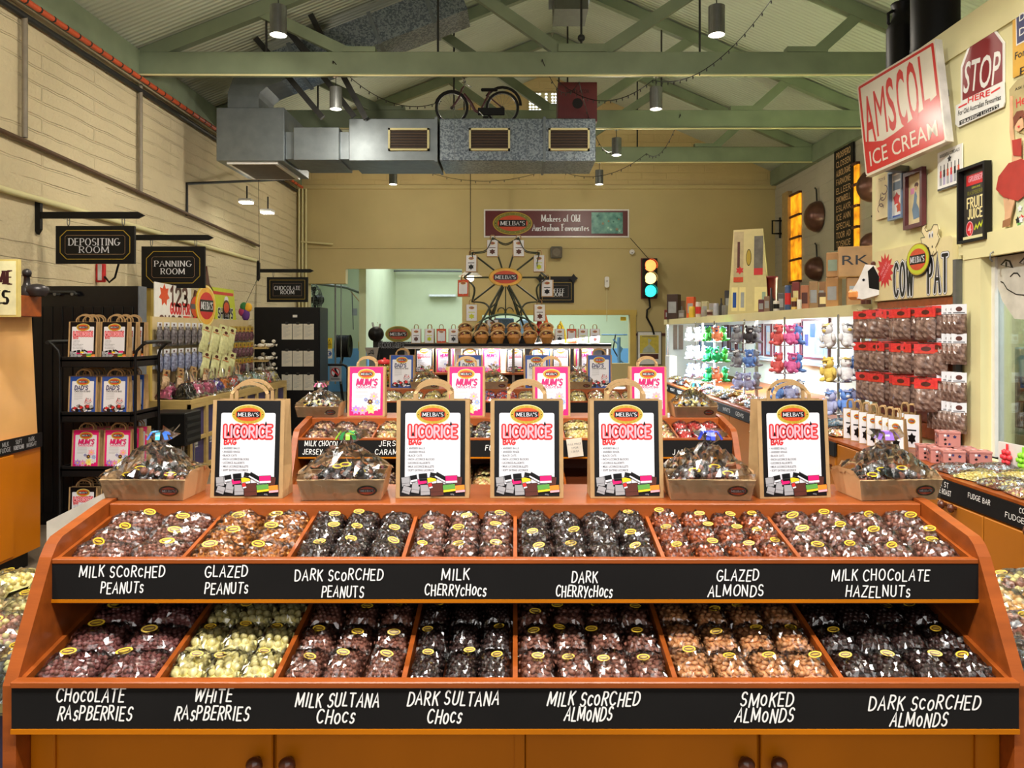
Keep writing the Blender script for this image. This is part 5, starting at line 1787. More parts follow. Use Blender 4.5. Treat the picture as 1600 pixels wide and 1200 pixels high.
# small things on the back wall
o = MB().box(wx(860, YF), wx(878, YF), YF - .12, YF + .03, wz(404, YF), wz(386, YF), M_GREY, bev=.02)
M = FR((0, YF - .12, 0))
o.flat(rrect(wx(861.5, YF), wz(402.5, YF), wx(876.5, YF), wz(387.5, YF), .02), .002, mat('speaker_cloth', (96, 88, 74), .8), M)
o.ell(wx(869, YF), wz(395, YF), .08, .08, .004, mat('speaker_cone', (116, 106, 90), .7), M)
tag(o.build('wall_speaker'), 'small square speaker on the back wall beneath the maroon sign', 'speaker')
o = MB(FR((wx(987, YF), YF, wz(394, YF)))).prism(arc(0, 0, .05, .05, 0, 345, 23), 0, .06, M_WHITEP)
o.ell(0, -.02, .02, .008, .061, M_BLACK)
tag(o.build('smoke_alarm'), 'round white alarm on the back wall, above the traffic light side', 'alarm')
o = MB(FR((wx(948, YF), YF, wz(441, YF)))).prism(rrect(-.045, -.11, .045, .11, .03), 0, .05, M_WHITEP)
o.ell(0, .02, .012, .012, .051, M_BLACK).tube([(0, -.11, .02), (0, -.8, .01)], .006, M_CREAM, 5)
tag(o.build('wall_phone'), 'white oblong call point on the back wall beside the traffic light', 'call point')
t = thing('framed_poster', 'white framed yellow poster hanging on the back wall under the traffic light', 'poster')
M = FR((0, YF, 0))
def rect(c0, c1, p0, p1, Y): return [(wx(c0, Y), wz(p1, Y)), (wx(c1, Y), wz(p1, Y)), (wx(c1, Y), wz(p0, Y)), (wx(c0, Y), wz(p0, Y))]
MB(M).prism(rect(996, 1033.5, 518, 570, YF), -.03, .01, M_GREYP).prism(rect(997, 1032.5, 519, 569, YF), .01, .014, M_WHITEP).build('poster_frame', t)
o = MB(M).flat(rect(999.5, 1029, 524, 552, YF), .016, mat('poster_yellow', (206, 188, 74), .5))
o.flat(rect(1000, 1028.5, 553, 561, YF), .016, M_BROWNP)
o.flat([(wx(a, YF), wz(b, YF)) for a, b in ((1012, 529), (1018, 531), (1014, 537), (1022, 545), (1024, 551), (1003, 551), (1006, 544), (1013, 539))], .018, mat('poster_grey', (176, 184, 170), .5))
o.flat(rect(1003, 1026, 525.5, 526.5, YF), .018, M_GREYP)
o.build('print', t)
tag(MB().box(wx(987, YF), wx(1040, YF), YF + .005, YF + .03, wz(524.5, YF), wz(520.5, YF), M_BROWNP).build('trim_4'), 'dark rail on the back wall behind the yellow poster', 'rail')['kind'] = 'structure'
# pendant lamp with white shade
Y = 14.6
t = thing('pendant_lamp', 'white cone pendant lamp glowing behind the wheel', 'lamp', P(735, 440, Y))
MB().lathe([(.23, .1), (.15, .16), (.04, .24), (.03, .32), (0, .33)], M_WHITEP, 24).build('lamp_shade', t)
MB().ball((0, 0, .07), .075, mat('lit_bulb', (255, 236, 200), .3, .02, emit=9), 2).build('bulb', t)
MB().tube([(0, 0, .3), (0, 0, ROOF(wx(735, 14.6)) - P(735, 440, 14.6).z)], .008, M_BLACK, 5).build('cord', t)

# the room behind the back wall
YR = 19.9
t = thing('tube_light', 'white fluorescent tube on the far pale wall', 'light')
MB().box(wx(669, YR), wx(712, YR), YR + .1, YR + .25, wz(463, YR), wz(459.5, YR), M_WHITEP).build('batten', t)
MB().tube([(wx(671, YR), YR + .06, wz(462, YR)), (wx(711, YR), YR + .06, wz(462, YR))], .03, mat('unlit_tube', (236, 240, 240), .3), 8).build('tube', t)
o = MB().tube([P(580, 424, YR), P(640, 423, YR), P(722, 424, YR)], .025, M_GREY, 6)
o.tube([P(580, 424, YR), P(579, 450, YR), P(577, 462, YR)], .02, M_GREY, 6)
tag(o.build('conduit'), 'grey conduit across the top of the far pale wall', 'conduit')
Y = 16.4
t = thing('pedestal_fan', 'wire-caged industrial fan beside the chocolate room sign', 'fan', (0, 0, 0))
c = P(490, 468, Y)
A = T(*c) @ RZ(-.9)
def cage(o, M, r):
    for i in range(14):
        a = PI * i / 14
        o.tube([(r * math.cos(a) * math.cos(q), -.14 * math.sin(q), r * math.sin(a) * math.cos(q)) for q in [PI * j / 12 for j in range(13)]], .004, M_GREY, 3, M=M)
    for rr in (1, .7, .4):
        o.tube([(r * rr * math.cos(q), -.14 * (1 - rr * rr) ** .5, r * rr * math.sin(q)) for q in [2 * PI * j / 24 for j in range(24)]], .008, M_GREY, 5, closed=True, M=M)
o = MB()
cage(o, A, .33)
cage(o, A @ Matrix.Scale(-1, 4, (0, 1, 0)), .33)
o.build('cage', t)
o = MB()
for k in range(3):
    o.add([(0, 0, 0), (.1, .03, .28), (-.1, -.03, .28)], [(0, 1, 2)], M_DARKM, M=A @ RY(2 * PI * k / 3))
o.ball((0, 0, 0), .07, M_DARKM, 2, A)
o.build('blades', t)
MB().tube([(-.05, .2, 0), (0, 0.02, 0)], .1, M_DARKM, 12, M=A).build('motor', t)
MB().tube([c + Vector((0, .1, -.05)), Vector((c.x, Y + .1, 0.02))], .03, M_DARKM, 8).lathe([(.3, 0), (.3, .03), (.04, .06)], M_DARKM, 20, T(c.x, Y + .1, 0)).build('stand', t)
Y = 16.6
t = thing('hose_reel', 'black coiled hose on a reel in the blue walled back room', 'hose reel')
c = P(536, 541, Y)
o = MB()
for k in range(8):
    x = c.x - .1 + .03 * k
    o.tube([(x, Y + .2 * math.cos(a), c.z + .23 * math.sin(a)) for a in [2 * PI * i / 18 for i in range(18)]], .02, M_BLACK, 6, closed=True)
o.build('coil', t)
MB().lathe([(.25, -.14), (.25, -.12), (.03, -.12), (.03, .14), (.25, .14), (.25, .16)], M_DARKM, 20, T(c.x, Y, c.z) @ RY(PI / 2)).build('drum', t)
MB().tube([(c.x, Y, c.z - .2), (c.x - .08, Y, c.z - .5), (c.x, Y, .02)], .03, M_BLACK, 6).build('stand', t)
o = MB()
for px in (524, 533):
    o.tube([P(px, 425, 15.8), P(px, 600, 15.8)], .018 if px < 530 else .01, M_GREY, 6)
o.tube([P(495, 443, 16), P(540, 449, 17), P(577, 463, 19)], .03, M_GREY, 6)
o.tube([P(548, 455, 17.5), P(590, 505, 17.5)], .012, M_KRAFT, 5)
for px in (550, 563, 569):
    o.tube([P(px, 456, 18), P(px + 2, 515, 18)], .012, M_GREY, 5)
tag(o.build('service_pipes'), 'thin service pipes and cables hanging in the back room by the fan', 'pipes')


def plate(name, label, cat, c0, c1, p0, p1, Y, base, draw=None, th=.01):
    o = MB(FR((0, Y, 0))).prism(rect(c0, c1, p0, p1, Y), -th, 0, base)
    if draw:
        draw(o, wx((c0 + c1) / 2, Y), wz((p0 + p1) / 2, Y), (c1 - c0) * Y / F, (p1 - p0) * Y / F)
    return tag(o.build(name), label, cat)


def d_warn(o, x, z, w, h):
    o.flat([(x - w * .36, z - h * .12), (x + w * .36, z - h * .12), (x, z + h * .38)], .002, M_BLACK)
    o.flat([(x - w * .24, z - h * .06), (x + w * .24, z - h * .06), (x, z + h * .27)], .004, M_YEL)
    o.flat([(x - w * .05, z - h * .03), (x + w * .05, z - h * .03), (x + w * .03, z + h * .15)], .006, M_BLACK)
    for k in range(2):
        o.flat([(x - w * .36, z - h * (.26 + .1 * k)), (x + w * .36, z - h * (.26 + .1 * k)), (x + w * .36, z - h * (.22 + .1 * k)), (x - w * .36, z - h * (.22 + .1 * k))], .002, M_BLACK)
plate('warning_sign', 'yellow warning sign left of the hose reel'.replace('left of', 'hanging before'), 'sign', 510, 519, 528, 545, 16.3, M_YEL, d_warn)
plate('warning_sign', 'yellow warning sign on the blue wall past the hose reel', 'sign', 560, 569, 534, 548, 17.0, M_YEL, d_warn)
def d_blue(o, x, z, w, h):
    o.ell(x, z, w * .42, w * .42, .002, M_BLUEP).ell(x, z, w * .3, w * .3, .004, M_WHITE).ell(x + .02, z, w * .15, w * .2, .006, M_BLUEP)
plate('mandatory_sign', 'white sign with blue disc under the warning sign', 'sign', 509, 519, 545, 560, 16.3, M_WHITEP, d_blue)
plate('notice_panel', 'small grey notice on the pale far wall', 'notice', 550, 558, 482, 493, 18.0, M_LGREY)
def d_no(o, x, z, w, h):
    zc_ = z + h * .1
    o.ell(x, zc_, w * .4, w * .4, .002, M_REDP).ell(x, zc_, w * .33, w * .33, .004, M_WHITE)
    o.ell(x, zc_ + .05, .02, .02, .006, M_BLACK).flat([(x - .03, zc_ - .08), (x + .0, zc_), (x - .05, zc_ + .02), (x + .02, zc_ + .04), (x + .05, zc_ - .02), (x + .04, zc_ - .08)], .006, M_BLACK)
    ribbon(o, [(x - w * .25, zc_ + w * .25), (x + w * .25, zc_ - w * .25)], .012, .008, M_REDP, Matrix())
    for k in range(2):
        o.flat([(x - w * .38, z - h * (.32 + .08 * k)), (x + w * .38, z - h * (.32 + .08 * k)), (x + w * .38, z - h * (.28 + .08 * k)), (x - w * .38, z - h * (.28 + .08 * k))], .002, M_GREYP)
plate('prohibition_sign', 'grey no entry sign hanging on the black rail', 'sign', 515, 533, 572, 596, 12.63, M_LGREY, d_no, .02)
plate('black_notice', 'small black notice beside the no entry sign', 'notice', 500, 509, 582, 600, 12.63, M_BLACK)
o = MB().tube([P(498, 570, 12.65), P(536, 570, 12.65), P(541, 572, 12.65), P(543, 577, 12.65), Vector((wx(543, 12.65), 12.65, 0))], .02, M_BLACK, 8)
o.tube([P(498, 570, 12.65), Vector((wx(498, 12.65), 12.65, 0))], .02, M_BLACK, 8)
tag(o.build('barrier_rail'), 'black tubular barrier rail in front of the back room', 'rail')
# copper kettle pan, oval sign and machine in front of the opening
Y = 11.6
t = thing('panning_drum', 'round black panning drum near the second oval sign', 'machine', P(589, 522, Y))
MB(RX(PI / 2)).lathe([(0, .02), (.1, .0), (.118, .05), (.11, .14), (.05, .2), (0, .21)], M_BLACK, 24).build('drum', t)
MB().box(-.06, .06, .0, .15, -P(589, 522, Y).z, -.1, M_DARKM).tube([(-.06, .05, .1), (-.08, .05, .18)], .015, M_CHROME, 6).tube([(.03, .05, .1), (.04, .05, .16)], .015, M_CHROME, 6).build('stand', t)
t = thing('oval_sign', 'oval shop sign over cut-out lettering near the panning drum', 'sign')
Y = 11.2
M = FR((0, Y, 0))
o = MB(M)
o.prism(arc(wx(622, Y), wz(522, Y), 20 * Y / F, 12.5 * Y / F, 0, 350, 35), -.04, 0, M_GOLD)
logo(o, Matrix(), wx(622, Y), wz(522, Y), 19.8 * Y / F, 12.3 * Y / F, .002, .002, rim=M_GOLD, ring=mat('olive_print', (120, 116, 40)), core=mat('rust_print', (160, 66, 36), .5), full=False)
o.build('oval_board', t)
o = MB(M)
strokes(o, 'CHOCOLATE SHOP', .075, M_LGREY, Matrix(), wx(618, Y), wz(539, Y), .004, .3, width=52 * Y / F)
strokes(o, 'CHOCOLATE SHOP', .075, M_INK, Matrix(), wx(618, Y), wz(539, Y), .006, .17, width=52 * Y / F)
o.prism([(wx(594, Y), 0), (wx(645, Y), 0), (wx(645, Y), wz(534, Y)), (wx(594, Y), wz(534, Y))], -.03, 0, M_BLACK)
o.build('lettered_board', t)
t = thing('steel_hopper', 'small steel hopper machine below the panning drum', 'machine', P(583, 556, 11))
MB().add([(-.1, -.1, .12), (.1, -.1, .12), (.1, .1, .12), (-.1, .1, .12), (-.06, -.06, -.05), (.06, -.06, -.05), (.06, .06, -.05), (-.06, .06, -.05)], [(0, 4, 5, 1), (1, 5, 6, 2), (2, 6, 7, 3), (3, 7, 4, 0)], M_CHROME).build('hopper', t)
MB().tube([(.02, -.08, .03), (.0, -.16, .05), (-.04, -.16, .03)], .01, M_DARKM, 6).box(-.05, .05, -.05, .05, -P(583, 556, 11).z, -.05, M_GREY).build('stand', t)
# things seen through the servery window
Y = 17.2
for (c0, c1, p0, p1, m_, nm, lab, cat) in ((757, 768, 500, 560, M_DARKM, 'dark_cabinet', 'dark machine panel seen through the servery window', 'machine'), (772, 803, 497, 540, mat('navy_machine', (40, 52, 66), .4), 'toffee_machine', 'dark blue toffee machine behind the wheel legs', 'machine'), (812, 826, 499, 545, mat('steel_cabinet', (120, 140, 160), .4), 'steel_cabinet', 'pale steel cabinet seen through the servery window', 'cabinet')):
    o = MB().box(wx(c0, Y), wx(c1, Y), Y, Y + .5, 0, wz(p0, Y), m_, bev=.02)
    tag(o.build(nm), lab, cat)
t = thing('stirring_machine', 'thin blue metal machine arms seen through the servery window', 'machine')
M_LB = mat('pale_blue_metal', (110, 150, 190), .4)
MB().tube([P(958, 530, 17), P(972, 545, 17), P(965, 560, 17), P(978, 570, 17)], .02, M_LB, 6).tube([P(962, 522, 17), P(958, 545, 17), P(970, 566, 17)], .015, M_DARKM, 6).tube([P(940, 523, 17), P(980, 523, 17)], .015, M_LB, 6).build('arm', t)
MB().tube([P(967, 527, 17), P(967, 640, 17)], .04, M_LB, 8).build('stand', t)
for (px, c, lab) in ((853, mat('jester_orange', (226, 108, 36), .6), 'orange cone-shaped party hat behind the kraft baskets'), (843, M_REDP, 'red party hat behind the kraft baskets'), (876, M_YEL, 'yellow party hat above the small bags')):
    tag(MB().lathe([(.08, 0), (.06, .15), (0, .36 if px != 876 else .28)], c, 16, T(wx(px, 9.38 if px != 843 else 9.25), 9.38 if px != 843 else 9.25, zt)).build('party_hat'), lab, 'hat')
tag(MB(FR((0, YB + .06, 0))).prism(rect(970, 979, 495, 501, YB), 0, .01, M_YEL).build('window_sticker'), 'small yellow sticker in the top corner of the servery window', 'sticker')

# ------------------------------------------------------------------ the brick-wall side
XF = -3.27
t = thing('wall_cabinet', 'tall orange wood cabinet with bright slanted panel by the brick wall', 'cabinet')
MB().box(XL + .02, XF - .06, 3.2, 5.16, 0, .12, M_BLACK).build('plinth', t)
MB().box(XL + .02, XF, 3.2, 5.2, .12, .9, M_WOODD).build('base', t)
o = MB().box(XF, XF + .015, 3.2, 5.2, .81, .905, M_BOARD)
M = FR((XF + .016, 0, 0), (0, 1, 0))
for k, (a, b) in enumerate((('MILK', 'FUDGE'), ('SOFT', 'HONEYCOMB'), ('DARK', 'NOUGAT'))):
    strokes(o, a, .026, M_LGREY, M, 4.82 + k * .13, .878, .001, .14, width=.06, jit=.1)
    strokes(o, b, .026, M_LGREY, M, 4.82 + k * .13, .842, .001, .14, width=.1, jit=.1)
o.build('chalkboard', t)
for k, (a, b) in enumerate(((3.22, 4.06), (4.07, 4.9))):
    d = MB().box(XF, XF + .018, a, b, .14, .8, M_WOODD, bev=.003).build('door', t)
    MB(T(XF + .018, b - .04 if k == 0 else a + .04, .62) @ RY(PI / 2)).lathe([(.008, 0), (.008, .012), (.02, .02), (.02, .032), (0, .042)], M_KNOB, 16).build('knob', d)
M_TAN = mat('honey_panel', (230, 178, 112), .25, .12, 2)
o = MB()
o.add([(XF - .02, 3.2, .9), (XF - .02, 5.2, .9), (XF - .06, 5.2, 1.7), (XF - .06, 3.2, 1.7), (XF - .3, 3.2, .9), (XF - .3, 5.2, .9), (XF - .3, 5.2, 1.7), (XF - .3, 3.2, 1.7)], [(0, 1, 2, 3), (1, 5, 6, 2), (0, 3, 7, 4)], M_TAN)
o.build('slanted_panel', t)
MB().box(XL + .02, XF + .01, 4.7, 5.2, 1.7, 1.84, M_WOOD, bev=.004).build('header', t)
light('cabinet_spot', 'SPOT', (-2.2, 4.2, 3.4), 60, (1, .9, .74), (-3.3, 5.0, 1.3), spot_size=.6, spot_blend=.6, shadow_soft_size=.05)  # unseen spot added to brighten the slanted panel
t = thing('shop_sign', 'cream sign with dark capitals beside the tall orange cabinet', 'sign')
Y = 4.66
M = FR((0, Y, 0))
x1, z0, z1 = wx(28, Y), wz(495, Y), wz(405, Y)
MB(M).prism([(x1 - .9, z0), (x1, z0), (x1, z1), (x1 - .9, z1)], -.03, 0, mat('sign_gold_edge', (204, 186, 112), .5)).prism([(x1 - .88, z0 + .012), (x1 - .012, z0 + .012), (x1 - .012, z1 - .012), (x1 - .88, z1 - .012)], 0, .002, mat('sign_cream', (226, 222, 178), .5)).build('board', t)
o = MB(M)
strokes(o, 'ME', 21 * Y / F, mat('dark_red_ink', (60, 16, 20)), Matrix(), wx(6.5, Y), wz(433.5, Y), .003, .24, width=26 * Y / F, serif=True)
strokes(o, 'ES', 21 * Y / F, M_INK, Matrix(), wx(3, Y), wz(464.5, Y), .003, .24, width=20 * Y / F, serif=True)
o.build('lettering', t)
t = thing('chess_ornament', 'dark turned ornament standing on top of the tall orange cabinet', 'ornament', (wx(42, 5.1), 5.1, 1.84))
M_PEW = mat('dark_pewter', (52, 48, 50), .35, .2, metal=.3)
MB().lathe([(.05, 0), (.056, .02), (.048, .05), (.026, .07), (.02, .09), (.018, .13), (.03, .135)], M_PEW, 20).build('base', t)
MB().ball((0, 0, .155), .03, M_PEW, 2).build('ball_finial', t)
tag(MB().lathe([(.05, 0), (.075, .03), (.07, .06), (.03, .08), (0, .085)], M_PEW, 20, T(wx(58, 5.12), 5.12, 1.84)).build('pewter_pot'), 'low dark pot on top of the tall orange cabinet, beside the ornament', 'pot')
mk = Maker(sweet_bag('lolly_bag', .17, .13, .05, .012, None, 71, mix=[mat('blue_grey_sweet', (130, 140, 190), .3), mat('blue_sweet', (110, 130, 200)), M_WHITE, C_WHITE], label_on=False, card=False))
for k in range(3):
    mk.put((XF - .1, 4.75 + k * .16, .905), (0, .25, 1.5), 'clear bag of bluish sweets on the tall cabinet counter, %s from its end post' % ORD[2 - k], 'blue sweets by the brick wall')

# black boarded cabinet
t = thing('boarded_cabinet', 'big black boarded cabinet standing behind the bag trolley', 'cabinet')
Y = 6.25
xr = wx(216, Y)
M_BB = mat('blue_black_paint', (10, 11, 16), .25, .15)
ztop = wz(447, Y)
MB().box(XL + .02, xr, Y, Y + .12, 0, ztop, M_BB).box(xr, xr + .01, Y - .002, Y + .122, 0, ztop, mat('steel_edge', (110, 116, 124), .4)).build('body', t)
o = MB()
for k in range(16):
    x = XL + .05 + k * .083
    if x + .079 < xr - .03:
        o.box(x, x + .079, Y - .012, Y, .1, ztop - .17, M_BB, bev=.004)
o.build('tongue_and_groove_front', t)
o = MB().tube([(wx(62, Y), Y - .05, wz(457, Y)), (wx(122, Y), Y - .05, wz(457, Y)), (wx(125, Y), Y - .05, wz(461, Y))], .012, M_DARKM, 6)
for px in (92, 119):
    o.tube([(wx(px, Y), Y, wz(460, Y)), (wx(px, Y), Y - .06, wz(460, Y))], .014, M_GREY, 8)
o.build('coat_rail', t)

# trolley of carrier bags
t = thing('bag_trolley', 'black wire trolley with four shelves of carrier bags', 'trolley')
Y0, Y1 = 5.45, 5.85
x0, x1 = wx(94, Y0), wx(206, Y0)
ZS = [wz(562, Y0), wz(648, Y0), wz(733, Y0), .19]
for z in ZS:
    MB().box(x0, x1, Y0, Y1, z - .012, z, M_BLACK).box(x0, x1, Y0, Y0 + .012, z - .055, z + .02, M_BLACK, bev=.004).box(x1 - .012, x1, Y0, Y1, z - .055, z + .02, M_BLACK).box(x0, x0 + .012, Y0, Y1, z - .055, z + .02, M_BLACK).build('shelf', t)
for (x, s) in ((x0 - .015, -1), (x1 + .015, 1)):
    for y in (Y0 + .02, Y1 - .02):
        MB().tube([(x, y, .06), (x, y, 1.42), (x + s * .01, y, 1.46), (x + s * .05, y, 1.5), (x + s * .08, y, 1.52)], .011, M_BLACK, 8).build('post', t)
    MB().tube([(x + s * .08, Y0 + .0, 1.52), (x + s * .1, Y0 + .1, 1.525), (x + s * .1, Y1 - .1, 1.525), (x + s * .08, Y1, 1.52)], .014, M_DARKM, 8).build('handle', t)
    for y in (Y0 + .02, Y1 - .02):
        MB().tube([(x + .012 * math.cos(a), y + .0, .03 + .03 * math.sin(a)) if False else (x, y + .03 * math.cos(a), .03 + .03 * math.sin(a)) for a in [2 * PI * i / 12 for i in range(12)]], .012, M_DARKM, 6, closed=True).build('castor', t)
for si, (z, kind, nm, col) in enumerate(((ZS[0], 'licorice', 'licorice', 'black'), (ZS[1], 'dads', 'dads', 'blue'), (ZS[2], 'mums', 'mums', 'pink'), (ZS[3], 'licorice', 'licorice', 'black'))):
    for c, px in enumerate((122, 172)):
        for d in range(3):
            y = Y0 + .085 + d * .1
            xx = wx(px + (5 if si == 2 else 0), Y0) + (.012 * d if c else -.008 * d)
            BAG[kind].put((xx, y, z), (0, 0, RND.uniform(-.05, .05)), '%s %s carrier bag, %s trolley shelf, %s, %s' % (col, nm, ('top', 'second', 'third', 'bottom')[si], ('wall side', 'door frame side')[c], ('front', 'one behind', 'last behind')[d]), 'carrier bags on the trolley', (.93, .75, .93))

# pegboard stall along the brick wall
XT, YT0, YT1 = -3.42, 7.95, 11.3
M_FR = mat('straw_timber', (196, 168, 104), .5, .12, 3, stretch=(1, 1, 5))
t = thing('stall_table', 'long pale timber stall table with purple panels along the brick wall', 'table')
MB().box(-4.2, XT, YT0, YT1, .83, .87, M_FR).build('table_top', t)
M_PURP = mat('purple_panel', (70, 62, 110), .5, .12, 6)
o = MB()
for k in range(9):
    y = YT0 + .0 + k * (YT1 - YT0 - .06) / 8
    o.box(XT - .03, XT, y, y + .06, .0, .83, M_FR)
o.box(XT - .035, XT - .002, YT0, YT1, .78, .829, M_FR).box(XT - .035, XT - .002, YT0, YT1, .43, .47, M_FR).box(XT - .035, XT - .002, YT0, YT1, .1, .15, M_FR)
o.build('timber_frame', t)
for k in range(8):
    y0 = YT0 + .06 + k * (YT1 - YT0 - .06) / 8
    y1 = YT0 + (k + 1) * (YT1 - YT0 - .06) / 8
    for j, (za, zb_) in enumerate(((.47, .78), (.15, .43))):
        d = MB().box(XT - .05, XT - .03, y0, y1, za, zb_, M_PURP)
        M = FR((XT - .0299, y0, za), (0, 1, 0))
        for i in range(4):
            d.flat([(.06, .08 + i * .045), (y1 - y0 - .08 - .03 * (i % 2), .08 + i * .045), (y1 - y0 - .08 - .03 * (i % 2), .09 + i * .045), (.06, .09 + i * .045)], .001, M_NAVY, M)
        if j:
            d.flat([(.1, .2), (.2, .2), (.2, .27), (.1, .27)], .001, M_WHITE, M)
        d.build('purple_panel', t)
MB().box(-4.2, XT, YT0, YT0 + .02, .7, .83, M_FR).box(-4.2, -4.16, YT0, YT0 + .04, 0, .83, M_FR).build('end_rail', t)
XPB = -3.85
t = thing('pegboard', 'cream pegboard standing on the stall table hung with packets', 'pegboard')
M_PEG = mat('peg_cream', (206, 186, 140), .6, .08, 6)
MB().box(XPB - .03, XPB, YT0 + .02, 10.9, .87, 1.76, M_PEG).build('board', t)
MB().box(XPB - .04, XPB + .02, YT0 - .02, YT0 + .02, .87, 1.76, M_YFR).build('end_post', t)
for z in (1.2, 1.44):
    MB().box(XPB, XPB + .03, YT0 + .02, 10.9, z, z + .03, M_LGREY).build('price_rail', t)
t = thing('black_crate', 'black crate on a wire stand at the near end of the stall', 'crate', (wx(266, 7.6), 7.62, 0))
o = MB().box(-.2, .2, -.13, .25, .46, .79, M_BLACK, bev=.01)
for k in range(4):
    o.box(.2, .206, -.1, .22, .5 + k * .07, .53 + k * .07, M_DARKM)
o.build('crate', t)
o = MB()
for x in (-.16, -.06, .04, .15):
    o.tube([(x, -.1, .47), (x * (1.0 if abs(x) > .1 else 1.8), -.12, .02)], .006, M_CHROME, 5)
    o.tube([(x, .2, .47), (x, .2, .02)], .006, M_CHROME, 5)
o.tube([(-.18, -.12, .3), (.18, -.12, .3)], .005, M_CHROME, 5)
o.build('wire_stand', t)


def packet(name, w, h, d, head, body, headh, lab='x', cat='packet', cols=None):
    """A hanging packet: printed header over a filled film pouch; hangs down from z=0, facing -Y."""
    t = thing(name, lab, cat)
    o = MB().box(-w / 2, w / 2, -.004, .004, -headh, 0, head)
    M = FR((0, -.0045, 0))
    o.ell(0, -headh * .5, w * .22, headh * .25, .0006, M_BROWNP, M, 12)
    o.box(-w * .38, w * .38, -.0046, -.0042, -headh * .92, -headh * .82, M_ORANGEP if head is not M_WHITE else M_GREYP)
    o.build('header_card', t)
    p = MB()
    n = 8
    vs, fs = [], []
    for s in (-1, 1):
        b = len(vs)
        for j in range(n + 1):
            for i in range(n + 1):
                u, v = -1 + 2 * i / n, j / n
                f = math.sin(PI * min(1, v * 1.02)) ** .6 * (1 - abs(u) ** 3) ** .6 if 0 < v < 1 else 0
                vs.append((u * w / 2, s * d / 2 * f + RND.uniform(-.1, .1) * d * (0 < v < 1), -headh - v * (h - headh)))
        for j in range(n):
            for i in range(n):
                a = b + j * (n + 1) + i
                q = (a, a + n + 1, a + n + 2, a + 1)
                fs.append(q if s < 0 else q[::-1])
    p.add(vs, fs, body, False)
    p.build('filled_pouch', t)
    return t


def packets(mk, spots, labf, group, rot):
    for k, (x, y, z) in enumerate(spots):
        mk.put((x, y, z), rot if not callable(rot) else rot(k), labf(k), group)


M_SILV = mat('silver_pouch', (150, 146, 150), .25, .35, 30, metal=.3, col2=(70, 56, 58))
M_BLUEPCH = mat('blue_silver_pouch', (160, 170, 200), .25, .3, 30, col2=(86, 84, 110))
M_CREAMPCH = mat('lime_cream_pouch', (206, 206, 150), .4, .15, 24)
M_DARKPCH = mat('plum_pouch', (96, 62, 72), .25, .4, 30)
M_TANPCH = mat('tan_pouch', (196, 164, 128), .35, .25, 24)
ROT = (0, 0, PI / 2)
for row, (z, bd, nm) in enumerate(((1.70, M_SILV, 'top row'), (1.41, M_BLUEPCH, 'second row'))):
    mk = Maker(packet('hanging_packet', .1, .25, .05, M_WHITE, bd, .05))
    packets(mk, [(XPB + .06 + .03 * (k % 2), YT0 + .1 + k * .088, z) for k in range(13)], lambda k: 'white headed %s packet on the pegboard, %s, %s from the black crate' % (('dark silver', 'bluish silver')[row], nm, ORD[k]), 'white headed packets on the pegboard', ROT)
for row, (z, nm) in enumerate(((1.68, 'upper'), (1.36, 'lower'))):
    mk = Maker(packet('hanging_packet', .14, .34, .05, M_CREAMPCH, M_CREAMPCH, .08))
    packets(mk, [(XPB + .14 + .05 * (k % 3), 9.1 + k * .17, z - .03 * (k % 3)) for k in range(5)], lambda k: 'tall lime cream packet on the pegboard, %s row, %s from the white headed ones' % (nm, ORD[k]), 'lime cream packets on the pegboard', lambda k: (0, .25, PI / 2 - .35))
for row, (z, nm) in enumerate(((1.67, 'top'), (1.45, 'middle'), (1.23, 'bottom'))):
    mk = Maker(packet('hanging_packet', .11, .2, .05, M_GOLD, M_DARKPCH, .07))
    packets(mk, [(XPB + .08, 10.05 + k * .15, z) for k in range(6)], lambda k: 'gold headed plum packet on the pegboard, %s row, %s from the lime packets' % (nm, ORD[k]), 'gold headed packets on the pegboard', ROT)
mk = Maker(packet('hanging_packet', .11, .22, .06, M_KRAFT, M_TANPCH, .07))
packets(mk, [(XPB + .1 + .08 * (k % 2), YT0 + .18 + k * .17, 1.19 - .03 * (k % 2)) for k in range(13)], lambda k: 'tan packet with brown header on the lowest pegboard row, %s from the black crate' % ORD[k], 'tan packets on the pegboard', lambda k: (0, .2, PI / 2 - .2))
# clear bags with coloured sweets along the table
cb = [('black', M_INK), ('pink', mat('pink_sweet', (232, 120, 160), .3)), ('purple', mat('purple_sweet', (110, 80, 190), .3)), ('orange', mat('orange_sweet', (236, 136, 40))), ('red', mat('scarlet_sweet', (232, 70, 50), .3)), ('mint', mat('mint_sweet', (170, 214, 206), .3)), ('pale', C_WHITE)]
CB = {}
for k, (nm, m_) in enumerate(cb):
    CB[nm] = Maker(sweet_bag('lolly_bag', .2, .17, .09, .014, m_, 80 + k, mix=[m_, m_, M_WHITE if nm != 'black' else M_DARKM], label_on=False, card=False, film=M_CELLO, tuft=True))
seq = ['black', 'pink', 'pink', 'purple', 'orange', 'red', 'mint', 'pale', 'mint', 'pale', 'red', 'pale']
for k, nm in enumerate(seq):
    for r in range(2):
        CB[nm if r == 0 else seq[(k + 2) % 12] if nm != 'black' else 'pink'].put((XT - .13 - .2 * r, YT0 + .2 + k * .26, .87), (RND.uniform(-.1, .2), 0, PI / 2 + RND.uniform(-.2, .2)), 'tufted clear bag of sweets on the stall table, %s row, %s from the black crate' % (('front', 'rear')[r], ORD[k]), 'tufted bags on the stall table', (1, 1, 1.7))
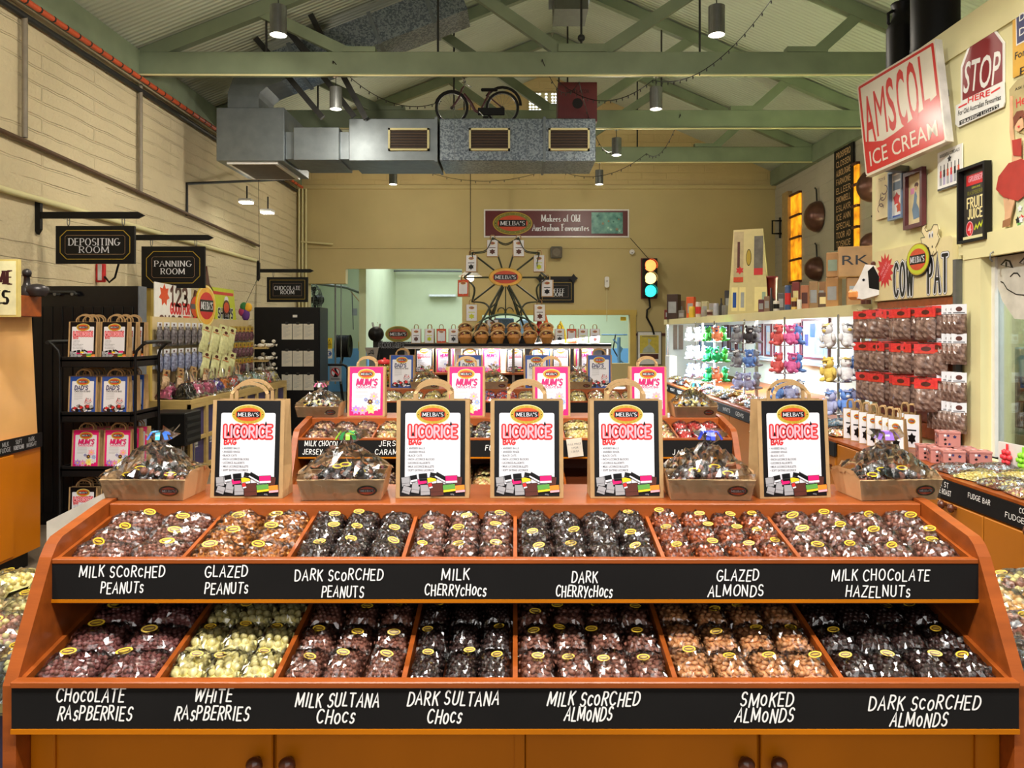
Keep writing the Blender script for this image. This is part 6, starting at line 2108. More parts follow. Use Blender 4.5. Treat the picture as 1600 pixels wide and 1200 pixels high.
# printed boards standing above the pegboard
def wallpt(px, py, X): 
    Y = yx(px, X)
    return (Y, wz(py, Y))
M = FR((XPB - .01, 0, 0), (0, 1, 0))
def LP_(px, py): return wallpt(px, py, XPB)
t = thing('promo_board', 'white poster with brown and red lettering above the pegboard', 'poster')
o = MB(M)
o.prism([LP_(243, 509), LP_(300, 508), LP_(300, 451), LP_(243, 440)], -.01, 0, M_WHITEP)
a, b = LP_(248, 505)[0], LP_(299, 505)[0]
o.flat(star(a + .15, 2.0, .13, .08, 7), .001, M_ORANGEP)
strokes(o, '123', .2, M_BROWNP, Matrix(), a + .52, 2.0, .001, .24, width=.42)
strokes(o, 'GOOD FOR', .11, M_REDP, Matrix(), a + .55, 1.86, .001, .26, width=.5)
o.ell(a + .98, 1.9, .17, .14, .001, M_BROWNP).ell(a + .98, 1.9, .155, .125, .002, M_ORANGEP).flat([(a + .83, 1.87), (a + 1.13, 1.87), (a + 1.13, 1.93), (a + .83, 1.93)], .003, M_GREYP)
strokes(o, 'CHOC', .13, M_BROWNP, Matrix(), a + .3, 1.7, .001, .3, width=.55)
o.flat([(a + .62, 1.63), (b - .02, 1.63), (b - .02, 1.78), (a + .62, 1.78)], .001, M_ORANGEP)
strokes(o, 'BARS', .11, M_REDP, Matrix(), a + .88, 1.705, .002, .3, width=.45)
o.build('print', t)
t = thing('oval_sign', 'brown chocolate-splash sign with yellow oval above the pegboard', 'sign')
o = MB(M)
yc, zc_ = LP_(322, 478)
o.prism([(yc - .46, 1.68), (yc - .3, 1.74), (yc - .36, 1.9), (yc - .28, 2.1), (yc - .1, 2.05), (yc - .02, 2.2), (yc + .06, 2.42), (yc + .14, 2.2), (yc + .26, 2.12), (yc + .32, 1.9), (yc + .3, 1.76), (yc + .5, 1.7), (yc + .42, 1.66)], -.02, 0, M_BROWNP)
o.prism(arc(yc, 1.92, .3, .26, 0, 345, 23), 0, .012, M_YEL)
logo(o, Matrix(), yc, 1.92, .29, .25, .014, .002, rim=M_CREAMP, ring=mat('amber_print', (236, 180, 70)), core=M_REDP, full=False)
o.build('splash_board', t)
t = thing('promo_board', 'lime green board with red borders above the pegboard', 'poster')
o = MB(M)
p4 = [LP_(337, 510), LP_(371, 509), LP_(366, 453), LP_(331, 448)]
o.prism(p4, -.012, 0, M_LIME)
y0, y1 = p4[0][0] + .03, p4[1][0] - .03
o.flat([(y0, 1.685), (y1, 1.685), (y1, 1.72), (y0, 1.72)], .001, M_REDP).flat([(y0 - .1, 2.08), (y1 - .1, 2.08), (y1 - .1, 2.12), (y0 - .1, 2.12)], .001, M_REDP)
strokes(o, 'SHEEP', .12, M_WHITE, Matrix(), y0 + .28, 1.84, .001, .34, width=.42)
strokes(o, 'SHEEP', .12, M_BLACK, Matrix(), y0 + .28, 1.84, .002, .2, width=.42)
strokes(o, 'NUTS', .12, M_WHITE, Matrix(), y1 - .3, 1.84, .001, .34, width=.36)
strokes(o, 'NUTS', .12, M_BLACK, Matrix(), y1 - .3, 1.84, .002, .2, width=.36)
o.ell((y0 + y1) / 2, 1.92, .12, .1, .003, M_BROWNP).ell((y0 + y1) / 2, 1.92, .09, .07, .004, M_ORANGEP).ell(y1 - .35, 2.02, .07, .05, .002, M_WHITE)
o.build('print', t)
t = thing('hanging_star', 'green, yellow and purple padded star hanging before the chocolate room sign', 'decoration', P(384, 485, 11.0))
for nm, c, a0 in (('purple_point', (96, 50, 130), -90), ('green_point', (50, 120, 60), 120), ('yellow_point', (238, 180, 40), 45), ('pink_middle', (170, 50, 100), 200)):
    a = math.radians(a0)
    MB().ball((.05 * math.cos(a), 0, .06 * math.sin(a)), (.06, .04, .1 if a0 == -90 else .07), mat(nm, c, .7), 2).build(nm, t)
MB().tube([(0, 0, .1), (.1, .3, .55), (0, .5, ROOF(P(384, 485, 11.0).x) - P(384, 485, 11).z)], .004, M_BLACK, 4).build('cord', t)
# curved shelves of wrapped sweets at the far end
t = thing('curved_shelf', 'three curved timber shelves at the far end of the stall', 'shelf')
for py in (543, 563, 580):
    z = wz(py, 11.0)
    MB().prism([(-4.0, 10.95), (-3.6, 10.95)] + [(-3.95 + .35 * math.cos(q), 10.95 + .5 * math.sin(q)) for q in (0, .4, .8, 1.2, 1.5)] + [(-4.0, 11.45)], z - .02, z, M_FR).build('shelf', t)
MB().box(-4.06, -4.0, 10.95, 11.45, .87, 1.7, M_FR).build('back_board', t)
M_TOYW = mat('white_wrap', (226, 220, 206), .6, .1, 20)
def twist():
    t = thing('wrapped_sweet', 'x', 'sweet')
    MB().ball((0, 0, .03), (.045, .03, .03), M_TOYW, 2).build('sweet', t)
    o = MB()
    for s in (-1, 1):
        o.add([(s * .04, 0, .03), (s * .085, -.03, .05), (s * .09, 0, .01), (s * .085, .03, .05)], [(0, 1, 2), (0, 2, 3)], M_TOYW)
    o.build('twisted_ends', t)
    return t
TW = Maker(twist())
for j, py in enumerate((543, 563, 580)):
    for k in range(6):
        TW.put((-3.72 + .1 * (k % 2), 11.02 + k * .06, wz(py, 11.0) + .0 + .055 * (k % 3 == 2)), (0, 0, k), 'white wrapped sweet on the %s curved shelf, %s along' % (('top', 'middle', 'bottom')[j], ORD[k]), 'white sweets on the curved shelves')

# second black cabinet with leaflets
Y = 11.6
t = thing('leaflet_cabinet', 'black cabinet hung with white leaflets below the chocolate room sign', 'cabinet')
x0, x1 = wx(397, Y), wx(500, Y)
MB().box(x0, x1, Y, Y + .5, 0, wz(480, Y), M_BLACK, bev=.01).box(x0 + .3, x1 - .02, Y - .015, Y, .05, wz(487, Y), M_BLACK).build('body', t)
MB(FR((0, Y - .018, 0))).prism([(wx(458, Y), wz(496, Y)), (wx(465, Y), wz(496, Y)), (wx(465, Y), wz(492, Y)), (wx(458, Y), wz(492, Y))], 0, .004, M_WHITEP).build('name_plate', t)
M_LEAF = mat('leaflet_paper', (214, 208, 190), .7, .05)
def leaflet():
    t = thing('leaflet', 'x', 'leaflet')
    o = MB().box(-.078, .078, -.012, 0, -.24, 0, M_LEAF)
    M = FR((0, -.0125, 0))
    for k in range(9):
        o.flat([(-.06, -.04 - k * .02), (.05 - .03 * (k % 3), -.04 - k * .02), (.05 - .03 * (k % 3), -.035 - k * .02), (-.06, -.035 - k * .02)], .0005, M_LGREY, M)
    o.build('sheets', t)
    MB().box(-.02, .02, -.025, .0, -.01, .03, M_DARKM, bev=.004).build('clip', t)
    return t
LM = Maker(leaflet())
for j, py in enumerate((506, 548, 585)):
    for k, px in enumerate((449, 466, 483)):
        LM.put((wx(px, Y), Y - .016, wz(py, Y)), (0, 0, RND.uniform(-.05, .05)), 'white leaflet clipped to the black cabinet, %s row, %s from the stall side' % (('top', 'middle', 'bottom')[j], ORD[k]), 'leaflets on the black cabinet')

# ------------------------------------------------------------------ side bins of the front counter
def side_bin(s, lab, specs):
    t = thing('side_bin', lab, 'bin')
    xi, xo = s * 1.235, s * 1.95
    M_BASE = mat('navy_laminate', (44, 40, 66), .4)
    MB().box(xi, xo, 2.0, 2.8, 0, .62, M_BASE).build('base', t)
    MB().add([(xi, 1.98, .615), (xo, 1.98, .615), (xo, 2.82, .66), (xi, 2.82, .66), (xi, 1.98, .6), (xo, 1.98, .6), (xo, 2.82, .6), (xi, 2.82, .6)], [(0, 1, 2, 3), (0, 4, 5, 1), (1, 5, 6, 2), (3, 2, 6, 7), (0, 3, 7, 4)] if s > 0 else [(3, 2, 1, 0), (1, 5, 4, 0), (2, 6, 5, 1), (7, 6, 2, 3), (4, 7, 3, 0)], M_FR).build('tray_floor', t)
    MB().box(xi, xo, 1.965, 1.975, .6, .74, M_GLASS).box(xo, xo + s * .01, 1.97, 2.8, .6, .72, M_GLASS).build('clear_screen', t)
    if s < 0:
        MB(FR((0, 2.84, 0))).prism([(-1.75, 0), (-1.24, 0), (-1.24, 1.0), (-1.54, .995), (-1.75, .89)], 0, .02, mat('pale_laminate', (186, 178, 166), .5)).build('back_panel', t)
    rd = random.Random(5)
    for r, (mx, what) in enumerate(specs):
        mk = Maker(sweet_bag('sweet_bag', .2, .19, .05, .012, None, 90 + r + (s > 0) * 10, mix=mx, label_on=True, card=True))
        for c in range(3):
            for l in range(2):
                mk.put((s * (1.37 + c * .2) + rd.uniform(-.02, .02), 2.1 + r * .18, .634 + r * .012 + l * .028), (.1 + rd.uniform(-.15, .15), rd.uniform(-.2, .2), rd.uniform(-.5, .5)), 'bag of %s, %s side bin, %s layer, %s from counter' % (what, ('brick wall', 'cupboard')[s > 0], ('lower', 'upper')[l], ORD[c]), 'sweet bags in the side bins')


side_bin(-1, 'side bin of pale and brown sweet bags joined to the front counter, brick wall side', [([C_DARK, M_GREYP, C_WHITE], 'dark mixed sweets'), ([mat('rose_sweet', (206, 150, 130), .3), C_MILK, C_WHITE], 'pinkish caramels'), ([C_WHITE, mat('straw_sweet', (224, 196, 140))], 'creamy sweets'), ([C_WHITE, mat('lemon_sweet', (236, 214, 120))], 'pale lemon sweets')])
side_bin(1, 'side bin of nut bags joined to the front counter, cupboard side', [([C_DARK, M_GREYP], 'dark sweets'), ([C_MILK, mat('rose_sweet', (206, 150, 130)), M_LGREY], 'brown sweets'), ([mat('straw_sweet', (224, 196, 140)), mat('butter_caramel', (224, 170, 96))], 'golden nuts'), ([C_MILK, M_LGREY, C_WHITE], 'wrapped brown sweets')])

# ------------------------------------------------------------------ cupboards along the visitor's right
XC = 2.08
M_CUP = mat('cupboard_wood', (166, 100, 24), .42, .12, 2.4, stretch=(1, 1, .3))
yA, yB, yC, yD = 2.3, yx(1447, XC), yx(1312, XC), 10.45
def knob(parent, x, y, z):
    MB(T(x, y, z) @ RY(-PI / 2)).lathe([(.008, 0), (.008, .012), (.02, .02), (.021, .032), (0, .044)], M_KNOB, 16).build('knob', parent)
def chalk_strip(o, x, y0, y1, z0, z1, words_):
    o.box(x - .016, x, y0, y1, z0, z1, M_BOARD)
    M = FR((x - .017, 0, 0), (0, -1, 0))
    for (s, y, z, w, h) in words_:
        strokes(o, s, h, M_CHALK, M, -y, z, .001, .13, width=w, jit=.1, slant=.1)
t = thing('cupboard', 'wooden cupboard with chalkboard strip under the kitchen window', 'cupboard')
MB().box(XC, XN - .055, yA, yB, 0, .89, M_CUP).build('carcass', t)
MB().box(XC - .012, XN - .055, yA, yB - .0, .89, .903, M_WOOD).build('worktop', t)
o = MB()
chalk_strip(o, XC, yA, yB, .795, .888, [('MILK ST', 3.66, .865, .13, .024), ('COFFEE ROAST', 3.66, .83, .17, .024), ('FUDGE BAR', 3.36, .855, .16, .022), ('FUDGE', 3.12, .83, .12, .022), ('COFFEE LATTE', 3.0, .87, .18, .02), ('NOUGAT', 2.86, .83, .12, .024)])
o.build('chalkboard', t)
y1, y2 = yx(1493, XC), yx(1543, XC)
for (a, b, ky) in ((y1 + .004, yB - .01, y1 + .04), (y2 + .004, y1 - .004, y1 - .04), (yA, y2 - .004, 3.0)):
    d = MB().box(XC - .02, XC, a, b, .08, .785, M_CUP, bev=.003).build('door', t)
    knob(d, XC - .02, ky, wz(791, y1) if ky > 3.2 else wz(830, 3.0))
t = thing('cupboard', 'plain fronted wooden cupboard under the hanging cow pat packets', 'cupboard')
MB().box(XC, XN - .045, yB + .005, yC, 0, .885, M_CUP).build('carcass', t)
MB().box(XC - .015, XN - .045, yB + .005, yC, .885, .9, M_WOOD).build('worktop', t)
ys = [yB + .01, yx(1407, XC), yx(1370, XC), yC - .006]
for a, b in zip(ys[:-1], ys[1:]):
    MB().box(XC - .02, XC, a + .003, b - .003, .05, .878, M_CUP, bev=.003).build('front_panel', t)
t = thing('cupboard', 'long wooden cupboard with chalkboard strip under the bright showcase', 'cupboard')
MB().box(XC, XN - .025, yC + .005, YN1 + .02, 0, .885, M_CUP).box(XC, 3.42, YN1 + .02, yD, 0, .885, M_CUP).build('carcass', t)
MB().box(XC - .02, XN - .025, yC + .005, YN1 + .02, .885, .9, M_WOOD).box(XC - .02, 3.42, YN1 + .02, yD, .885, .9, M_WOOD).build('worktop', t)
rd = random.Random(8)
W_ = ['FUDGE', 'NOUGAT', 'HONEYCOMB', 'BULLETS', 'GEMS', 'MINTS', 'JELLIES', 'TOFFEE', 'SHERBET', 'CARAMEL']
o = MB()
chalk_strip(o, XC - .02, yC + .005, yD, .80, .884, [(W_[k % 10], 5.2 + k * .42, .843, .24, .034) for k in range(13)])
o.build('chalkboard', t)
for k in range(7):
    a = yC + .02 + k * (yD - yC) / 7
    d = MB().box(XC - .022, XC, a, a + (yD - yC) / 7 - .012, .08, .79, M_CUP, bev=.003).build('door', t)
    knob(d, XC - .022, a + .05, .73)

# showcase
XS, XBK, YS1 = 2.54, 3.4, 12.7
t = thing('showcase', 'bright white lit showcase with framed pictures along the right wall', 'showcase')
M_SHW = mat('showcase_white', (232, 240, 240), .5, .02, 3)
M_SHG = mat('showcase_pale_green', (206, 222, 212), .3, .03, 3)
MB().box(XBK, XBK + .05, YN1 + .02, YS1, 1.235, 1.76, M_SHW).build('back_panel', t)
MB().box(XBK, XBK + .05, YN1 + .02, YS1, .9, 1.235, M_SHG).build('lower_back_panel', t)
MB().box(XS, XBK + .05, YS1, YS1 + .05, .0, 1.76, M_SHW).build('end_panel', t)
MB().box(3.26, XBK, YN1 + .02, YS1, 1.225, 1.245, mat('blue_grey_ledge', (150, 170, 190), .3)).build('ledge', t)
MB().box(XS, 5.3, YN1 + .01, YS1 + .05, 1.76, 1.80, M_CREAM).build('top_shelf', t)
MB().box(XS - .03, XS, YN1 + .01, YS1 + .05, 1.715, 1.80, M_CREAM).build('pelmet', t)
for y in (YN1 + .06, 8.0, 10.3, YS1 - .03):
    MB().box(XS, XS + .03, y - .015, y + .015, .9, 1.76, M_CHROME).build('post', t)
MB().tube([(2.7, YN1 + .2, 1.742), (2.7, YS1 - .2, 1.742)], .014, mat('lit_tube', (235, 245, 255), .3, .01, emit=12), 8).build('tube_lamp', t)
M = FR((XBK - .001, 0, 0), (0, -1, 0))
M_FRM = mat('maroon_frame', (86, 36, 44), .35, .15)
M_PICB = mat('blue_grey_print', (140, 168, 196), .25, .25, 5)
PICS = [(1130, 1139, 508, 549, 'blue and pink'), (1142, 1151, 508, 550, 'grey'), (1153, 1163, 507, 551, 'grey-green'), (1183, 1193, 506, 555, 'blue-grey'), (1197, 1207, 506, 557, 'dark blue'), (1211, 1222, 506, 557, 'red and blue'), (1243, 1253, 504, 555, 'lilac'), (1255, 1298, 498, 562, 'wide blue'), (1341, 1366, 500, 571, 'green and pink')]
for k, (c0, c1, p0, p1, nm) in enumerate(PICS):
    ya, yb = yx(c0, XBK), yx(c1, XBK)
    ym = (ya + yb) / 2
    z0, z1 = wz(p1, ym), wz(p0, ym)
    t = thing('framed_picture', '%s picture in maroon frame inside the showcase, %s from its far end' % (nm, ORD[k]), 'picture', group='framed pictures in the showcase')
    o = MB(M)
    b = .025
    for q in ([(-ya, z0), (-yb, z0), (-yb, z0 + b), (-ya, z0 + b)], [(-ya, z1 - b), (-yb, z1 - b), (-yb, z1), (-ya, z1)], [(-ya, z0 + b), (-ya + b, z0 + b), (-ya + b, z1 - b), (-ya, z1 - b)], [(-yb - b, z0 + b), (-yb, z0 + b), (-yb, z1 - b), (-yb - b, z1 - b)]):
        o.prism(q, 0, .025, M_FRM)
    o.build('picture_frame', t)
    o = MB(M).flat([(-ya + b, z0 + b), (-yb - b, z0 + b), (-yb - b, z1 - b), (-ya + b, z1 - b)], .008, M_PICB)
    w_ = ya - yb - 2 * b
    if nm == 'wide blue':
        for (u, v, w2, h2, c) in ((.06, .3, .15, .3, M_NAVY), (.28, .55, .2, .34, M_BLUEP), (.58, .55, .22, .34, mat('lilac_grey', (170, 160, 190))), (.28, .1, .2, .34, mat('steel_print', (120, 140, 165))), (.58, .1, .22, .34, mat('steel_print', (120, 140, 165)))):
            x, z = -ya + b + u * w_, z0 + b + v * (z1 - z0 - 2 * b)
            o.flat([(x, z), (x + w2 * w_, z), (x + w2 * w_, z + h2 * (z1 - z0)), (x, z + h2 * (z1 - z0))], .01, c)
    else:
        x, z = -ya + b + .2 * w_, z0 + .15 * (z1 - z0)
        o.flat([(x, z), (x + .6 * w_, z), (x + .6 * w_, z + .6 * (z1 - z0)), (x, z + .6 * (z1 - z0))], .01, (mat('lilac_grey', (170, 160, 190)), M_LGREY, mat('sage_print', (150, 170, 150)))[k % 3])
    o.build('print', t)
t = thing('framed_picture', 'large pale blue picture on the end wall of the showcase', 'picture')
Y = YS1 - .001
M = FR((0, Y, 0))
MB(M).prism(rect(1092, 1115, 508, 548, Y), 0, .02, mat('blue_frame', (90, 110, 160), .4)).build('picture_frame', t)
MB(M).flat(rect(1094, 1113, 510, 546, Y), .022, mat('aqua_print', (160, 205, 225), .3, .25, 4)).build('print', t)
for k, (c0, c1) in enumerate(((1052, 1058), (1060, 1067))):
    tag(MB(M).prism(rect(c0, c1, 508, 546, Y), 0, .02, mat('taupe_panel', (146, 128, 118), .5)).build('narrow_panel'), 'narrow taupe panel at the far corner of the showcase, %s of two' % ORD[k], 'panel')
# small white fridge-like cabinet and black bottle at the far end
tag(MB().box(wx(1046, 10.6), wx(1058, 10.6), 10.6, 10.9, .0, wz(556, 10.6), M_WHITEP, bev=.01).build('white_cabinet'), 'narrow white cabinet at the far end of the long cupboard', 'cabinet')


# spinner racks of soft toys
def soft_toy(col, cap, snout):
    t = thing('soft_toy', 'x', 'soft toy')
    b = MB()
    b.ball((0, 0, .06), (.05, .045, .06), col, 2).ball((0, -.01, .135), (.042, .04, .038), col, 2)
    for s in (-1, 1):
        b.ball((s * .035, -.005, .17), (.014, .01, .016), col, 1).ball((s * .055, -.02, .075), (.018, .018, .036), col, 1).ball((s * .03, -.045, .02), (.02, .036, .018), col, 1)
    b.build('plush_body', t)
    f = MB().ball((0, -.045, .128), (.018, .012, .013), snout, 1)
    for s in (-1, 1):
        f.ball((s * .016, -.044, .146), .005, M_BLACK, 1)
    f.build('face', t)
    MB().ball((0, 0, .165), (.03, .028, .016), cap, 1).box(-.022, .022, -.055, -.02, .16, .165, cap).build('cap', t)
    return t


TC = {n: mat('plush_' + n, c, .9, .12, 60, bump=.2, bscale=300) for n, c in dict(white=(232, 232, 236), green=(60, 160, 60), emerald=(40, 170, 100), peach=(236, 150, 110), navy=(40, 50, 130), grey=(150, 152, 160), charcoal=(70, 66, 70), pink=(232, 120, 180), coral=(232, 110, 110), blue=(110, 150, 220), yellow=(236, 210, 110), lavender=(180, 186, 226), brown=(130, 100, 70)).items()}
TOY = {}
def toy(c, cap, sn):
    k = (c, cap, sn)
    if k not in TOY:
        TOY[k] = Maker(soft_toy(TC[c], TC[cap], TC[sn]))
    return TOY[k]
RACKS = [(1087, [('white', 'white', 'white')] * 3, [('white', 'lavender', 'white')] * 3, [('lavender', 'blue', 'white')] * 3, 'white and lavender'), (1116, [('green', 'navy', 'white'), ('peach', 'navy', 'navy'), ('green', 'navy', 'white')], [('emerald', 'navy', 'white'), ('emerald', 'blue', 'white'), ('green', 'navy', 'white')], [('emerald', 'navy', 'peach'), ('peach', 'navy', 'white'), ('emerald', 'blue', 'white')], 'green and peach'),
         (1163, [('grey', 'white', 'charcoal'), ('charcoal', 'grey', 'white'), ('grey', 'brown', 'charcoal')], [('grey', 'white', 'charcoal'), ('blue', 'blue', 'white'), ('grey', 'white', 'blue')], [('lavender', 'grey', 'white'), ('lavender', 'lavender', 'white'), ('grey', 'lavender', 'white')], 'grey koala-like'),
         (1226, [('coral', 'coral', 'white'), ('pink', 'pink', 'white'), ('blue', 'pink', 'white')], [('coral', 'pink', 'white'), ('pink', 'pink', 'blue'), ('blue', 'coral', 'white')], [('blue', 'white', 'white'), ('lavender', 'blue', 'white'), ('white', 'blue', 'white')], 'pink, coral and blue'),
         (1310, [('white', 'yellow', 'yellow'), ('white', 'grey', 'yellow'), ('white', 'yellow', 'grey')], [('yellow', 'yellow', 'white'), ('white', 'yellow', 'white'), ('blue', 'white', 'white')], [('lavender', 'blue', 'white'), ('blue', 'lavender', 'white'), ('lavender', 'white', 'blue')], 'white and yellow')]
XRK = 2.33
for ri, (px, a, b, c, nm) in enumerate(RACKS):
    y = yx(px, XRK)
    t = thing('spinner_rack', 'chrome counter spinner rack holding %s soft toys' % nm, 'rack', (XRK, y, .9), group='toy spinner racks')
    MB().lathe([(.1, 0), (.1, .015), (.01, .02), (.008, .82), (0, .825)], M_CHROME, 16).build('pole', t)
    for ti, z in enumerate((.58, .34, .11)):
        MB().tube([(.09 * math.cos(q), .09 * math.sin(q), z) for q in [2 * PI * i / 16 for i in range(16)]], .004, M_CHROME, 5, closed=True).tube([(-.09, 0, z), (.09, 0, z)], .004, M_CHROME, 5).tube([(0, -.09, z), (0, .09, z)], .004, M_CHROME, 5).build('tier', t)
        for k, tt in enumerate((a, b, c)[ti]):
            q = -2.5 + k * 1.1
            toy(*tt).put((XRK + .1 * math.cos(q), y + .1 * math.sin(q), .9 + z + .004), (RND.uniform(-.15, .15), RND.uniform(-.2, .2), q + PI / 2 - .2), '%s soft toy, %s tier of %s rack, %s from the aisle' % (tt[0], ('top', 'middle', 'bottom')[ti], nm, ORD[k]), 'soft toys on the spinner racks', (.98, .98, .98))

# bags of lollies along the long cupboard
LB_ = {nm: Maker(sweet_bag('lolly_bag', .24, .13, .045, .012, None, 120 + k, mix=mx, label_on=False, card=False)) for k, (nm, mx) in enumerate({'peach': [mat('peach_sweet', (240, 176, 140)), C_WHITE], 'white': [C_WHITE, M_WHITE], 'pale blue': [mat('sky_sweet', (150, 196, 226), .3), M_WHITE], 'pink': [mat('rose_pink_sweet', (236, 150, 160), .3), C_WHITE], 'yellow': [mat('lemon_sweet', (236, 214, 120)), mat('butter_caramel', (224, 170, 96))], 'mixed': [mat('sky_sweet', (150, 196, 226)), M_YEL, mat('rose_pink_sweet', (236, 150, 160)), M_WHITE]}.items())}
seq = ['peach', 'white', 'pink', 'mixed', 'white', 'pale blue', 'yellow', 'peach', 'pale blue', 'white', 'mixed', 'pink', 'yellow', 'white', 'pale blue', 'mixed']
for r in range(16):
    for l in range(2):
        nm = seq[(r + 5 * l) % 16]
        LB_[nm].put((XC + .11 + .03 * l + RND.uniform(-.02, .02), yC + .25 + r * .34 + .12 * l, .9 + .04 * l), (RND.uniform(-.1, .2), RND.uniform(-.05, .2), PI / 2 + RND.uniform(-.3, .3)), 'bag of %s lollies on the long cupboard, %s pile from the white bags, %s' % (nm, ORD[r], ('lower', 'upper')[l]), 'lolly bags on the long cupboard')

# ------------------------------------------------------------------ things on top of the showcase
XTOP = 2.68
def top_item(px, w_px, ptop, X=XTOP):
    Y = yx(px, X)
    return Y, w_px * Y / F, wz(ptop, Y)
M_CARD = mat('corrugated_card', (172, 128, 80), .7, .1, 6)
def top_box(px, w, ptop, col, lab, dy=0, base=1.80, depth=None, nm='box', cat='box', X=XTOP, text=None, rot=-.5, lidc=None):
    Y, ww, zt_ = top_item(px, w, ptop, X)
    Y += dy
    c = mat('tin_%d_%d_%d' % col, col, .5, .12, 12)
    o = MB()
    h = max(.03, zt_ - base)
    d = depth or ww
    o.box(-ww * .4, ww * .4, -d * .4, d * .4, 0, h, c, bev=.006)
    M = FR((0, -d * .4 - .001, 0))
    if text:
        for k, (s, hh, zz, m_) in enumerate(text):
            o.text(s, hh, m_, M, 0, zz * h, .001, width=ww * .6)
    else:
        o.flat([(-ww * .28, h * .25), (ww * .28, h * .25), (ww * .28, h * .7), (-ww * .28, h * .7)], .0008, lidc or M_LGREY, M)
    ob = o.build(nm, loc=(wx(px, Y) if dy == 0 else X, Y, base), rot=(0, 0, rot))
    return tag(ob, lab, cat)
def top_tin(px, w, ptop, col, lab, band=None, nm='tin', cat='tin', X=XTOP, base=1.80, prof=None, dy=0):
    Y, ww, zt_ = top_item(px, w, ptop, X)
    Y += dy
    h = max(.04, zt_ - base)
    r = ww / 2
    c = mat('tin_%d_%d_%d' % col, col, .4, .12, 12)
    o = MB()
    if prof:
        o.lathe([(a * r, b * h) for a, b in prof], c, 18)
    else:
        o.lathe([(r, 0), (r, h * .92), (r * .96, h * .93), (r * .96, h), (0, h)], c, 18)
        if band:
            o.lathe([(r * 1.01, h * .25), (r * 1.01, h * .7)], band, 18)
    return tag(o.build(nm, loc=(X, Y, base)), lab, cat)
top_box(1053, 22, 460, (60, 40, 34), 'tall dark brown box at the far end of the showcase top', X=2.6)
top_box(1049, 22, 484, (112, 40, 34), 'low red-brown box at the far end of the showcase top', X=2.57)
top_box(1064, 14, 470, (150, 118, 98), 'tan carton beside the dark brown box on the showcase top', X=2.75)
top_box(1066, 12, 485, (120, 116, 108), 'low grey tin box beside the orange carton', X=2.62)
top_box(1080, 15, 464, (214, 92, 46), 'bright orange carton on the showcase top', X=2.72)
top_tin(1081, 9, 479, (222, 182, 50), 'yellow tin in front of the orange carton', X=2.62)
top_tin(1091, 8, 472, (214, 200, 190), 'white and red tin next to the yellow tin', M_REDP, X=2.66)
top_box(1102, 12, 471, (196, 184, 150), 'cream carton stacked in the middle of the showcase top', X=2.72)
top_tin(1100, 9, 484, (150, 140, 134), 'short grey tin before the cream carton', X=2.62)
top_tin(1109, 9, 484, (190, 170, 150), 'short beige tin before the cream carton', M_BROWNP, X=2.61)
top_box(1113, 11, 474, (170, 160, 160), 'pale grey carton beside the cream carton', X=2.74)
top_tin(1119, 8, 474, (176, 176, 190), 'silvery blue tin near the dark bottle', X=2.66)
PB = [(1, 0), (1, .55), (.35, .75), (.35, .97), (.4, 1), (0, 1)]
top_tin(1127, 7, 466, (44, 40, 40), 'dark bottle on the showcase top near the poster stand', nm='bottle', cat='bottle', prof=PB)
top_tin(1133, 10, 477, (110, 106, 104), 'dull metal tin between the bottle and the poster stand', X=2.63)
top_box(1139, 14, 454, (40, 38, 46), 'black box right behind the dull metal tin', X=2.8)
# A-shaped poster stand
t = thing('poster_stand', 'tall cream tapering poster stand on the showcase top', 'poster stand', (2.78, yx(1171, 2.78), 1.80), (0, 0, -.42))
Y = yx(1171, 2.78)
hh = 133 * Y / F
w0, w1 = .23, .155
M_STD = mat('stand_cream', (212, 196, 142), .6, .05)
MB().add([(-w0, -.14, 0), (w0, -.14, 0), (w1, -.03, hh), (-w1 * 1.15, -.03, hh), (-w0, .18, 0), (w0, .18, 0), (w1, .0, hh), (-w1 * 1.15, .0, hh)], [(0, 1, 2, 3), (5, 4, 7, 6), (1, 5, 6, 2), (4, 0, 3, 7), (3, 2, 6, 7), (0, 4, 5, 1)], M_STD).build('boards', t)
M = FR((0, -.1415, 0), (1, 0, 0), (0, .11, hh))
o = MB(M)
def q4(x0, x1, z0, z1): return [(x0, z0), (x1, z0), (x1, z1), (x0, z1)]
o.flat(q4(-.17, -.06, hh * .38, hh * .98), .001, mat('poster_stone', (190, 170, 130), .5)).flat(q4(-.17, -.06, hh * .38, hh * .44), .002, M_ORANGEP).flat(q4(-.13, -.1, hh * .55, hh * .86), .002, M_BROWNP).flat(star(-.1, hh * .52, .05, .03, 6), .002, M_REDP)
o.flat(q4(.06, .16, hh * .46, hh * .92), .001, mat('poster_slate', (110, 104, 96), .5, .3, 12)).flat(q4(.06, .16, hh * .46, hh * .54), .002, M_REDP)
o.ell(0, hh * .67, .03, .1, .001, M_BLACK).ell(0, hh * .67, .025, .09, .002, M_GOLD)
for x, c in ((-.19, M_BLUEP), (-.1, M_LGREY), (.07, M_CREAMP), (.14, mat('sage_print', (150, 170, 150)))):
    o.flat(q4(x, x + .07, hh * .04, hh * .32), .001, M_CREAMP).flat(q4(x + .015, x + .055, hh * .08, hh * .26), .002, c)
o.build('posters', t)
top_tin(1206, 17, 432, (124, 28, 34), 'dark red bucket behind the poster stand', nm='bucket', cat='bucket', X=3.0, prof=[(.75, 0), (1, 1), (1.08, 1), (1.08, .95), (.9, .95), (.7, .1), (0, .1)])
top_box(1190, 11, 468, (110, 60, 66), 'dull pink carton in front of the poster stand', X=2.6)
top_box(1199, 11, 463, (140, 112, 92), 'patterned tan carton beside the poster stand', X=2.62)
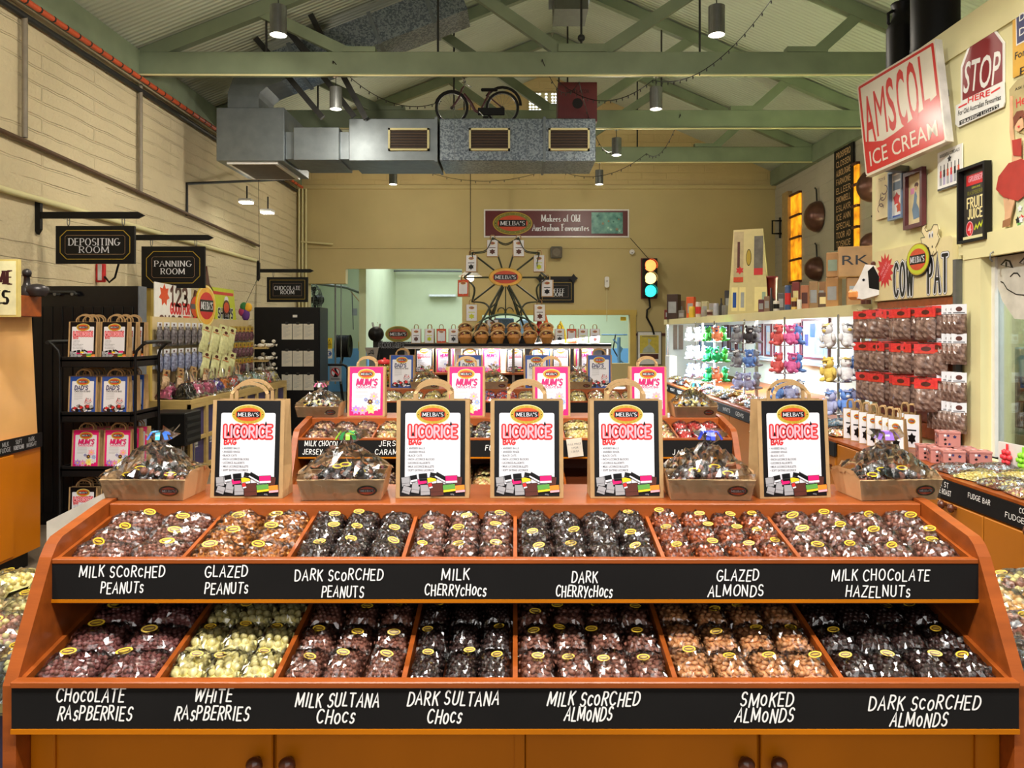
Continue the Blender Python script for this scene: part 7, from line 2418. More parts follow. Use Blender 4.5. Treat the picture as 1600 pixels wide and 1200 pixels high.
top_tin(1205, 13, 450, (50, 42, 40), 'dark glass flask beside the patterned carton', nm='flask', cat='bottle', X=2.66, prof=[(.8, 0), (1, .3), (.8, .5), (.25, .65), (.22, 1), (0, 1)])
top_tin(1213, 9, 470, (206, 200, 186), 'cream and black tin by the dark flask', M_BLACK, X=2.6)
top_box(1221, 12, 458, (96, 92, 96), 'grey box behind the cream and black tin', X=2.74)
top_tin(1231, 9, 446, (60, 80, 120), 'blue and red striped canister on the showcase top', M_REDP, X=2.66)
top_box(1244, 14, 441, (126, 50, 48), 'red and cream tea carton on the showcase top', X=2.76, lidc=M_CREAMP)
top_tin(1241, 9, 465, (214, 184, 100), 'short yellow tin before the red tea carton', M_BROWNP, X=2.6)
top_tin(1249, 7, 468, (220, 212, 196), 'short white tin before the red tea carton', X=2.6)
top_box(1258, 15, 446, (176, 110, 76), 'reddish brown carton beside the tea carton', X=2.66, lidc=M_BROWNP)
o = top_box(1272, 17, 440, (164, 128, 88), 'small kraft carton on top of the dark-fronted boxes', X=2.8)
top_box(1287, 18, 457, (88, 62, 40), 'dark brown open carton between kraft cartons', X=2.62, lidc=M_CREAMP)
top_box(1280, 30, 441, (150, 106, 70), 'long brown carton lying behind the small kraft carton', X=3.0, depth=.25)
b1 = top_box(1303, 24, 434, (180, 134, 84), 'tall kraft carton standing beside the open carton', X=2.68, rot=-.7)
Yb = yx(1303, 2.68)
top_box(1303, 24, 395, (186, 140, 88), 'kraft carton stacked on the tall kraft carton', X=2.68, base=wz(434, Yb) + .002, rot=-.6, lidc=mat('sage_print', (150, 170, 150)))
b2 = top_box(1338, 36, 434, (170, 124, 76), 'kraft carton with grey label supporting the biggest carton', X=2.74, rot=-.4)
Yb = yx(1338, 2.74)
top_box(1336, 62, 387, (184, 138, 86), 'biggest kraft carton marked with arrow and black letters', X=2.74, base=wz(434, Yb) + .002, rot=-.4, depth=.3, text=[('RK', .075, .55, M_INK)])
for k, px in enumerate((1349, 1357)):
    top_tin(px, 8, 452, (120, 72, 70), 'dull red jar behind the cow head, %s of two' % ORD[k], nm='jar', cat='jar', X=2.61)

# cow head papercraft on the wall corner
t = thing('papercraft_cow', 'black and white papercraft cow head on the wall corner', 'ornament', (2.55, 5.44, 1.83), (0, 0, -.9))
M_CW = mat('cow_white', (232, 230, 226), .5)
o = MB()
prof_ = [(-.02, .0), (.1, .03), (.12, .12), (.06, .24), (0, .25), (-.05, .14), (-.1, .06), (-.1, .02)]
o.prism(prof_, -.06, .06, M_CW, FR((0, 0, 0), (1, 0, 0)))
o.build('head', t)
o = MB(FR((0, -.0605, 0)))
o.flat([(.03, .08), (.11, .06), (.12, .12), (.06, .235), (.02, .2)], .001, M_BLACK).ell(-.01, .14, .018, .01, .001, M_WHITE, n=12).ell(-.01, .14, .01, .009, .002, M_BLACK, n=12)
o.build('patches', t)
MB().box(-.135, -.04, -.068, .068, .0, .075, mat('orange_muzzle', (232, 150, 80), .5), bev=.02).build('muzzle', t)
MB().box(.03, .06, -.05, .05, .225, .27, M_BROWNP, bev=.01).build('horn', t)

# pans, menu board on the far brick wall
def hung_pan(px, p0, p1, lab, w):
    Y = yx(px, XR - .1)
    z0, z1 = wz(p1, Y), wz(p0, Y)
    r = (z1 - z0) / 2
    t = thing('copper_pan', lab, 'pan', (XR - .02, Y, (z0 + z1) / 2), (0, 0, 0))
    M_PAN = mat('old_copper', (96, 62, 52), .3, .25, 8, metal=.5)
    MB(RY(-PI / 2)).lathe([(r, 0), (r * .97, .06), (r * .82, .14), (r * .5, .2), (0, .22)], M_PAN, 28).build('bowl', t)
    MB().tube([(-.02, 0, r), (-.03, 0, r + .2), (-.02, .08, r + .24)], .015, M_DARKM, 6).build('hook', t)
hung_pan(1271, 314, 363, 'round copper pan hanging on the grey brick wall', 1)
hung_pan(1271, 401, 439, 'dark pan hanging lower on the grey brick wall, behind cartons', 1)
hung_pan(1356, 265, 316, 'dark pan on the grey brick wall, half hidden by the ice cream sign', 1)
hung_pan(1360, 362, 400, 'dark pan half hidden above the biggest carton', 1)
M = FR((XR - .02, 0, 0), (0, -1, 0))
ya, yb = yx(1307, XR), yx(1337, XR)
z0, z1 = wz(392, ya), wz(225, ya)
o = MB(M).prism([(-ya, z0), (-yb, z0), (-yb, z1), (-ya, z1)], 0, .02, M_BLACK)
L_ = ['ROSHER', 'PROSPERO', 'CLOSSEN', 'ALBOLOGNE', 'FARMONE', 'ELLEER', 'SNOWBELL', 'ESLAKR', 'ICE ANN', 'SPECIAL', 'TOOR AD', 'TOSNOE']
for k, s in enumerate(L_):
    strokes(o, s, (z1 - z0) * .05, mat('amber_letter', (208, 170, 120), .5), Matrix(), -(ya + yb) / 2, z1 - (z1 - z0) * (k + .6) / 12.2, .022, .16, width=(ya - yb) * .74)
tag(o.build('menu_board'), 'tall black board of amber lettering on the grey brick wall', 'sign')
t = thing('wall_bracket', 'small black iron bracket on the pale corner of the grey wall', 'bracket')
Y = yx(1221, XR - .02)
MB().tube([(XR - .02, Y, wz(345, Y)), (XR - .2, Y, wz(345, Y)), (XR - .2, Y, wz(365, Y)), (XR - .02, Y, wz(365, Y))], .02, M_BLACK, 6).build('loop', t)
MB().tube([(XR - .05, Y, wz(340, Y)), (XR - .05, Y, wz(372, Y))], .02, M_BLACK, 6).build('rod', t)

# ------------------------------------------------------------------ signs and pictures on the nook wall
def NK(px, py, X): 
    Y = yx(px, X)
    return (-Y, wz(py, Y))
def nframe(X): return FR((X, 0, 0), (0, -1, 0))
XS_ = XN - .012
# cow pat board
X = 2.565
M = nframe(X)
t = thing('cow_pat_sign', 'cream cow pat sign board with red starburst and cow outline', 'sign')
u0, u1 = -yx(1366, X), -yx(1488, X)
z0, z1 = 1.815, 2.165
M_CPB = mat('sign_ivory', (222, 208, 156), .5, .03)
MB(M).prism(rrect(u0, z0, u1, z1, .02), -.035, 0, M_CPB).build('board', t)
def U(q): return u0 + (u1 - u0) * q
o = MB(M)
sx, sz = NK(1383, 423, X)
o.flat(star(sx, sz, .125, .082, 14), .001, M_REDP)
A = T(sx, sz, 0) @ RZ(.75)
o.text('MADE BY', .022, M_PINKL, A, 0, .022, .002, width=.12).text('CHOCOLATE', .022, M_PINKL, A, 0, -.016, .002, width=.15)
o.build('starburst', t)
o = MB(M)
for (s, a, b, zz, hh_) in (('COW', 1396, 1428, 436, .215), ('PAT', 1449, 1482, 428, .215)):
    x0_, x1_ = NK(a, zz, X)[0], NK(b, zz, X)[0]
    zc2 = NK((a + b) / 2, zz, X)[1]
    for wt, m_, dz in ((.21, M_INK, .001), (.18, M_WHITE, .0016), (.1, M_INK, .0022)):
        strokes(o, s, hh_, m_, Matrix(), (x0_ + x1_) / 2, zc2, dz, wt, width=(x1_ - x0_) * .92, gap=.3)
o.build('lettering', t)
cx_, cz_ = NK(1437, 406, X)
o = MB(M)
o.prism(arc(cx_, cz_, .138, .105, 0, 350, 35), 0, .012, M_INK)
logo(o, Matrix(), cx_, cz_ + .003, .134, .101, .013, .0008, rim=M_GOLD, ring=M_LIME, core=M_ORANGEP, full=False)
o.build('oval_mark', t)
hx, hz_ = NK(1453, 375, X)
M_IV = mat('cow_ivory', (232, 216, 168), .5, .03)
o = MB(M)
head = [NK(c_, d_, X) for c_, d_ in ((1447, 385), (1441, 380), (1440, 372), (1446, 371), (1441, 362), (1442, 354), (1449, 350), (1446, 357), (1449, 362), (1456, 359), (1460, 351), (1466, 351), (1468, 358), (1466, 366), (1469, 372), (1466, 380), (1463, 386), (1465, 393), (1460, 399), (1452, 399), (1448, 393))]
o.prism(head, -.002, .004, M_IV)
for p, q in zip(head, head[1:] + head[:1]):
    ribbon(o, [p, q], .0022, .005, M_INK, Matrix())
for s in (0, 1):
    o.ell(hx + .005 + .03 * s, hz_ + .03, .012, .022, .0055, M_WHITE).ell(hx + .008 + .03 * s, hz_ + .025, .005, .012, .006, M_INK)
ribbon(o, arc(hx + .01, hz_ - .07, .04, .03, 200, 350, 8), .002, .0055, M_INK, Matrix())
o.ell(hx - .005, hz_ - .05, .006, .008, .0055, M_INK).ell(hx + .035, hz_ - .045, .006, .008, .0055, M_INK)
o.build('cow_outline', t)
# peg panel with hanging packets
t = thing('peg_panel', 'orange slatted wood panel below the cow pat sign', 'panel')
ya, yb = yx(1371, XN - .02), yx(1494, XN - .02)
for k in range(9):
    z = .93 + k * .098
    MB().box(XN - .022, XN - .002, yb, ya, z, z + .094, M_WOOD, bev=.004).build('slat', t)
MB().box(XN - .04, XN - .002, yb - .03, yb, .88, 2.02, M_GREY).build('end_post', t)
M_CP = mat('cow_pat_chocolate', (156, 128, 114), .2, .45, 34, col2=(84, 62, 56))
M_RH = mat('red_header', (226, 70, 62), .35, .3, 60, col2=(196, 40, 44))
mk = Maker(packet('cow_pat_packet', .125, .19, .05, M_RH, M_CP, .055))
for row, py in enumerate((484, 536, 586)):
    for k in range(6):
        for d in range(2):
            px = 1362 + k * 22 - (10 if d else 0)
            X2 = XN - .06 - .07 * (k % 2) - .05 * (1 - d)
            Y = yx(1368 + k * 20, XN - .1) - .03 * d
            mk.put((X2 - (.08 if k == 0 else 0), Y, wz(py, 4.9) + .01 * d), (0, 0, -PI / 2 + .75 + RND.uniform(-.45, .45)), 'red headed cow pat packet, %s row, %s peg from the showcase, %s' % (('top', 'middle', 'bottom')[row], ORD[k], ('front', 'behind')[d]), 'red headed packets under the cow pat sign')
for py in (484, 536, 586):
    for k in range(6):
        Y = yx(1368 + k * 20, XN - .1) - .015
        MB().tube([(XN - .02, Y, wz(py, 4.9) + .004), (XN - .23, Y, wz(py, 4.9) + .004), (XN - .235, Y, wz(py, 4.9) + .012)], .0025, M_CHROME, 5).build('peg_hook', t)
mk = Maker(packet('chocolate_packet', .075, .175, .045, M_WHITE, M_CP, .055))
for row, py in enumerate((478, 521, 578, 622)):
    for k in range(6):
        Y = yx(1460, XN - .1) - k * .05
        mk.put((XN - .1 - .0 * k, Y, wz(py, 4.55)), (0, 0, -PI / 2 + 1.0), 'white headed chocolate packet, %s row, %s from the red headed ones' % (('top', 'second', 'third', 'lowest')[row], ORD[k]), 'white headed packets by the grey post')
# ice cream sign
t = thing('ice_cream_sign', 'large red and white enamel ice cream sign jutting from the cream wall', 'sign')
A0 = Vector(P(1353, 275.5, 4.98))
A1 = Vector(P(1479, 220, 4.38))
rv = A1 - A0
w_, h_ = rv.length, .625
M = FR(A0, rv, Vector((0, 0, 1)) - rv.normalized() * rv.normalized().z)
M_ENR = mat('enamel_red', (182, 46, 40), .18, .06)
M_ENW = mat('enamel_white', (202, 192, 172), .2, .1, 5)
MB(M).prism(rrect(0, 0, w_, h_, .02), -.045, 0, M_ENW).build('box', t)
MB(M).box(w_, w_ + .004, 0, h_, -.05, .004, mat('rusty_white', (206, 204, 200), .5, .2, 10)).box(0, w_ + .004, -.004, 0, -.05, .0, M_ENW).build('flange', t)
o = MB(M)
b = .012
o.flat(rrect(b, b, w_ - b, h_ - b, .012), .001, M_ENR)
top_edge = [(.03, h_ - .03), (.03, .22)] + [(.03 + (w_ - .06) * q, .175 + .09 * (q - .1) ** 2 * 1.6 + (.05 * (1 - q * 4) if q < .25 else 0)) for q in (.0, .12, .25, .4, .6, .8, 1)] + [(w_ - .03, h_ - .03)]
o.flat(top_edge, .0015, M_ENW)
o.build('enamel_field', t)
o = MB(M)
for k, (s, x, y, hh_, ww) in enumerate((('A', .08, .36, .31, .085), ('M', .178, .375, .31, .09), ('S', .268, .385, .33, .062), ('C', .35, .385, .355, .068), ('O', .44, .39, .365, .08), ('L', .53, .41, .33, .056))):
    o.text(s, hh_, M_ENR, Matrix(), x * w_ / .635, y, .0022, width=ww * w_ / .635, bold=0 if s == 'M' else .015)
o.text('ICE CREAM', .1, M_ENW, Matrix(), w_ * .5, .1, .0026, width=w_ * .84, bold=.002)
o.build('lettering', t)
MB(M).box(.05, .09, .02, .06, -.3, -.045, M_GREY).build('mounting_bar', t)
MB(M).box(w_ - .1, w_ - .06, h_ * .5, h_ * .5 + .04, -.13, -.045, M_GREY).build('mounting_bar', t)
# stop sign
X = XN - .01
M = nframe(X)
t = thing('stop_sign', 'dark red stop sign with white caption plate on the cream wall', 'sign')
def poly(pts): return [NK(a, b, X) for a, b in pts]
MB(M).prism(poly([(1501, 163), (1501, 104), (1519, 56), (1547, 36), (1569, 66), (1569, 129)]), -.006, 0, M_WHITEP).prism(poly([(1495, 165), (1570, 127), (1571, 160), (1569, 167), (1499, 199), (1494, 194)]), 0, .006, M_WHITEP).build('plate', t)
o = MB(M)
o.flat(poly([(1504, 157), (1504, 106), (1521, 59), (1546.5, 41), (1566.5, 68), (1566.5, 127)]), .0008, mat('stop_maroon', (128, 24, 32), .4, .06))
a, b = NK(1505, 124, X), NK(1565, 104, X)
def skew_text(o, s, p, q, hp, m_, z, bold=.02, fn='t'):
    """Lettering set along the line from pixel p to pixel q of the wall plane."""
    A_, B_ = Vector(NK(*p, X)), Vector(NK(*q, X))
    d = B_ - A_
    h = hp * yx((p[0] + q[0]) / 2, X) / F
    ang = math.atan2(d.y, d.x)
    mid = (A_ + B_) / 2
    o.text(s, h, m_, T(mid.x, mid.y, 0) @ RZ(ang), 0, 0, z, width=d.length, bold=bold)
skew_text(o, 'STOP', (1507, 122), (1563, 104), 48, M_WHITEP, .0014, .01)
skew_text(o, 'HERE', (1514, 157), (1549, 144), 9, M_REDP, .0074, .02)
skew_text(o, 'For Old Australian Favourites', (1499, 177), (1566, 151), 8, M_INK, .0074, .01)
o.flat(poly([(1501, 189), (1563, 162), (1563, 168), (1501, 196)]), .007, M_INK)
skew_text(o, 'TRAFFIC LIGHTS', (1503, 192.5), (1562, 166), 5.5, M_WHITEP, .0078, 0)
for p, q in (((1500, 168), (1512, 162)), ((1551, 145), (1564, 137))):
    ribbon(o, [NK(*p, X), NK(*q, X)], .005, .007, M_REDP, Matrix())
o.build('lettering', t)


def wall_picture(name, lab, corners, fw, fcol, fill, draw=None, cat='picture', deep=.03):
    """Framed print on the nook wall; corners in pixels: TL, BL, BR, TR."""
    t = thing(name, lab, cat)
    TL, BL, BR, TR = [NK(*c, X) for c in corners]
    u0, u1 = (TL[0] + BL[0]) / 2, (TR[0] + BR[0]) / 2
    z0, z1 = (BL[1] + BR[1]) / 2, (TL[1] + TR[1]) / 2
    M = nframe(X)
    o = MB(M)
    if fw:
        for q in ([(u0, z0), (u1, z0), (u1, z0 + fw), (u0, z0 + fw)], [(u0, z1 - fw), (u1, z1 - fw), (u1, z1), (u0, z1)], [(u0, z0 + fw), (u0 + fw, z0 + fw), (u0 + fw, z1 - fw), (u0, z1 - fw)], [(u1 - fw, z0 + fw), (u1, z0 + fw), (u1, z1 - fw), (u1 - fw, z1 - fw)]):
            o.prism(q, 0, deep, fcol)
        o.build('picture_frame', t)
        o = MB(M)
    o.prism([(u0 + fw * .9, z0 + fw * .9), (u1 - fw * .9, z0 + fw * .9), (u1 - fw * .9, z1 - fw * .9), (u0 + fw * .9, z1 - fw * .9)], 0, .006, fill)
    if draw:
        draw(o, u0 + fw, u1 - fw, z0 + fw, z1 - fw)
    o.build('print', t)
    return t


def L4(o, x0, x1, z0, z1, m_, z=.0068): o.flat([(x0, z0), (x1, z0), (x1, z1), (x0, z1)], z, m_)
M_PAPER = mat('aged_paper', (222, 206, 160), .7, .06)
def d_paper(o, a, b, c, d):
    w, h = b - a, d - c
    strokes(o, 'TOYS', h * .06, M_BROWNP, Matrix(), a + w * .5, d - h * .1, .0068, .2, width=w * .5)
    for k in range(4):
        ribbon(o, arc(a + w * (.4 + .1 * k), c + h * (.25 + .13 * k), w * .22, h * .1, k * 70, k * 70 + 230, 8), .004, .0068, M_BROWNP, Matrix())
wall_picture('pinned_drawing', 'unframed brown line drawing nearest the showcase end of the wall', [(1369, 279), (1370, 345), (1389.5, 338), (1389.5, 268)], 0, None, M_PAPER, d_paper)
def d_blue(o, a, b, c, d):
    w, h = b - a, d - c
    L4(o, a + w * .1, b - w * .1, c + h * .84, c + h * .95, M_LGREY)
    L4(o, a + w * .1, b - w * .1, c + h * .62, c + h * .8, mat('steel_print', (120, 140, 165)))
    o.flat(star(a + w * .4, c + h * .42, w * .3, w * .2, 5), .0068, M_REDP)
    o.flat(star(a + w * .6, c + h * .22, w * .25, w * .16, 5), .0072, M_ORANGEP)
    L4(o, a + w * .05, b - w * .05, c + h * .02, c + h * .06, M_BLUEP)
wall_picture('framed_print', 'blue edged framed print beneath the ice cream sign', [(1392, 274), (1395, 348), (1416, 337), (1415, 258)], .014, mat('silver_blue_frame', (120, 140, 165), .4), M_WHITEP, d_blue)
def d_lady(o, a, b, c, d):
    w, h = b - a, d - c
    o.flat([(a + w * p, c + h * q) for p, q in ((.35, .1), (.75, .12), (.72, .3), (.55, .42), (.6, .55), (.5, .66), (.4, .6), (.35, .45), (.25, .3))], .0068, mat('dress_blue', (110, 136, 160), .5))
    o.ell(a + w * .52, c + h * .72, w * .09, h * .045, .007, mat('skin_print', (216, 170, 130), .5), n=12)
    o.ell(a + w * .55, c + h * .78, w * .14, h * .05, .0066, M_BROWNP, n=12)
    L4(o, a + w * .15, a + w * .4, c + h * .62, c + h * .74, mat('rose_flower', (232, 150, 190)))
wall_picture('framed_print', 'maroon framed portrait print of a lady in blue dress', [(1417, 274), (1419, 362), (1448, 350), (1447, 258)], .026, M_FRM, M_PAPER, d_lady)
def d_cord(o, a, b, c, d):
    w, h = b - a, d - c
    strokes(o, 'GOODERS CORDIALS', h * .07, M_INK, Matrix(), a + w * .5, d - h * .12, .0068, .18, width=w * .8)
    o.flat(star(a + w * .5, c + h * .74, w * .09, w * .05, 5), .0068, M_INK)
    for k in range(6):
        x = a + w * (.14 + .145 * k)
        L4(o, x - w * .05, x + w * .05, c + h * .12, c + h * .4, (M_LGREY, mat('lilac_grey', (170, 160, 190)))[k % 2])
        L4(o, x - w * .035, x + w * .035, c + h * .32, c + h * .5, (M_REDP, M_BLACK, M_ORANGEP)[k % 3], .007)
        L4(o, x - w * .015, x + w * .015, c + h * .5, c + h * .64, M_INK)
    L4(o, a, b, c, c + h * .05, M_INK)
wall_picture('tin_poster', 'pale tin poster of a row of cordial bottles', [(1466, 240), (1467, 299), (1505, 287), (1505, 223)], 0, None, M_WHITEP, d_cord, 'poster')
def d_juice(o, a, b, c, d):
    w, h = b - a, d - c
    L4(o, a + w * .1, b - w * .1, c + h * .78, c + h * .93, M_REDP)
    strokes(o, 'GRUBBERS', h * .07, M_PINKL, Matrix(), a + w * .5, c + h * .87, .007, .2, width=w * .64, slant=.3)
    o.text('GENUINE', h * .025, M_LIME, Matrix(), a + w * .5, c + h * .74, .0068, width=w * .35)
    strokes(o, 'RASPBERRY', h * .05, mat('olive_print', (120, 116, 40)), Matrix(), a + w * .5, c + h * .67, .0068, .2, width=w * .7)
    strokes(o, 'FRUIT', h * .14, M_CREAMP, Matrix(), a + w * .46, c + h * .53, .0068, .17, width=w * .66)
    strokes(o, 'JUICE', h * .13, M_CREAMP, Matrix(), a + w * .46, c + h * .37, .0068, .17, width=w * .58)
    o.ell(a + w * .24, c + h * .16, w * .15, h * .11, .0068, M_PINKL).ell(a + w * .24, c + h * .16, w * .13, h * .098, .0072, M_REDP)
    o.text('4', h * .12, M_PINKL, Matrix(), a + w * .24, c + h * .16, .0076, bold=.02)
    ribbon(o, [(a + w * q, c + h * z) for q, z in ((.45, .14), (.5, .2), (.56, .15), (.64, .22), (.7, .17), (.78, .25), (.86, .22))], .005, .0068, M_LIME, Matrix())
wall_picture('framed_board', 'black framed raspberry fruit juice board', [(1503, 269), (1508, 384), (1552, 370), (1547, 249)], .016, M_BLACK, mat('board_charcoal', (58, 54, 48), .5), d_juice, 'sign', .04)
t = thing('enamel_sign', 'yellow enamel sign with navy panel at the top corner of the wall', 'sign')
o = MB(M)
o.prism([NK(1582, 14, X), NK(1582.5, 122, X), NK(1640, 96, X), NK(1640, -30, X)], -.004, 0, mat('mustard_enamel', (214, 162, 40), .35, .08))
o.flat(poly([(1587, 16), (1588, 72), (1640, 44), (1640, -14)]), .001, M_WHITEP).flat(poly([(1588.5, 18), (1589.5, 69), (1640, 42), (1640, -12)]), .0016, M_NAVY)
skew_text(o, 'DRINK', (1593, 28), (1638, 3), 12, M_WHITEP, .0022, .01)
skew_text(o, 'DAILY', (1593, 51), (1638, 26), 12, M_WHITEP, .0022, .01)
skew_text(o, 'For Health', (1586, 88), (1640, 62), 11, M_INK, .0012, .01)
skew_text(o, 'pep', (1594, 108), (1630, 92), 11, M_INK, .0012, .01)
o.build('plate', t)
# pin-up cut-out
t = thing('tin_cutout', 'tin cut-out of a dancing woman in a red skirt', 'sign')
o = MB(M)
SK = mat('skin_print', (216, 170, 130), .5)
o.prism(poly([(1577, 140), (1590, 124), (1612, 116), (1612, 215), (1590, 205), (1578, 180)]), -.004, 0, mat('oval_olive', (176, 160, 110), .5))
skew_text(o, 'ASK FOR', (1586, 140), (1612, 130), 4, M_INK, .001, .01)
skew_text(o, 'Helen', (1588, 162), (1616, 146), 14, M_REDP, .001, .01)
o.build('oval_plate', t)
o = MB(M)
o.prism(poly([(1580, 150), (1583, 150), (1584, 200), (1586, 226), (1596, 245), (1598, 262), (1592, 282), (1582, 277), (1583, 240), (1579, 205)]), .001, .006, SK)
o.prism(poly([(1590, 188), (1600, 184), (1601, 200), (1594, 206), (1588, 202)]), .004, .009, SK)
o.prism(poly([(1586, 184), (1592, 174), (1602, 172), (1604, 186), (1598, 182), (1592, 190), (1588, 198)]), .009, .011, mat('auburn_print', (120, 60, 36), .5))
o.flat([(p[0], p[1]) for p in poly([(1593, 197), (1597, 196), (1596, 199), (1594, 200)])], .0112, M_REDP)
o.prism(poly([(1584, 219), (1598, 216), (1598, 244), (1586, 243)]), .006, .01, mat('skirt_red', (170, 50, 40), .5))
o.prism(poly([(1580, 255), (1600, 248), (1620, 262), (1612, 300), (1594, 314), (1572, 308), (1560, 296), (1564, 276)]), .01, .014, mat('skirt_red', (170, 50, 40), .5))
o.prism(poly([(1570, 306), (1578, 309), (1582, 335), (1577, 352), (1572, 352), (1573, 332)]), .004, .01, SK)
o.prism(poly([(1580, 309), (1589, 312), (1582, 340), (1580, 354), (1575, 354), (1578, 336)]), .006, .012, SK)
o.prism(poly([(1571, 345), (1583, 340), (1582, 352), (1570, 356)]), .012, .014, mat('tan_shoe', (150, 104, 66), .5))
o.build('figure', t)
t = thing('spotted_poster', 'pale poster with green and black marks at the frame edge, over the window', 'poster')
o = MB(M)
o.prism(poly([(1588, 290), (1590, 384), (1640, 362), (1640, 262)]), -.004, .003, mat('mint_paper', (206, 214, 176), .5))
rd = random.Random(21)
for k in range(16):
    a, b = rd.uniform(1591, 1630), rd.uniform(292, 362)
    p = NK(a, b, X)
    o.flat(star(p[0], p[1], .02, .012, 5), .004 + k * .0002, rd.choice([M_INK, M_GREENP, M_REDP, M_WHITE]))
o.build('print', t)
# board and hook over the window, milk cans on the wall top
t = thing('hook_rail', 'cream board with a small hook over the kitchen window', 'rail')
MB().box(XN - .03, XN, YN0, yx(1506, XN), wz(398, 4.3), wz(384, 4.3), M_CREAM).build('board', t)
MB().tube([(XN - .03, 4.05, 2.03), (XN - .05, 4.05, 2.02), (XN - .055, 4.05, 1.99), (XN - .04, 4.05, 1.975)], .004, M_GREY, 6).build('hook', t)
def milk_can(px, r, h, lab):
    Yc = yx(px, 2.74)
    t = thing('milk_can', lab, 'milk can', (2.74, Yc, 3.42))
    MB().lathe([(r, 0), (r, h * .62), (r * .97, h * .66), (r * .62, h * .82), (r * .6, h * .92), (r * .72, h * .97), (r * .72, h), (r * .4, h * 1.02), (0, h * 1.02)], M_BLACK, 28).lathe([(r * 1.02, h * .02), (r * 1.02, h * .06)], M_BLACK, 28).build('body', t)
    for s in (-1, 1):
        MB().tube([(s * r * .62, 0, h * .9), (s * r * .95, 0, h * .86), (s * r * .95, 0, h * .72), (s * r * .8, 0, h * .7)], .012, M_BLACK, 6).build('handle', t)
milk_can(1410, .105, .5, 'smaller black milk can on top of the cream wall')
milk_can(1461, .145, .62, 'larger black milk can on top of the cream wall')

# ------------------------------------------------------------------ kitchen window things
t = thing('cartoon_drawing', 'cartoon face drawing fixed inside the kitchen window', 'drawing')
X = XN + .045
M = nframe(X)
o = MB(M)
o.prism(poly([(1556, 440), (1552, 405), (1570, 392), (1640, 380), (1640, 480), (1610, 500), (1585, 498), (1566, 470)]), -.003, 0, mat('drawing_paper', (206, 202, 190), .6))
for (a, b) in ((1573, 413), (1602, 410)):
    o.flat([NK(a - 10, b + 1, X), NK(a - 2, b - 8, X), NK(a + 6, b - 6, X), NK(a + 11, b + 6, X)], .001, M_INK)
    o.flat([NK(a - 7, b + 1, X), NK(a - 1, b - 5, X), NK(a + 4, b - 4, X), NK(a + 7, b + 4, X)], .002, M_WHITE)
    p = NK(a, b, X)
    o.ell(p[0], p[1], .008, .016, .003, M_INK)
ribbon(o, [NK(a, b, X) for a, b in ((1579, 432), (1584, 427), (1590, 427), (1594, 432))], .004, .001, M_INK, Matrix())
ribbon(o, [NK(a, b, X) for a, b in ((1564, 440), (1568, 442), (1574, 452), (1588, 460), (1610, 462))], .003, .001, M_INK, Matrix())
o.build('drawing', t)
tag(MB(M).prism(poly([(1538, 413), (1550, 410), (1550, 432), (1538, 435)]), 0, .004, M_YEL).flat(poly([(1540, 420), (1548, 418), (1548, 420), (1540, 422)]), .005, M_INK).flat(poly([(1540, 425), (1548, 423), (1548, 429), (1540, 431)]), .005, M_INK).build('warning_sticker'), 'yellow warning sticker inside the window frame corner', 'sticker')
t = thing('kitchen_oven', 'teal fronted oven with dark windows behind the kitchen window', 'oven')
M_TEALO = mat('teal_enamel', (148, 178, 174), .3, .05)
M_DKG = mat('dark_oven_glass', (52, 58, 60), .15, .2)
MB().box(3.15, 4.0, 2.6, 4.8, 0, 1.5, M_TEALO, bev=.01).build('body', t)
MB().box(3.13, 3.15, 2.6, 4.75, 1.0, 1.32, M_DKG, bev=.006).build('upper_window', t)
MB().box(3.13, 3.15, 2.6, 4.75, .45, .85, mat('dark_oven_green', (60, 66, 40), .2, .3, 6), bev=.006).build('lower_window', t)
MB().box(3.11, 3.15, 2.6, 4.78, .88, .96, mat('oven_cream', (196, 184, 160), .4)).build('rail', t)
for (dy, c, r, h, lab, nm) in ((4.7, (140, 44, 44), .08, .16, 'red enamel jug on the kitchen oven', 'jug'), (4.5, (206, 200, 180), .07, .1, 'cream bowl on the kitchen oven', 'bowl'), (4.28, (120, 116, 80), .1, .2, 'olive canister on the kitchen oven', 'canister'), (4.05, (110, 60, 56), .07, .22, 'dull red pot on the kitchen oven', 'pot')):
    tag(MB().lathe([(r * .8, 0), (r, h * .5), (r * .9, h), (r * .8, h), (r * .7, h * .2), (0, h * .2)], mat('ware_%d' % c[1], c, .4), 20, T(3.3, dy, 1.5)).build(nm), lab, nm)
tag(MB(FR((3.6, 0, 0), (0, -1, 0))).prism([(-4.6, 1.5), (-3.9, 1.5), (-3.9, 2.1), (-4.6, 2.1)], 0, .03, mat('slate_poster', (70, 100, 120), .4, .3, 5)).flat(star(-4.3, 1.85, .1, .06, 6), .031, M_YEL).flat(star(-4.38, 1.8, .07, .04, 6), .032, M_REDP).build('poster_board'), 'slate blue board with colourful splash in the kitchen', 'poster')

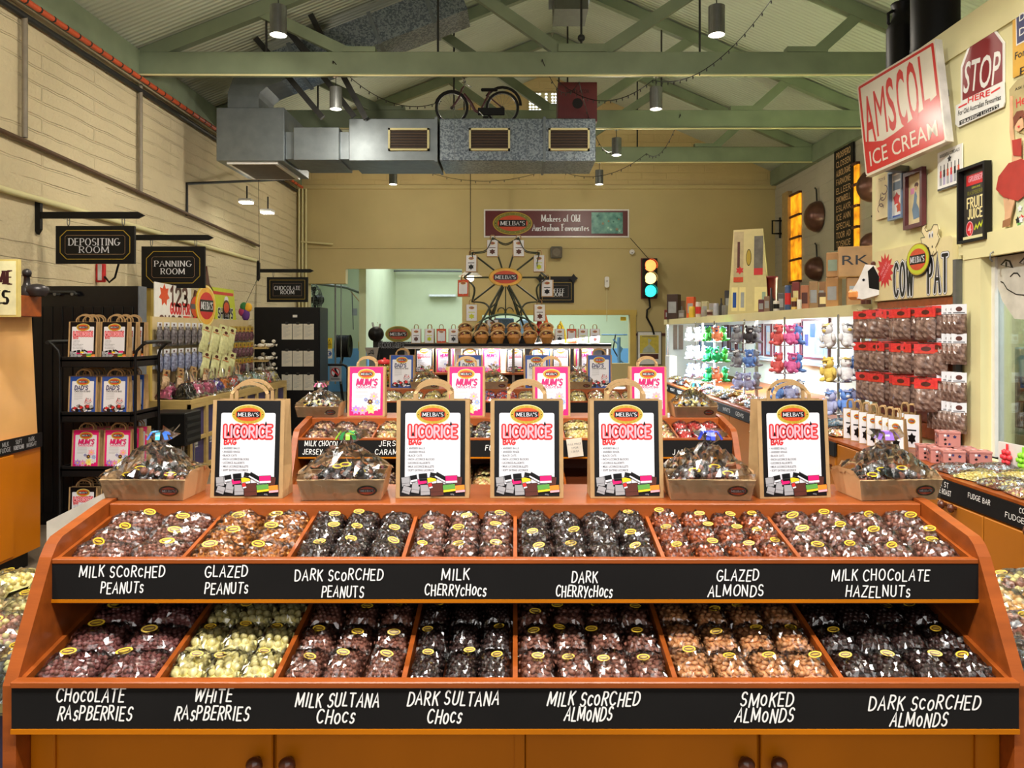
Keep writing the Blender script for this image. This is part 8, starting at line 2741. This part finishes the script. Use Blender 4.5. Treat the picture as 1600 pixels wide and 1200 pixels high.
# ------------------------------------------------------------------ goods on the near cupboards
for k, px in enumerate((1331, 1343, 1356, 1369, 1382, 1393, 1404)):
    Y = yx(px, 2.2) 
    MINI['grey'].put((2.2, Y, .9), (.12, 0, -.75 + RND.uniform(-.15, .15)), 'slim white printed bag leaning on the plain cupboard, %s from the soft toys' % ORD[k], 'white bags under the cow pat packets', (.62, .8, .88))
for k, px in enumerate((1416, 1427)):
    Y = yx(px, 2.4)
    MINI['grey'].put((2.4, Y, .9), (.12, 0, -.7), 'slim white printed bag set back behind the pink cow boxes, %s of two' % ORD[k], 'white bags under the cow pat packets', (.62, .8, .9))
def cow_box():
    t = thing('pink_box', 'x', 'box')
    M_PB = mat('dusty_pink_card', (184, 122, 114), .5, .08, 14)
    o = MB().box(-.052, .052, -.04, .04, 0, .075, M_PB, bev=.002)
    for (M, w) in ((FR((0, -.0402, 0)), .05), (FR((-.0522, 0, 0), (0, -1, 0)), .038)):
        rd = random.Random(4)
        for k in range(7):
            o.flat(star(rd.uniform(-w * .8, w * .8), rd.uniform(.01, .065), .009, .005, 5), .0002 + k * .0001, rd.choice([M_NAVY, M_INK, M_WHITE]), M)
    o.build('carton', t)
    o = MB().box(-.054, .054, -.042, .042, .07, .082, M_PB, bev=.002)
    for k in range(5):
        o.ell(-.04 + .02 * k, (-.02, .015, -.01, .02, -.015)[k], .009, .007, .0825 + k * .0001, (M_INK, M_WHITE)[k % 2], n=8)
    o.build('lid', t)
    return t
PK = Maker(cow_box())
for k, (x, y, z, l) in enumerate(((2.26, 4.14, .9, 'farthest of the front row'), (2.27, 4.04, .9, 'second of the front row'), (2.28, 3.94, .9, 'third of the front row'), (2.41, 3.93, .9, 'end of the back row'), (2.4, 4.05, .9, 'start of the back row'), (2.33, 4.07, .983, 'alone on top of the others'))):
    PK.put((x, y, z), (0, 0, -.25), 'small pink cow patterned box, ' + l, 'pink cow patterned boxes')
CUPB = [('brown', [C_MILK, M_LGREY]), ('pale', [C_WHITE, mat('lemon_sweet', (236, 214, 120))]), ('brown and white', [C_MILK, C_WHITE, M_LGREY]), ('pinkish', [mat('rose_sweet', (206, 150, 130)), C_WHITE])]
for k, (nm, mx) in enumerate(CUPB):
    mk = Maker(sweet_bag('lolly_bag', .2, .15, .03, .008, None, 150 + k, mix=mx, label_on=False, card=False))
    for r in range(2):
        mk.put((2.2 + .2 * r, 3.76 - k * .19, .905), (0, .0, RND.uniform(-.3, .3)), 'flat clear bag of %s sweets under the kitchen window, %s' % (nm, ('aisle edge', 'wall side')[r]), 'flat bags under the kitchen window')
t = thing('bow_card', 'white card strip of red and lime gift bows below the window', 'bow card', (2.46, 3.84, .903), (0, 0, -PI / 2 + .1))
MB().box(0, 1.0, -.004, .004, 0, .14, M_WHITEP).box(0, 1.0, -.02, .06, 0, .006, M_WHITEP).build('card', t)
for k in range(8):
    c = (mat('neon_red', (236, 60, 70), .4), mat('neon_lime', (150, 226, 60), .4))[k % 2]
    o = MB()
    for q in range(6):
        a = q * PI / 3
        o.ball((.07 + k * .105 + .022 * math.cos(a), -.018, .07 + .028 * math.sin(a)), (.016, .014, .016), c, 1)
    o.ball((.07 + k * .105, -.024, .07), .014, c, 1)
    o.bar((.07 + k * .105, -.012, .1), (.07 + k * .105, -.012, .135), .012, .004, c, up=(0, 1, 0))
    o.build('bow', t)
